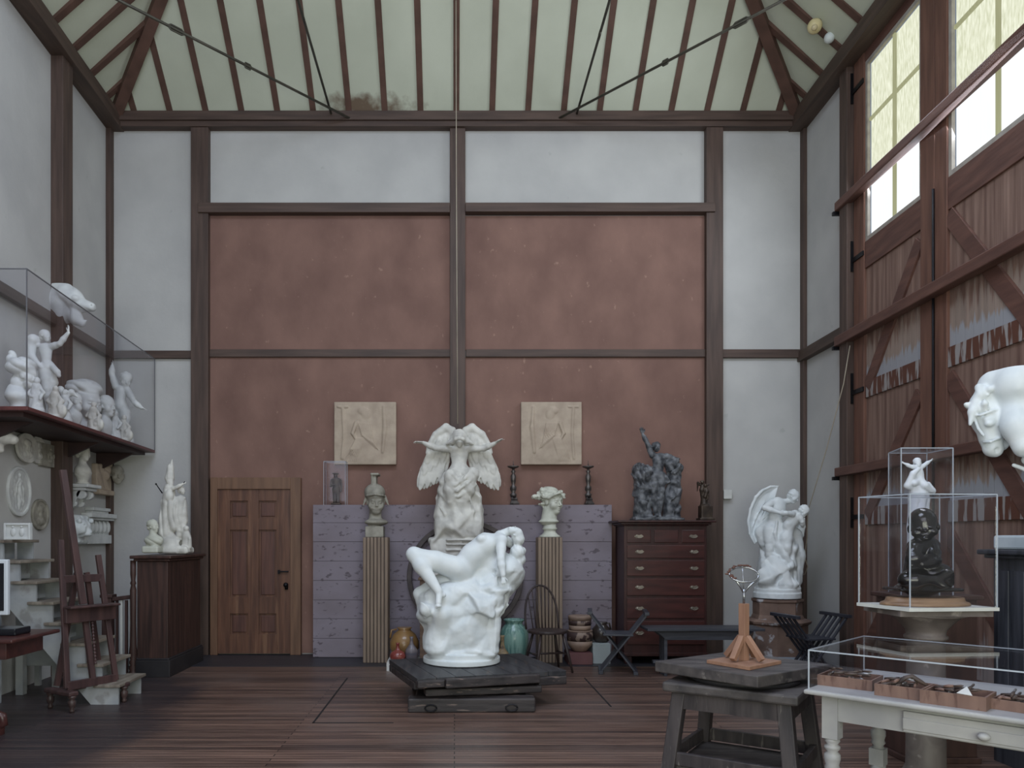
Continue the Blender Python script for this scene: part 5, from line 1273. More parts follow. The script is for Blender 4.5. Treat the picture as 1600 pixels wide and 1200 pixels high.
# ---- winged draped figure with outstretched arms
def angel():
    m = Map(630, 650, 5.217, 9.05); U = m.u; zb = 1.056
    lo, hi = rng(m, 50, 880, 20, 1190, -.3, .3)
    c = m(450, 0, .06); t = thing('winged_sculpture', 'aged white plaster winged figure seated on a tall rock with both arms outstretched', 'sculpture', (c[0], 9.1, zb))
    S = Sdf((lo[0], 8.78, zb), (hi[0], 9.45, hi[2]), .0085)
    S.box(m(435, 1160, .06), (215*U, .20, 158*U), None, .02, .01)
    S.box(m(450, 960, .06), (180*U, .2, 130*U), None, .05, .04)
    S.limb([m(450, 900, .06), m(450, 620, .08)], [.27, .24], .05); S.box(m(450, 760, .08), (165*U, .17, 190*U), None, .06, .05)
    S.facets((lo[0], 8.78, zb+.12), (hi[0], 9.45, m(0, 620)[2]), 50, .22, 8, .06)
    S.folds((m(380, 0)[0], 8.78, m(0, 980)[2]), (m(600, 0)[0], 9.2, m(0, 640)[2]), .013, 42, (1, .2, .25), .7, 3, soft=.05)
    k = .02
    neck, waist, hip = m(455, 250, 0), m(452, 400, .0), m(460, 480, .04)
    sL, sR = m(385, 268, 0), m(535, 268, 0)
    torso(S, neck, sL, sR, waist, hip, .15, .02, dep=.6)
    arm(S, sL, m(255, 262, -.04), m(165, 218, -.1), .04, .012); hand(S, m(165, 218, -.1), (-1, -.15, .12), (0, .2, 1), .13, .25, .25)
    arm(S, sR, m(660, 265, -.04), m(748, 222, -.1), .04, .012); hand(S, m(748, 222, -.1), (1, -.15, .55), (0, .2, 1), .135, .2, .25, thumb=-1)
    # legs under drapery
    S.limb([m(430, 480, -.05), m(385, 488, -.15), m(392, 600, -.15), m(395, 690, -.14)], [.10, .058, .06, .055], .07)
    S.limb([m(480, 500, -.05), m(565, 470, -.16), m(530, 590, -.16), m(490, 690, -.15)], [.11, .060, .062, .055], .07)
    S.ell(m(450, 590, -.10), (.15, .10, .13), None, .05)
    S.limb([m(385, 500, -.15), m(470, 545, -.17), m(568, 490, -.16)], [.05, .045, .05], .03)
    a, b = m(340, 700, -.35), m(610, 470, .0)
    S.folds((a[0], a[1], a[2]), (b[0], b[1], b[2]), .009, 60, (.75, .2, .75), .5, 4, soft=.05)
    S.limb([m(350, 480, -.05), m(325, 540, -.06), m(330, 600, -.04)], [.04, .045, .03], .02)
    for pts in ([(345, 520, -.17), (420, 562, -.235), (500, 510, -.24), (556, 430, -.22)], [(360, 590, -.18), (440, 610, -.24), (520, 550, -.25), (590, 480, -.22)],
                [(372, 650, -.17), (450, 655, -.22), (540, 600, -.23), (600, 555, -.19)], [(395, 440, -.2), (440, 520, -.22), (500, 480, -.22)], [(500, 640, -.22), (560, 620, -.2), (585, 560, -.19)],
                [(405, 690, -.17), (415, 780, -.15), (440, 870, -.15), (560, 965, -.13)], [(540, 640, -.2), (572, 780, -.16), (550, 880, -.15), (470, 905, -.15)],
                [(470, 680, -.18), (430, 800, -.16), (445, 880, -.15)], [(310, 900, -.14), (360, 940, -.15), (410, 985, -.15), (500, 975, -.15)], [(290, 730, -.12), (340, 800, -.13), (355, 850, -.12)]):
        S.limb([m(p[0], p[1], p[2]+.012) for p in pts], [.006]+[.015]*(len(pts)-2)+[.005], .022)
    for y in (1010, 1045, 1090): S.box(m(480, y, -.02), (130*U, .16, 8*U), None, .01, .01)
    # hooded head bowed forward
    S.cap(neck, m(458, 205, -.05), .06, .055, .02)
    head(S, m(458, 192, -.07), .165, (0, -.9, -.35), (0, -.25, .95), None)
    Rb = frame((0, -.9, -.3), (0, -.2, 1)); S.ell(m(457, 175, -.03), (.082, .105, .085), Rb, .01)
    q = [m(352, 228, -.06), m(400, 215, -.14), m(430, 188, -.2), m(458, 180, -.22), m(486, 188, -.2), m(515, 212, -.14), m(565, 226, -.06)]
    S.limb(q, [.014, .02, .022, .022, .022, .02, .014], .02)
    S.limb([m(370, 218, -.04), m(458, 165, .0), m(548, 216, -.04)], [.02, .075, .02], .03)
    S.ell(m(458, 218, -.16), (.05, .07, .045), None, .01, 's'); S.ell(m(458, 222, -.10), (.035, .045, .05), None, .006)
    # wings
    for sg in (-1, 1):
        X = lambda x, y, d=.0: m(x if sg < 0 else 910-x, y, .10+d)
        if sg < 0: pass
        ld = [X(405, 250, -.02), X(400, 120), X(350, 95), X(265, 150), X(215, 235), X(195, 300)]
        rt = [X(400, 130), X(340, 105), X(260, 170), X(210, 260), X(190, 330)]
        tp = [X(330, 520), X(280, 548), X(200, 598), X(135, 612), X(112, 575)]
        rt2 = [X(395, 180), X(330, 160), X(270, 200), X(225, 270), X(205, 330)]
        wing(S, rt2, tp, 9, .052, .018, .006, nd=(0, -1, 0), lead=(ld, [.03, .045, .05, .04, .032, .02]))
        S.ell(X(335, 190), (.10, .025, .12), frame((0, -1, 0)) @ np.eye(3), .03)
    S.noise((lo[0], 8.78, zb), (hi[0], 9.45, hi[2]), .003, 26)
    S.mesh('figure', plaster_old, t, relax=0)
angel()
# ---- white group with angel and woman at the right
def group_right():
    m = Map(1150, 745, 6.154, 9.0); U = m.u; zb = .81
    lo, hi = rng(m, 90, 720, 60, 1170, -.3, .32); c = m(400, 0, 0)
    t = thing('embracing_sculpture', 'white plaster group of a great-winged man bending to a woman, on the octagonal pedestal', 'sculpture', (c[0], 9.0, zb))
    S = Sdf((lo[0], 8.68, zb), (hi[0], 9.34, hi[2]), .0075)
    S.cyl((m(395, 0, 0)[0], 9.0), zb, zb+.07, .262, .01); S.cyl((m(395, 0, 0)[0], 9.0), zb+.05, zb+.11, .245, .01)
    S.limb([m(400, 1060, .02), m(400, 900, .03), m(420, 700, .06), m(430, 560, .1)], [.24, .21, .18, .12], .05)
    S.ell(m(300, 960, -.1), (.10, .13, .12), None, .05); S.ell(m(520, 1040, -.14), (.09, .09, .05), None, .03)
    S.facets((lo[0], 8.68, zb+.12), (hi[0], 9.34, m(0, 640)[2]), 50, .28, 12, .06)
    k = .018
    # man
    sL, sR = m(345, 250, 0), m(500, 235, .0)
    torso(S, m(470, 215, 0), sL, sR, m(370, 400, .0), m(345, 500, .02), .105, .018, .62)
    head(S, m(555, 195, -.03), .155, (.6, -.7, -.45), (.25, 0, 1), True)
    leg(S, m(325, 520, -.02), m(330, 690, -.05), m(330, 860, .0), .068, .015); leg(S, m(390, 520, .0), m(400, 740, -.05), m(440, 800, .02), .065, .015)
    arm(S, sL, m(275, 300, -.08), m(420, 345, -.15), .042, .012); hand(S, m(420, 345, -.15), (1, 0, -.1), (0, -1, 0), .10, .2)
    # woman leaning across
    wS, wR = m(560, 355, -.12), m(625, 340, -.02)
    torso(S, m(600, 330, -.1), m(540, 360, -.13), m(630, 380, -.05), m(500, 460, -.12), m(480, 590, -.11), .085, .018, .7)
    head(S, m(655, 335, -.07), .135, (.6, -.6, -.5), (.3, 0, .9), True)
    leg(S, m(478, 610, -.11), m(475, 760, -.14), m(500, 920, -.13), .068, .015); foot(S, m(500, 925, -.13), m(495, 1000, -.17), .022, .01)
    leg(S, m(500, 610, -.06), m(520, 760, -.1), m(440, 860, -.05), .062, .015)
    arm(S, m(600, 370, -.14), m(635, 430, -.15), m(640, 480, -.1), .034, .01); arm(S, m(540, 360, -.16), m(480, 350, -.2), m(430, 350, -.18), .034, .01)
    # drapery behind
    S.limb([m(330, 420, .1), m(250, 540, .08), m(270, 620, .06), m(330, 720, .06)], [.06, .075, .06, .05], .04)
    S.limb([m(560, 560, .08), m(590, 760, .06), m(575, 1000, .04)], [.09, .08, .07], .05)
    S.limb([m(420, 430, -.06), m(400, 640, -.08), m(420, 780, -.08)], [.03, .045, .05], .03)
    S.folds((m(230, 0)[0], 8.7, m(0, 1060)[2]), (m(620, 0)[0], 9.3, m(0, 640)[2]), .010, 60, (1, .3, .25), .8, 5)
    S.limb([m(395, 430, -.1), m(375, 540, -.11), m(400, 700, -.1), m(450, 790, -.12)], [.012, .02, .02, .012], .01); S.limb([m(350, 740, -.08), m(400, 770, -.12), (m(460, 800, -.13))], [.02, .02, .015], .012)
    # wings
    W = lambda x, y, d=.1: m(x, y, d)
    big = [(405, 90), (330, 95), (255, 130), (190, 195), (140, 310), (118, 430), (130, 550), (178, 640), (200, 630), (205, 560), (240, 480), (255, 410), (320, 360), (385, 290), (375, 200)]
    S.plate([W(*p) for p in big], 9.10, .013, .008, lambda D: np.clip(-D, 0, .06)*.55)
    S.limb([W(*p, .10) for p in big[:8]], [.009, .014, .018, .019, .018, .017, .015, .012], .006)
    for i, (p, q) in enumerate((((330, 330), (215, 560)), ((310, 290), (190, 600)), ((300, 250), (165, 590)), ((290, 215), (145, 520)))):
        S.limb([W(*p, .10), W((p[0]+q[0])/2-12, (p[1]+q[1])/2, .108), W(*q, .112)], [.006, .009, .005], .010)
    sm = [(655, 400), (655, 480), (640, 560), (605, 640), (565, 690), (540, 660), (530, 560), (560, 470)]
    S.plate([W(*p) for p in sm], 9.13, .013, .008, lambda D: np.clip(-D, 0, .05)*.5); S.limb([W(*p, .13) for p in sm[:5]], [.012, .016, .016, .014, .012], .006)
    S.noise((lo[0], 8.68, zb), (hi[0], 9.34, hi[2]), .003, 28)
    S.mesh('figures', plaster, t, relax=0)
group_right()
# ---- patinated nude between two rocks on the chest
def chest_bronze():
    m = Map(970, 650, 6.667, 9.5); zb = EYE-(813-HY)*9.2/F+.001
    lo, hi = rng(m, 100, 680, 80, 1110, -.2, .25); c = m(375, 0, 0)
    U = m.u
    S = Sdf((lo[0], 9.26, zb), (hi[0], 9.76, hi[2]), .0065)
    S.box(m(375, 1085, 0), (255*U, .16, 30*U), None, .02, .02)
    S.limb([m(230, 1060, 0), m(225, 800, 0), m(225, 600, 0)], [.12, .105, .12], .03); S.ell(m(215, 600, -.02), (.125, .11, .13), None, .02)
    S.limb([m(535, 1060, 0), m(530, 850, 0), m(545, 620, 0), m(560, 520, 0)], [.12, .10, .085, .11], .03); S.ell(m(610, 530, 0), (.07, .08, .07), None, .02)
    S.facets((lo[0], 9.26, zb+.03), (m(330, 0)[0], 9.76, m(0, 480)[2]), 40, .3, 3, .02); S.facets((m(440, 0)[0], 9.26, zb+.03), (hi[0], 9.76, m(0, 450)[2]), 40, .3, 6, .02)
    a = m(120, 720, -.2); b = m(330, 480, .1); S.folds(a, np.maximum(a, b), .012, 110, (1, .2, .3), .8, 9)
    sL, sR = m(330, 410, -.02), m(478, 420, -.02)
    torso(S, m(395, 395, -.02), sL, sR, m(390, 535, -.02), m(375, 610, -.02), .085, .015, .6)
    head(S, m(372, 325, -.04), .13, (.4, -.85, -.1), (.15, 0, 1), True)
    arm(S, sL, m(275, 290, -.03), m(228, 190, -.03), .036, .01); hand(S, m(228, 190, -.03), (-.25, -.1, 1), (0, 1, 0), .105, .15, .3)
    arm(S, sR, m(545, 445, -.03), m(600, 470, -.04), .036, .01)
    leg(S, m(345, 630, -.02), m(345, 790, -.05), m(365, 1030, -.02), .062, .012); leg(S, m(410, 630, -.02), m(420, 790, -.05), m(400, 1020, -.02), .062, .012)
    foot(S, m(365, 1030, -.02), m(350, 1065, -.09), .02, .01); foot(S, m(400, 1020, -.02), m(415, 1060, -.09), .02, .01)
    S.noise((lo[0], 9.26, zb), (hi[0], 9.76, hi[2]), .006, 30)
    tag(S.mesh('patinated_sculpture', bronze_grey, org=(c[0], 9.5, zb), relax=0), 'grey patinated nude with one arm raised between two rocks, on the tall chest', 'sculpture')
    # small winged bronze at the right end of the chest
    S = Sdf((m(770, 0)[0], 9.28, zb), (m(950, 0)[0], 9.55, m(0, 640)[2]), .005); m = Map(970, 650, 6.667, 9.40); U = m.u
    S.box(m(880, 1085, 0), (75*U, .085, 22*U), None, .004, .003); S.box(m(880, 1010, 0), (58*U, .07, 75*U), None, .006, .003); S.ell(m(878, 935, 0), (.065, .07, .03), None, .01)
    S.limb([m(870, 930, 0), m(868, 840, 0)], [.05, .035], .01)
    S.limb([m(850, 850, 0), m(845, 770, -.01), m(850, 720, 0)], [.022, .03, .02], .01); S.ell(m(850, 690, -.01), (.022, .025, .026), None, .006)
    S.limb([m(880, 840, -.03), m(895, 790, -.03), m(885, 750, -.02)], [.025, .028, .022], .01); S.ell(m(880, 725, -.03), (.02, .022, .024), None, .006)
    S.limb([m(850, 730, .01), m(800, 700, .02), m(790, 780, .02)], [.012, .02, .012], .006); S.limb([m(870, 740, 0), m(920, 715, 0)], [.012, .007], .005)
    S.limb([m(850, 700, -.02), m(830, 680, -.02), m(860, 672, -.02)], [.01, .008, .007], .004); S.limb([m(885, 800, -.03), m(910, 830, -.04), m(905, 870, -.04)], [.016, .013, .01], .006)
    tag(S.mesh('small_bronze', bronze_brown, org=(m(880, 0)[0], 9.40, zb)), 'small brown bronze winged group on a pedestal, at the right end of the chest top', 'statuette')
chest_bronze()
# ---- helmeted head and wreathed head on the fluted pedestals
def helmet_head():
    Y = 9.43; m = Map(555, 730, 10, Y); U = m.u; zb = 1.526
    lo, hi = rng(m, 90, 560, 70, 1110, -.22, .22)
    t = thing('helmeted_bust', 'grey-white plaster head of a woman in a crested helmet on the left fluted pedestal', 'bust', (m(310, 0)[0], Y, zb))
    one('block', plaster_grey, MB().box((m(172, 0)[0], Y-.11, zb), (m(452, 0)[0], Y+.11, m(0, 925)[2])), parent=t, bevel=.006)
    S = Sdf((lo[0], Y-.24, m(0, 960)[2]), (hi[0], Y+.24, hi[2]), .0048)
    u = 400*U; fw = (.22, -1, -.12)
    head(S, m(320, 540, 0), u, fw, (.0, 0, 1))
    S.limb([m(312, 640, .03), m(315, 780, .03)], [.070, .078], .03)
    S.ell(m(330, 860, .0), (.145, .12, .045), None, .03); S.ell(m(300, 915, .0), (.08, .08, .03), None, .01)
    Rm = frame(fw); 
    S.ell(m(305, 400, .025), (.128, .155, .115), Rm, .006)
    S.ell(m(322, 545, -.09), (.105, .10, .088), Rm, .004, 's')
    S.limb([m(165, 460, .02), m(190, 445, -.09), m(310, 425, -.165), m(430, 440, -.09), m(462, 465, .02)], [.012, .012, .012, .012, .012], .006)
    head(S, m(320, 540, 0), u, fw, (.0, 0, 1))
    for x0, x1 in ((180, 128), (462, 520)): S.limb([m(x0, 460, .02), m((x0+x1)/2+0, 530, .01), m(x1, 592, .0)], [.02, .016, .008], .01)
    S.box(m(300, 230, .04), (.032, .10, .085), None, .01, .02); S.box(m(318, 118, .02), (.052, .11, .014), None, .01, .02)
    for z in range(6): S.cap(m(262+0*z, 130, -.08+.04*z), m(262, 270, -.08+.04*z), .006, k=.004)
    S.mesh('head', plaster_grey, t, relax=1)
helmet_head()
def wreath_head():
    Y = 9.43; m = Map(820, 750, 12, Y); U = m.u; zb = 1.526
    lo, hi = rng(m, 110, 790, 120, 1090, -.22, .22)
    t = thing('wreathed_bust', 'pale greenish plaster head of a woman with knotted hair on the right fluted pedestal', 'bust', (m(470, 0)[0], Y, zb))
    cx = m(468, 0)[0]; zz = lambda y: m(0, y)[2]-zb
    one('socle', ivory, MB().lathe((cx, Y, zb), [(205*U, 0), (200*U, .012), (150*U, zz(1020)), (115*U, zz(980)), (112*U, zz(940)), (140*U, zz(920)), (138*U, zz(905)), (120*U, zz(890)), (118*U, zz(830)), (100*U, zz(805))], 32), parent=t)
    S = Sdf((lo[0], Y-.24, m(0, 850)[2]), (hi[0], Y+.24, hi[2]), .0048)
    u = 490*U; fw = (.62, -.78, -.06)
    S.limb([m(470, 560, .02), m(450, 770, .01)], [.088, .098], .03); S.ell(m(448, 780, .0), (.125, .105, .03), None, .02)
    head(S, m(530, 405, 0), u, fw, (-.05, 0, 1))
    Rm = frame(fw); c = m(455, 285, .045)
    S.ell(c, (.122, .15, .105), Rm, .012)
    a, b = c-.2, c+.2
    S.folds(a+np.array([0, 0, .12]), b, .006, 95, (.25, .2, 1), .5, 6)
    S.noise((lo[0], Y-.24, m(0, 470)[2]), (m(400, 0)[0], Y+.24, hi[2]), .006, 36)
    for x, y, d, r in ((180, 318, .0, .04), (265, 250, .02, .03), (340, 185, .0, .042), (290, 330, .03, .045), (350, 450, .0, .035), (280, 460, .02, .02), (655, 225, -.10, .035), (720, 280, -.09, .032), (750, 335, -.10, .015), (380, 300, -.06, .05)):
        S.ell(m(x, y, d), (r, r*.7, r*.75), frame((.5, -.6, (x % 7)/7-.4)), .012)
        S.noise(m(x, y, d)-.06, m(x, y, d)+.06, .010, 44, .02)
    S.limb([m(330, 300, -.04), m(450, 330, -.10), m(560, 270, -.135), m(650, 240, -.14)], [.026, .02, .017, .014], .012)
    S.mesh('head', ivory, t, relax=1)
wreath_head()
# ---- casts on the corner cabinet
def cabinet_casts():
    zb = 1.326; m = Map(215, 710, 7.5, 8.95); U = m.u
    lo, hi = rng(m, 190, 660, 30, 1160, -.25, .25)
    S = Sdf((m(225, 0)[0], 8.72, zb), (m(650, 0)[0], 9.2, m(0, 30)[2]), .0062)
    S.box(m(450, 1120, 0), (170*U, .15, 40*U), None, .03, .02); S.ell(m(400, 1040, 0), (.13, .13, .1), None, .04)
    S.facets((lo[0], 8.7, zb), (hi[0], 9.2, m(0, 990)[2]), 20, .2, 2)
    # robed woman
    S.limb([m(370, 400, 0), m(360, 560, 0), m(345, 760, 0), m(330, 930, 0)], [.06, .075, .085, .095], .03); S.limb([m(400, 600, -.03), m(440, 840, -.02)], [.07, .06], .03)
    S.folds((m(250, 0)[0], 8.7, m(0, 970)[2]), (m(480, 0)[0], 9.2, m(0, 400)[2]), .011, 85, (1, .3, .06), .5, 5)
    S.ell(m(370, 490, -.06), (.05, .05, .07), None, .02)
    head(S, m(385, 345, -.01), .10, (.8, -.5, 0), (0, 0, 1), True)
    S.limb([m(405, 60, .03), m(385, 160, .03), m(375, 280, .02)], [.006, .035, .055], .02)
    S.folds((m(330, 0)[0], 8.7, m(0, 300)[2]), (m(430, 0)[0], 9.2, m(0, 70)[2]), .006, 110, (1, .2, .1), .3, 5)
    arm(S, m(395, 405, -.03), m(460, 385, -.05), m(530, 345, -.05), .026, .01); hand(S, m(530, 345, -.05), (1, 0, .4), (0, -1, 0), .055, .1)
    # soldier and child
    torso(S, m(500, 470, 0), m(465, 510, 0), m(550, 510, 0), m(505, 610, 0), m(505, 690, 0), .065, .015, .65)
    S.limb([m(500, 560, .02), m(500, 780, .02)], [.07, .085], .02); S.folds((m(440, 0)[0], 8.7, m(0, 800)[2]), (m(590, 0)[0], 9.2, m(0, 520)[2]), .006, 100, (1, .2, 0), .5, 5)
    head(S, m(518, 425, 0), .10, (1, -.2, .05), (0, 0, 1), True)
    leg(S, m(480, 790, 0), m(485, 890, -.03), m(480, 1060, 0), .04, .01); leg(S, m(530, 790, 0), m(530, 900, -.02), m(540, 1050, .03), .04, .01)
    S.limb([m(570, 1080, -.03), m(575, 960, -.03), m(570, 900, -.03)], [.05, .045, .03], .02); S.ell(m(572, 870, -.04), (.03, .032, .035), None, .01)
    S.limb([m(590, 930, -.05), m(615, 990, -.06), m(610, 1080, -.05)], [.014, .02, .03], .01)
    t = thing('allegory_sculpture', 'tall white plaster model of a robed standard bearer and soldier on the corner cabinet', 'sculpture', (m(430, 0)[0], 8.95, zb))
    S.mesh('figures', plaster_old, t, relax=1)
    one('dark_armature', black_iron, MB().tube([m(290, 455, .02), m(218, 350, .0)], [.007, .005], 8).ball(m(216, 348, 0), .012, 8, 6).tube([m(528, 350, -.05), m(555, 318, -.05)], [.008, .006], 8), parent=t)
    m = Map(215, 710, 7.5, 8.72); U = m.u
    S = Sdf((m(60, 0)[0], 8.5, zb), (m(320, 0)[0], 8.94, m(0, 740)[2]), .005)
    S.box(m(175, 1115, 0), (95*U, .09, 40*U), None, .02, .015)
    S.ell(m(190, 1010, 0), (.105, .075, .07), None, .03); S.cap(m(180, 960, 0), m(182, 900, 0), .045, .04, .02)
    head(S, m(188, 845, 0), .15, (.95, -.3, .05), (-.05, 0, 1), True)
    S.folds((m(70, 0)[0], 8.5, m(0, 1090)[2]), (m(310, 0)[0], 8.94, m(0, 960)[2]), .006, 90, (.6, .2, .8), .5, 5)
    tag(S.mesh('portrait_bust', ivory), 'small cream plaster bust of a man at the left end of the corner cabinet', 'bust')
cabinet_casts()
# ---- bronze infant
def infant():
    m = Map(1370, 780, 7.06, 4.6); U = m.u; zb = 1.167
    S = Sdf((m(110, 0)[0], 4.40, zb), (m(890, 0)[0], 4.82, m(0, 90)[2]), .0037)
    S.box(m(500, 990, 0), (355*U, .11, 20*U), None, .02, .01); S.ell(m(500, 965, 0), (.15, .10, .03), None, .02)
    # body and shoulders
    S.limb([m(480, 900, .0), m(500, 720, .0), m(520, 560, .0)], [.105, .088, .075], .03)
    S.cap(m(430, 530, -.04), m(600, 520, .03), .05, k=.03)
    # head, chin to the lower left
    fw = (-.45, -.86, -.10); c = m(512, 285, -.02); Rm = frame(fw, (-.12, 0, 1)); u = 362*U
    P = lambda x, y, z: c+Rm @ np.array([x, y, z])*u
    S.ell(P(0, -.06, .12), (.385*u, .47*u, .40*u), Rm, .02); S.ell(P(0, .14, -.17), (.31*u, .29*u, .28*u), Rm, .03)
    for sx in (-1, 1):
        S.ell(P(sx*.17, .50, -.05), (.08*u, .06*u, .045*u), Rm, .008, 's'); S.ell(P(sx*.165, .41, -.06), (.065*u, .05*u, .04*u), Rm, .004)
        S.ell(P(sx*.22, .30, -.2), (.13*u, .13*u, .12*u), Rm, .01); S.ell(P(sx*.38, -.05, -.1), (.05*u, .1*u, .12*u), Rm, .006)
    S.ell(P(0, .49, -.13), (.06*u, .06*u, .05*u), Rm, .01); S.cap(P(-.09, .42, -.25), P(.09, .42, -.25), .028*u, k=.005); S.ell(P(0, .38, -.37), (.12*u, .09*u, .07*u), Rm, .01)
    # arms hugging, legs crossed
    arm(S, m(600, 520, -.03), m(640, 680, -.10), m(500, 720, -.14), .042, .012); hand(S, m(500, 720, -.14), (-1, -.1, .15), (-.1, -1, 0), .09, .3)
    arm(S, m(425, 540, -.08), m(380, 660, -.12), m(520, 640, -.14), .04, .012); hand(S, m(520, 640, -.14), (1, 0, .1), (0, -1, 0), .09, .5, thumb=-1)
    leg(S, m(560, 880, -.04), m(720, 800, -.08), m(800, 920, -.09), .065, .015); leg(S, m(430, 900, -.05), m(330, 890, -.10), m(620, 890, -.13), .065, .015)
    foot(S, m(690, 880, -.13), m(820, 800, -.13), .026, .012); foot(S, m(600, 890, -.13), m(760, 970, -.15), .024, .012)
    tag(S.mesh('bronze_infant', bronze_dark, org=(m(490, 0)[0], 4.6, zb), relax=1), 'glossy dark bronze seated infant hugging itself on the oval oak base', 'sculpture')
infant()
# ---- white mother holding a child aloft
def mother_child():
    m = Map(1380, 690, 8.575, 5.36); U = m.u; zb = 1.131
    S = Sdf((m(240, 0)[0], 5.22, zb), (m(720, 0)[0], 5.5, m(0, 210)[2]), .0045)
    S.cyl((m(470, 0)[0], 5.36), zb, zb+.03, .085, .005)
    S.limb([m(475, 1600, 0), m(475, 1150, 0), m(475, 760, 0), m(470, 620, 0)], [.07, .068, .062, .045], .02)
    S.folds((m(300, 0)[0], 5.2, zb+.03), (m(640, 0)[0], 5.5, m(0, 640)[2]), .005, 130, (1, .3, 0), .4, 6)
    S.ell(m(470, 650, 0), (.055, .045, .05), None, .02)
    S.limb([m(420, 640, 0), m(330, 590, -.02), m(400, 430, -.04), m(470, 370, -.04)], [.02, .024, .02, .014], .008); hand(S, m(445, 395, -.045), (.7, -.1, .5), (0, -1, 0), .05, .1)
    S.limb([m(540, 640, 0), m(650, 660, -.02), m(600, 570, -.02)], [.024, .024, .018], .008)
    S.ell(m(470, 440, 0), (.034, .03, .05), None, .01); S.limb([m(465, 400, 0), m(470, 520, -.01)], [.03, .04], .01)
    S.limb([m(480, 520, -.02), m(560, 590, -.05), m(650, 660, -.05)], [.03, .026, .014], .008); S.limb([m(450, 530, -.02), m(420, 560, -.05)], [.03, .02], .008)
    head(S, m(463, 280, 0), .066, (0, -1, .1), (0, 0, 1), True)
    for a, e, w, th in (((425, 345), (360, 330), (290, 295), 1), ((510, 345), (570, 300), (625, 262), -1)):
        arm(S, m(*a, 0), m(*e, 0), m(*w, 0), .015, .006); hand(S, m(*w, 0), nrmz(m(*w, 0)-m(*e, 0)), (0, -1, 0), .034, .0, .3, thumb=th)
    tag(S.mesh('mother_and_child', mat('bright_plaster', (214, 218, 222), (222, 226, 228), .5, ns=6), org=(m(470, 0)[0], 5.36, zb)), 'white model of a woman lifting an infant with arms spread, inside the tall acrylic cover', 'statuette')
mother_child()
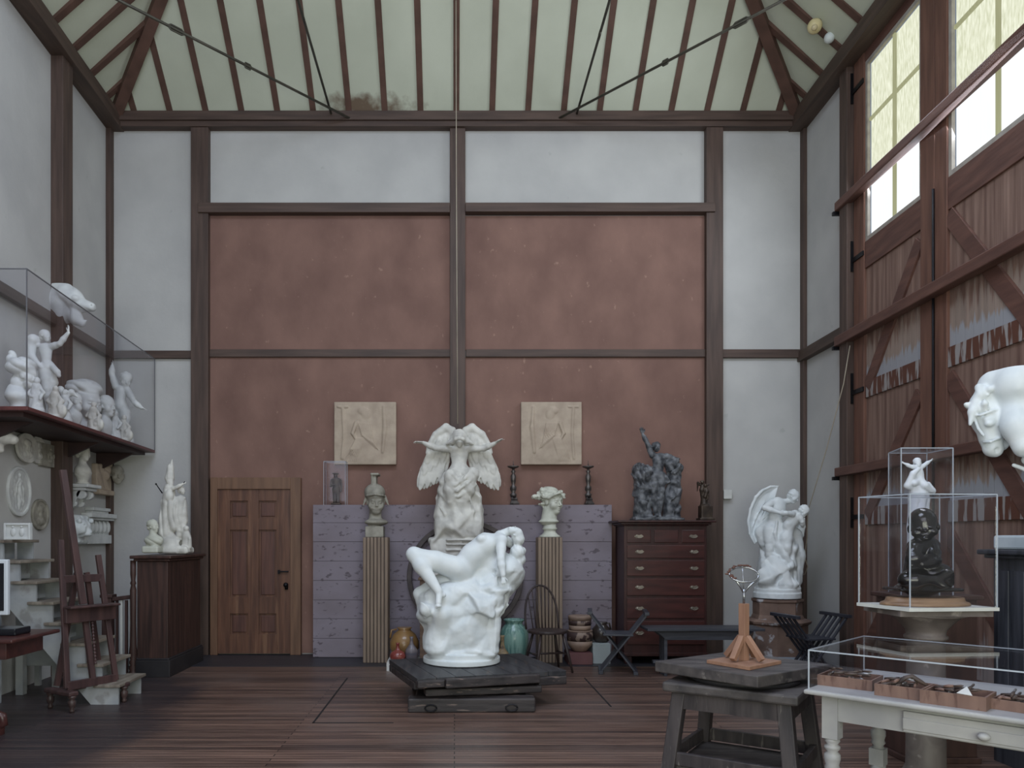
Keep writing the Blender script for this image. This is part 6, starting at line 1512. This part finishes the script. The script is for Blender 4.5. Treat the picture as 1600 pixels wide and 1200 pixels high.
# ---- white horse
def horse():
    m = Map(1490, 570, 7.06, 5.05); U = m.u; zb = 1.536
    S = Sdf((m(90, 0)[0], 4.0, zb), (4.28, 5.25, m(0, 80)[2]), .0075)
    wz = m(0, 150)[2]
    chest = np.array([3.98, 4.86, 2.16]); wither = np.array([4.05, 4.72, 2.42]); rump = np.array([4.09, 4.22, 2.30]); belly = np.array([4.06, 4.5, 2.16])
    S.limb([chest, belly, rump], [.15, .155, .14], .05); S.cap(wither, np.array([4.08, 4.4, 2.34]), .07, .08, .06)
    # arched neck
    S.limb([chest+np.array([0, 0, .12]), m(700, 230, -.12), m(600, 210, -.04), m(460, 250, .0), m(370, 350, .02)], [.15, .13, .115, .095, .07], .05)
    S.limb([m(700, 160, -.1), m(620, 125, -.04), m(480, 170, .0), m(350, 260, .0)], [.045, .045, .05, .04], .03)
    S.limb([m(670, 480, -.12), m(715, 680, -.2), m(790, 900, -.24)], [.085, .085, .07], .05)
    # head: poll, cheek, muzzle, mouth
    S.limb([m(330, 430, .0), m(370, 600, -.02), m(410, 800, -.03), m(435, 920, -.04)], [.082, .088, .062, .055], .03)
    S.ell(m(490, 600, -.01), (.075, .06, .10), None, .03); S.ell(m(440, 930, -.04), (.058, .05, .045), None, .02); S.ell(m(545, 885, -.02), (.028, .04, .035), None, .02)
    S.cap(m(535, 960, -.03), m(525, 870, -.03), .012, k=.006, op='s'); S.ell(m(482, 940, -.09), (.014, .02, .018), None, .008, 's')
    S.ell(m(395, 650, -.10), (.028, .025, .022), None, .012); S.ell(m(392, 600, -.09), (.038, .025, .02), None, .015)
    S.limb([m(200, 480, .0), m(150, 445, -.01), m(105, 425, -.02)], [.024, .018, .004], .008); S.limb([m(340, 490, -.08), m(345, 430, -.10), m(338, 375, -.10)], [.022, .02, .004], .008)
    S.limb([m(270, 380, -.04), m(215, 520, -.05), m(180, 660, -.06)], [.035, .028, .01], .02); S.limb([m(300, 330, -.06), m(280, 250, -.04), m(330, 250, -.04)], [.03, .022, .018], .015)
    S.limb([m(330, 280, -.05), m(400, 270, -.09), m(480, 235, -.11)], [.026, .02, .006], .01); S.limb([m(280, 350, -.05), m(390, 330, -.09)], [.022, .008], .01)
    # bridle straps
    for pts in ([(215, 560, -.04), (300, 555, -.085), (420, 510, -.10), (540, 475, -.085)], [(330, 850, -.05), (410, 850, -.11), (500, 810, -.09), (550, 790, -.05)], [(235, 600, -.05), (270, 700, -.06), (330, 780, -.08)], [(540, 480, -.08), (550, 640, -.06), (545, 780, -.05)]):
        S.limb([m(p[0], p[1], p[2]-.012) for p in pts], [.010]*len(pts), .004)
    # legs
    for (hx, hy), up in (((3.92, 4.80), 1), ((4.08, 4.88), 0)):
        if up: S.limb([(hx, hy, 2.08), (hx-.02, hy+.10, 1.92), (hx-.06, hy+.02, 1.83), (m(650, 1110, -.1)[0]+.05, hy+.09, m(0, 1110)[2]+.02)], [.07, .045, .035, .03], .02); S.cap((hx-.05, hy+.05, 1.84), m(660, 1105, -.1), .028, .012, .015)
        else: S.limb([(hx, hy, 2.08), (hx, hy+.03, 1.86), (hx, hy+.01, 1.62), (hx, hy+.03, zb+.03)], [.075, .045, .028, .04], .02)
    for hx in (4.0, 4.16):
        S.limb([(hx, 4.22, 2.2), (hx, 4.30, 1.98), (hx, 4.16, 1.82), (hx, 4.20, 1.62), (hx, 4.22, zb+.03)], [.11, .075, .042, .03, .042], .025)
    S.limb([(4.09, 4.10, 2.38), (4.09, 4.04, 2.2), (4.09, 4.06, 1.9)], [.03, .04, .02], .02)
    S.noise((3.5, 4.0, 1.9), (4.3, 5.25, m(0, 80)[2]), .004, 22)
    tag(S.mesh('horse_sculpture', plaster, org=(4.0, 4.6, zb), relax=1), 'white plaster horse with bowed bridled head standing on the slab at the right edge', 'sculpture')
horse()
# ---- small bronze in its own cover on the screen
def small_case():
    Y = 9.80; m = Map(480, 600, 2.609, Y); U = m.u; zb = 1.936
    c = m(118, 0)
    S = Sdf((c[0]-.09, Y-.07, zb), (c[0]+.09, Y+.07, zb+.46), .0045)
    S.box((c[0], Y, zb+.012), (.06, .05, .012), None, .004, .003)
    S.limb([(c[0]-.02, Y, zb+.03), (c[0]-.022, Y, zb+.20)], [.02, .026], .01); S.limb([(c[0]+.025, Y-.01, zb+.03), (c[0]+.02, Y, zb+.20)], [.02, .026], .01)
    S.limb([(c[0], Y, zb+.18), (c[0], Y, zb+.31)], [.042, .045], .02); S.cap((c[0]-.05, Y, zb+.32), (c[0]+.05, Y, zb+.32), .018, k=.015)
    S.limb([(c[0]-.055, Y, zb+.32), (c[0]-.065, Y-.02, zb+.24), (c[0]-.01, Y-.05, zb+.25)], [.017, .014, .012], .006); S.limb([(c[0]+.055, Y, zb+.32), (c[0]+.068, Y, zb+.24), (c[0]+.06, Y-.02, zb+.17)], [.017, .014, .012], .006)
    S.ell((c[0]-.005, Y-.01, zb+.375), (.026, .03, .033), None, .006); S.ell((c[0]-.005, Y-.01, zb+.40), (.045, .045, .012), None, .006)
    tag(S.mesh('bronze_statuette', bronze_brown, org=(c[0], Y, zb)), 'small dark standing bronze man at the left end of the board screen top', 'statuette')
    x0, x1 = m(72, 0)[0], m(160, 0)[0]; z1 = m(0, 318)[2]
    case('acrylic_box', 'narrow clear acrylic cover over the small standing bronze man on the screen', [(x0, Y-.085), (x1, Y-.085), (x1, Y+.08), (x0, Y+.08)], zb-.002, z1, .005)
small_case()
# ---- relief plaques on the terracotta wall
def relief(px0, px1, py0, py1, flip, label, name='relief_plaque', Y=9.905, mm=relief_m, seed=1, h=.008, cat='relief'):
    a, b = at(px0, py1, Y), at(px1, py0, Y); w, hh = b.x-a.x, b.z-a.z
    S = Sdf((a.x-.02, Y-.04, a.z-.02), (b.x+.02, Y+.09, b.z+.02), h)
    P = lambda u, v, d=0: np.array([a.x+w*((1-u) if flip else u), Y+d, a.z+hh*v])
    S.box(P(.5, .5, .035), (w/2, .04, hh/2), None, .006, .002)
    q = .006; s = w/.79
    S.ell(P(.52, .80, -.005), (.06*s, .022, .075*s), None, .006); S.ell(P(.47, .86, -.004), (.07*s, .02, .05*s), None, .006)
    S.limb([P(.45, .70, 0), P(.46, .5, 0), P(.50, .33, 0), P(.46, .12, 0)], [.05*s, .065*s, .06*s, .08*s], .01) if False else None
    S.ell(P(.50, .60, .0), (.12*s, .022, .15*s), None, .01); S.ell(P(.52, .38, .0), (.16*s, .02, .16*s), None, .01); S.ell(P(.5, .17, .0), (.2*s, .016, .13*s), None, .01)
    for i in range(7):
        S.limb([P(.40+.03*i, .66, -.018), P(.46+.03*i, .46-.02*i, -.022), P(.60+.02*i, .32-.015*i, -.012)], [.008*s, .010*s, .006*s], .006)
        S.limb([P(.48-.02*i, .42, -.018), P(.42-.025*i, .25, -.018), P(.36-.03*i, .06, -.008)], [.008*s, .010*s, .006*s], .006)
    S.limb([P(.36, .66, -.01), P(.30, .50, -.014), P(.34, .42, -.012)], [.028*s, .022*s, .014*s], .008)
    S.limb([P(.80, .92, 0), P(.82, .6, 0), P(.78, .2, 0)], [.02*s, .03*s, .02*s], .01); S.limb([P(.14, .9, 0), P(.16, .5, 0), P(.13, .1, 0)], [.02*s, .02*s, .02*s], .01)
    S.box(P(.14, .92, -.005), (.07*s, .012, .012*s), None, .003, .003)
    S.noise((a.x-.02, Y-.04, a.z), (b.x+.02, Y+.02, b.z), .005, 9)
    return tag(S.mesh(name, mm, org=(P(.5, 0)[0], Y, a.z)), label, cat)
relief(522, 619, 628, 726, False, 'square tan plaster relief of a kneeling draped figure, left of the winged figure')
relief(814, 909, 628, 726, True, 'square tan plaster relief of a winged draped figure, right of the winged figure')
# ---- casts in the long wall case
def on_shelf(px, X=-3.98):        # distance at which the column px meets the row X
    return X/((px-CX)/F)
def shelf_row(px, off):          # a row parallel to the front edge, off metres behind it
    t_ = (px-CX)/F; Y = (-3.274-off)/(t_+.06); return Y, t_*Y
def shelf_casts():
    zb = 2.651
    def P_(px, py, Y): return np.array(at(px, py, Y))
    def place(name, mm, px, X, fn, label, cat, group=None, h=.006, box=(.3, .3, .9)):
        if X > 0: Y, X = shelf_row(px, X)
        else: Y = on_shelf(px, X)
        S = Sdf((X-box[0], Y-box[1], zb), (X+box[0], Y+box[1], zb+box[2]), h)
        m = Map(0, 400, 3.75, Y); fn(S, m, X, Y)
        return tag(S.mesh(name, mm, org=(X, Y, zb)), label, cat, group)
    def man(S, m, X, Y):
        S.box((X, Y, zb+.02), (.12, .12, .02), None, .01, .005)
        sL, sR = m(228, 525), m(305, 530); hip = m(275, 650)
        torso(S, m(268, 510), sL, sR, m(272, 590), hip, .062, .012, .6)
        S.noise((X-.2, Y-.2, zb+.3), (X+.2, Y+.2, zb+.6), .004, 30); S.folds((X-.15, Y-.2, zb+.05), (X+.15, Y+.2, zb+.42), .006, 70, (.7, .4, .5), .6, 6)
        head(S, m(268, 470), .125, (.9, -.4, .1), (0, 0, 1), True)
        arm(S, sR, m(350, 515, -.03), m(400, 450, -.03), .032, .01); hand(S, m(400, 450, -.03), (.1, 0, 1), (1, 0, 0), .085, .1)
        leg(S, m(265, 670), m(270, 780, -.04), m(285, 890, .0), .052, .012); leg(S, m(290, 670, .05), m(305, 780, .05), (m(300, 0)[0], Y+.05, zb+.06), .05, .012)
        S.cap(m(285, 890), (m(285, 0)[0], Y-.02, zb+.04), .024, .022, .01)
        S.limb([m(300, 640, .02), m(310, 740, .02), m(296, 800, 0)], [.03, .045, .02], .02)
        S.limb([m(240, 650, -.05), m(185, 590, -.03), m(185, 520, 0), m(195, 495, 0)], [.018, .038, .05, .062], .015)
        for x, y in ((170, 485), (190, 475), (210, 485), (225, 500), (180, 500)): S.ell(m(x, y), (.022, .022, .022), None, .006)
        S.limb([m(300, 640), m(335, 680, -.04), m(345, 700, -.04)], [.03, .03, .02], .01)
        S.limb([m(228, 700, .02), (m(215, 0)[0], Y+.03, zb+.05)], [.05, .07], .03)
    place('standing_sculpture', plaster_mid, 69, -3.98, man, 'white plaster man carrying a horn of plenty, one arm raised, in the wall case', 'sculpture', h=.006, box=(.36, .26, .95))
    def bust1(S, m, X, Y):
        S.cap((X, Y, zb+.03), (X, Y, zb+.10), .075, .06, .02); S.ell((X-.01, Y, zb+.15), (.10, .13, .075), None, .05)
        S.cap((X-.03, Y, zb+.20), (X+.03, Y, zb+.38), .07, .055, .05)
        head(S, m(165, 715), .2, (.95, -.3, -.05), (0, 0, 1), None)
        c = m(125, 650); S.ell(c, (.13, .12, .085), None, .02); S.ell(m(70, 620), (.04, .05, .10), None, .02); S.folds(c-.2, c+.2, .009, 80, (.3, .2, 1), .6, 6)
    place('swirling_hair_bust', plaster_mid, 30, .26, bust1, 'plaster bust in profile with swirling swept-back hair at the near end of the wall case', 'bust', h=.006, box=(.26, .26, .62))
    def colossal(S, m, X, Y):
        S.cap((X, Y, zb+.03), (X, Y, zb+.22), .11, .09, .03)
        head(S, (X+.07, Y-.03, zb+.36), .38, (.85, -.5, -.05), (0, 0, 1), None)
        S.ell((X-.01, Y+.02, zb+.535), (.2, .19, .10), None, .02); S.folds((X-.25, Y-.24, zb+.44), (X+.25, Y+.24, zb+.68), .014, 55, (.25, .1, 1), .5, 5)
    place('turbaned_head', plaster_mid, 130, .36, colossal, 'colossal plaster head wearing a wound turban, middle of the wall case', 'bust', h=.007, box=(.28, .28, .70))
    def small_bust(S, m, X, Y):
        S.cap((X, Y, zb+.02), (X, Y, zb+.07), .05, .045, .02); S.ell((X, Y, zb+.13), (.07, .10, .085), None, .05); S.cap((X-.01, Y, zb+.15), (X+.01, Y, zb+.24), .042, .036, .03)
        head(S, (X+.02, Y, zb+.29), .165, (.9, -.4, 0), (0, 0, 1), True, beard=True)
    place('bearded_bust', plaster_mid, 116, .20, small_bust, 'small bearded plaster bust in front of the turbaned head', 'bust', h=.006, box=(.16, .16, .46))
    def prof(S, m, X, Y):
        S.cap((X, Y, zb+.01), (X, Y, zb+.06), .07, .06, .02); S.ell((X, Y, zb+.13), (.085, .14, .11), None, .05); S.cap((X-.01, Y, zb+.15), (X+.02, Y, zb+.28), .055, .046, .04)
        head(S, (X+.03, Y, zb+.36), .25, (.95, -.25, 0), (0, 0, 1), True)
    place('profile_bust', plaster_mid, 163, .19, prof, 'plaster bust of a young man in profile between the turbaned head and the dancing child', 'bust', h=.006, box=(.2, .2, .52))
    def child(S, m, X, Y):
        S.cyl((X, Y), zb, zb+.04, .13, .005); S.ell((X, Y+.03, zb+.07), (.12, .1, .06), None, .03)
        sL, sR = m(680, 765), m(745, 785); hip = m(705, 885)
        torso(S, m(712, 760), sL, sR, m(705, 840), hip, .09, .02, .75)
        head(S, m(738, 730), .19, (.5, -.8, -.3), (.15, 0, 1), True)
        arm(S, sL, m(655, 690), m(658, 645), .042, .012); hand(S, m(658, 645), (.3, 0, 1), (1, 0, 0), .08, .4)
        arm(S, sR, m(790, 860, -.04), m(830, 890, -.05), .040, .012); hand(S, m(828, 888, -.05), (1, 0, -.4), (0, 0, 1), .09, .1, .3)
        leg(S, m(680, 920), (m(675, 0)[0], Y-.02, m(0, 985)[2]), (m(670, 0)[0], Y, zb+.07), .066, .015); leg(S, m(730, 920), (m(735, 0)[0], Y-.02, m(0, 985)[2]), (m(735, 0)[0], Y+.02, zb+.07), .066, .015)
    place('dancing_child', plaster_mid, 191, -4.02, child, 'white plaster child dancing, one arm up, at the far end of the wall case', 'sculpture', h=.0075, box=(.42, .26, 1.15))
    def figurine(v):
        def f(S, m, X, Y):
            S.cyl((X, Y), zb, zb+.03, .07, .004)
            S.limb([(X, Y, zb+.04), (X-.01, Y, zb+.16), (X, Y, zb+.24)], [.06, .045, .04], .02); S.ell((X+.01, Y-.01, zb+.29), (.028, .03, .034), None, .008)
            S.limb([(X-.03, Y, zb+.23), (X-.06, Y-.02, zb+.17), (X-.01, Y-.05, zb+.14)], [.018, .015, .012], .008); S.limb([(X+.03, Y, zb+.23), (X+.07, Y-.01, zb+.18), (X+.05, Y-.04, zb+.12)], [.018, .015, .012], .008)
            if v == 1: S.limb([(X, Y, zb+.24), (X-.05, Y+.02, zb+.33), (X-.10, Y+.04, zb+.30)], [.02, .03, .008], .01); S.limb([(X, Y, zb+.24), (X+.05, Y+.03, zb+.30), (X+.1, Y+.05, zb+.26)], [.02, .03, .008], .01)
            if v == 2: S.ell((X+.06, Y, zb+.08), (.05, .05, .07), None, .02); S.ell((X+.065, Y, zb+.17), (.024, .026, .028), None, .008)
            S.folds((X-.1, Y-.1, zb+.03), (X+.1, Y+.1, zb+.2), .005, 130, (1, .3, .1), .5, 9); S.noise((X-.1, Y-.1, zb+.03), (X+.1, Y+.1, zb+.35), .004, 40)
        return f
    for px, X, v, mm, lb in ((57, .10, 0, plaster_mid, 'little seated plaster figurine beside the horn-of-plenty man'),
                             (86, .105, 2, plaster_old, 'little brownish plaster cherub pair left of the winged figurine'),
                             (101, .10, 1, plaster_mid, 'little winged plaster figurine below the turbaned head'),
                             (146, .10, 2, plaster_old, 'little plaster figurine pair in front of the profile bust'),
                             (180, .10, 0, plaster_mid, 'little crouching plaster figurine at the feet of the dancing child'),
                             (193, .10, 2, plaster_old, 'far-right little plaster figurine at the feet of the dancing child')):
        place('plaster_figurine', mm, px, X, figurine(v), lb, 'figurine', h=.0055, box=(.15, .13, .38))
shelf_casts()
# ---- casts hung on the left wall
def wall_casts():
    # horse-head fragment over the case
    m = Map(80, 430, 13.3, 8.45); U = m.u
    S = Sdf((m(30, 0)[0]-.05, 8.2, m(0, 1120)[2]), (m(920, 0)[0], 8.68, m(0, 190)[2]), .007)
    S.limb([m(200, 330, .05), m(190, 560, .05), m(260, 820, .05)], [.12, .13, .10], .05)
    S.limb([m(300, 370, 0), m(480, 520, 0), m(700, 640, 0), m(830, 660, 0)], [.10, .10, .06, .05], .04)
    S.limb([m(380, 700, .05), m(520, 900, .0), m(640, 1000, -.02)], [.11, .06, .045], .04); S.cap(m(640, 1000, -.02), m(740, 940, -.02), .03, .015, .02)
    S.limb([m(250, 260, .0), m(330, 280, -.02)], [.04, .05], .03); S.ell(m(510, 480, -.08), (.035, .03, .025), None, .02); S.ell(m(830, 625, -.04), (.014, .02, .012), None, .006, 's')
    S.facets((m(30, 0)[0]-.05, 8.2, m(0, 1120)[2]), (m(920, 0)[0], 8.68, m(0, 190)[2]), 24, .12, 5)
    a = WL(8.44, .05, 0)
    S.cap(m(200, 500, .05), (a.x-.04, 8.46, m(0, 480)[2]), .07, .07, .04)
    tag(S.mesh('horse_head_fragment', plaster_mid), 'white plaster horse-head fragment hung on the left wall post above the long case', 'cast')
    # flat medallions and plaques: y is the place along the wall
    def wy_(px): return -4.0/((px-CX)/F+.05)
    def wallmat(px, py):
        Y = wy_(px); p = WL(Y, 0, 0); z = EYE-(py-HY)*Y/F; return Vector((p.x, Y, z))
    Nw = Vector((1, .05, 0)).normalized(); Tw = Vector((-.05, 1, 0)).normalized()
    def medallion(px, py, rw, rh, mm, label, name='oval_medallion', fig=True, th=.035, rim=True, off=0.0):
        c = wallmat(px, py); ry, rz = rw, rh; t = thing(name, label, 'medallion', c+Nw*off)
        c = c+Nw*(off+.002); cc = np.array(c); S = Sdf(cc-np.array([.02, ry+.03, rz+.03]), cc+np.array([th+.06, ry+.03, rz+.03]), .0052)
        q = S.blk(S.lo, cc+np.array([th+.06, ry+.03, rz+.03])); sl, X, Y_, Z = q
        e = (np.sqrt(((Y_-cc[1])/ry)**2+((Z-cc[2])/rz)**2)-1)*min(ry, rz)
        S.put(sl, np.maximum(e, np.abs(X-cc[0]-th*.4+(Y_-cc[1])*.05)-th*.4), .004, 'u')
        if rim: S.put(sl, np.maximum(np.abs(e+.014)-.012, np.abs(X-cc[0]-th*.55)-th*.55), .004, 'u')
        x_ = cc[0]+th*.8; p_ = lambda u, v, d=0: np.array([x_+d, cc[1]+u*ry, cc[2]+v*rz])
        el = lambda u, v, a, bb, h=.016: S.ell(p_(u, v), (h, a*ry, bb*rz), None, .008)
        if fig == 'stand': el(0, .66, .09, .075); el(0, .36, .15, .22); el(.02, -.05, .17, .3); el(-.05, -.45, .12, .3); el(.08, -.5, .1, .3); S.limb([p_(-.1, .42), p_(-.32, .15), p_(-.36, -.1)], [.012, .01, .008], .006); el(-.4, -.12, .1, .14, .01); S.limb([p_(.12, .4), p_(.28, .1), p_(.3, -.5)], [.012, .01, .006], .006)
        else: el(.02, .3, .26, .27, .02); el(-.15, .38, .27, .2, .02); el(.24, .2, .09, .06, .014); el(-.02, -.02, .16, .22, .016); el(-.05, -.45, .46, .26, .018)
        S.folds(cc-np.array([0, ry*.5, rz*.7]), cc+np.array([.08, ry*.5, rz*.2]), .004, 110, (0, 1, .3), .6, 9); S.noise(cc-np.array([.01, ry*.8, rz*.8]), cc+np.array([.08, ry*.8, rz*.8]), .004, 34)
        S.mesh('disc', mm, t, relax=0)
        return t
    medallion(27, 768, .21, .25, plaster_mid, 'large white oval relief of a standing figure on the left wall', fig='stand', th=.03)
    medallion(60, 804, .165, .165, plaster_grey, 'dark-rimmed brownish oval portrait relief on the left wall', th=.03)
    medallion(35, 700, .21, .15, plaster_old, 'round tan medallion, nearer of the overlapping pair under the shelf', name='round_medallion', rim=False, off=.03)
    medallion(56, 703, .17, .145, plaster_old, 'round tan medallion, farther of the overlapping pair under the shelf', name='round_medallion', rim=False)
    def plaque(px0, px1, py0, py1, mm, label, frame_=False, figs=1, th=.04, name='square_plaque'):
        a = wallmat(px0, (py0+py1)/2); b = wallmat(px1, (py0+py1)/2); z1 = EYE-(py0-HY)*a.y/F; z0 = EYE-(py1-HY)*a.y/F
        t = thing(name, label, 'plaque', Vector(((a.x+b.x)/2, (a.y+b.y)/2, z0)))
        pr = lambda mb, ya, yb, za, zb_, o0, o1: mb.prism([WL(ya, o0, za), WL(yb, o0, za), WL(yb, o1, za), WL(ya, o1, za)], (0, 0, zb_-za))
        one('slab', mm, pr(MB(), a.y, b.y, z0, z1, .002, th), parent=t, bevel=.004)
        if frame_:
            f = (b.y-a.y)*.12; m_ = MB(); pr(m_, a.y, a.y+f, z0, z1, th, th+.015); pr(m_, b.y-f, b.y, z0, z1, th, th+.015); pr(m_, a.y+f, b.y-f, z0, z0+f*.7, th, th+.015); pr(m_, a.y+f, b.y-f, z1-f*.7, z1, th, th+.015)
            one('raised_border', mm, m_, parent=t, bevel=.003)
        b_ = MB(); yc, zc, w, h = (a.y+b.y)/2, (z0+z1)/2, b.y-a.y, z1-z0
        for i in range(figs):
            y = yc+w*.3*(i-(figs-1)/2)
            for v, o2, ww, hh in ((.27, .02, .055, .08), (.10, 0, .10, .14), (-.06, .05, .07, .16), (-.22, -.03, .13, .12), (-.05, -.14, .03, .16), (.0, .16, .03, .12)): b_.ball(WL(y+o2*w, th, zc+v*h), (.012, ww*w, hh*h), 12, 8)
        one('relief_figure', mm, b_, parent=t)
    plaque(58.5, 88, 691, 727, plaster_grey, 'small square tan relief plaque under the shelf, right of the medallions')
    a = wallmat(128, 830); b = wallmat(166, 830); zz = lambda py: EYE-(py-HY)*a.y/F
    t = thing('cornice_fragment', 'white plaster cornice fragment with a row of egg mouldings between the wall posts', 'cast', Vector(((a.x+b.x)/2, (a.y+b.y)/2, zz(850))))
    pr = lambda mb, ya, yb, za, zb_, o0, o1: mb.prism([WL(ya, o0, za), WL(yb, o0, za), WL(yb, o1, za), WL(ya, o1, za)], (0, 0, zb_-za))
    m_ = MB(); pr(m_, a.y, b.y, zz(850), zz(836), .002, .07); pr(m_, a.y, b.y, zz(836), zz(812), .002, .04); pr(m_, a.y-.02, b.y+.02, zz(812), zz(808), .002, .10); pr(m_, a.y-.03, b.y+.03, zz(808), zz(801), .002, .13); pr(m_, a.y+.1, b.y-.15, zz(801), zz(797), .002, .09); pr(m_, a.y+.08, b.y-.13, zz(797), zz(792), .002, .11)
    one('moulding', plaster_mid, m_, parent=t, bevel=.004)
    m_ = MB(); ne = 6
    for i in range(ne):
        y = a.y+(b.y-a.y)*(i+.5)/ne; zc = zz(823); m_.ball(WL(y, .045, zc), (.03, .034, .075), 14, 10)
        if i: m_.tube([WL(y-(b.y-a.y)/ne/2, .05, zz(834)), WL(y-(b.y-a.y)/ne/2, .06, zz(813))], [.006, .012], 6)
    one('egg_moulding', plaster_mid, m_, parent=t)
    plaque(95, 115, 868, 900, plaster_mid, 'small white relief plaque low on the left wall behind the easel', th=.03)
    a = wallmat(143, 745); b = wallmat(164, 745); zz = lambda py: EYE-(py-HY)*a.y/F
    S = Sdf((a.x-.02, a.y-.03, zz(775)), (a.x+.2, b.y+.03, zz(708)), .006); yc = (a.y+b.y)/2; W_ = (b.y-a.y)/2
    S.box((a.x+.03, yc, zz(748)), (.035, W_, (zz(722)-zz(770))/2), None, .01, .004); S.limb([(a.x+.05, yc+W_*.2, zz(740)), (a.x+.05, yc+W_*.7, zz(722)), (a.x+.05, yc+W_*.85, zz(712))], [.06, .04, .008], .02)
    S.box((a.x+.05, yc, zz(768)), (.055, W_*1.0, .03), None, .01, .01); S.folds((a.x, a.y, zz(765)), (a.x+.15, b.y, zz(712)), .01, 60, (0, 1, .6), .6, 6)
    tag(S.mesh('wing_fragment', relief_m, relax=0), 'tan plaster wing fragment on the left wall right of the bracketed bust', 'cast')
    a = wallmat(97, 827); b = wallmat(126, 827); zz = lambda py: EYE-(py-HY)*a.y/F; yc = (a.y+b.y)/2; W_ = (b.y-a.y)/2; H_ = (zz(803)-zz(851))/2; zc = (zz(803)+zz(851))/2
    S = Sdf((a.x-.02, a.y-.04, zc-H_-.03), (a.x+.24, b.y+.04, zc+H_+.03), .006)
    S.box((a.x+.04, yc, zc), (.045, W_, H_), None, .045, .01); S.ell((a.x+.10, yc+.02, zc+.02), (.08, W_*.6, H_*.62), None, .03); S.ell((a.x+.16, yc+.04, zc-.03), (.045, .06, .05), None, .02)
    for dy in (-.05, .09): S.ell((a.x+.17, yc+dy, zc+.05), (.02, .02, .014), None, .01, 's'); S.ell((a.x+.13, yc+dy*1.9, zc+.10), (.025, .03, .03), None, .01)
    S.cap((a.x+.205, yc, zc-.05), (a.x+.2, yc+.08, zc-.05), .008, k=.006, op='s'); S.noise((a.x, a.y-.04, zc-H_), (a.x+.22, b.y+.04, zc+H_), .010, 22)
    tag(S.mesh('lion_head_plaque', plaster, relax=0), 'rounded white lion-head plaque on the wall behind the easel mast', 'cast')
    # relief plaque standing on the top stair
    S_x = at(5, 0, 7.1).x; x1 = at(42, 0, 7.1).x
    t = thing('framed_relief', 'small white framed relief of two figures standing on the top step of the stair', 'relief', ((S_x+x1)/2, 7.1, 1.5))
    xa, xb = -4.16, -4.155+.24
    zt_ = 1.50+.155
    one('slab', plaster_mid, MB().box((xa, 7.10, 1.501), (xb, 7.125, zt_)), parent=t)
    one('raised_border', plaster_mid, MB().box((xa, 7.085, 1.501), (xa+.02, 7.10, zt_)).box((xb-.02, 7.085, 1.501), (xb, 7.10, zt_)).box((xa+.02, 7.085, zt_-.02), (xb-.02, 7.10, zt_)).box((xa+.02, 7.085, 1.501), (xb-.02, 7.10, 1.52)), parent=t, bevel=.003)
    one('relief_figure', plaster_mid, MB().ball((xa+.08, 7.1, 1.57), (.025, .012, .04), 12, 8).ball((xa+.08, 7.1, 1.62), (.014, .012, .015), 12, 8).ball((xa+.16, 7.1, 1.57), (.025, .012, .04), 12, 8).ball((xa+.16, 7.1, 1.62), (.014, .012, .015), 12, 8), parent=t)
    # hand and shell at the very edge
    m = Map(0, 640, 4.615, 7.1)
    S = Sdf((m(-60, 0)[0], 6.9, m(0, 330)[2]), (m(130, 0)[0], 7.35, m(0, 130)[2]), .006)
    S.limb([(WL(7.1, .0).x, 7.1, m(0, 200)[2]), m(20, 190), m(95, 220)], [.07, .075, .04], .03); S.limb([m(-20, 200), m(5, 290)], [.05, .03], .03); S.ell(m(100, 215), (.035, .04, .035), None, .02)
    tag(S.mesh('arm_fragment', plaster_old), 'plaster arm fragment hung on the left wall at the photo edge under the shelf', 'cast')
    # bracket with bust
    Y = 8.85; px = 122; z = EYE-(760-HY)*Y/F
    c = WL(Y, .14, z)
    t = thing('wall_bracket', 'white plaster scrolled bracket on the left wall under the draped bust', 'bracket', c)
    m_ = MB().box((c.x-.15, Y-.17, z-.02), (c.x+.16, Y+.17, z+.02)).box((c.x-.15, Y-.14, z-.055), (c.x+.12, Y+.14, z-.02))
    one('top', plaster_mid, m_, parent=t, bevel=.008)
    m_ = MB()
    for y in (Y-.11, Y+.05):
        m_.tube([(c.x+.05, y, z-.10), (c.x+.05, y+.07, z-.10)], .05, 16).tube([(c.x-.04, y+.005, z-.2), (c.x-.04, y+.065, z-.2)], .035, 16).prism([(c.x-.15, y, z-.055), (c.x+.05, y, z-.055), (c.x-.02, y, z-.2), (c.x-.15, y, z-.26)], (0, .07, 0))
    one('scroll', plaster_mid, m_, parent=t)
    zb = z+.021; X = c.x+.02
    S = Sdf((X-.2, Y-.17, zb), (X+.18, Y+.17, zb+.5), .0055)
    S.cyl((X, Y), zb, zb+.025, .075, .006); S.cap((X, Y, zb+.03), (X, Y, zb+.08), .05, .045, .02); S.ell((X, Y, zb+.14), (.085, .12, .10), None, .05); S.cap((X-.01, Y, zb+.16), (X+.0, Y, zb+.29), .048, .04, .04)
    head(S, (X+.01, Y, zb+.365), .2, (.93, -.35, 0), (0, 0, 1), True); S.ell((X-.11, Y, zb+.36), (.035, .035, .03), None, .01)
    S.folds((X-.18, Y-.15, zb+.08), (X+.18, Y+.15, zb+.22), .006, 80, (.7, .2, .7), .5, 6)
    tag(S.mesh('draped_bust', plaster_old), 'aged plaster bust of a woman in profile on the scrolled wall bracket', 'bust')
    # mask near the corner
    m = Map(0, 640, 4.615, 9.84); c = m(846, 470)
    S = Sdf(c-np.array([.22, .16, .17]), c+np.array([.14, .16, .16]), .0055)
    head(S, c, .25, (.55, -.8, -.1), (0, 0, 1), None); S.cap(c, (c[0]-.03, 9.93, c[2]), .05, .05, .03)
    tag(S.mesh('plaster_mask', plaster_grey), 'small greyish plaster face mask fixed near the back-left corner', 'mask')
wall_casts()
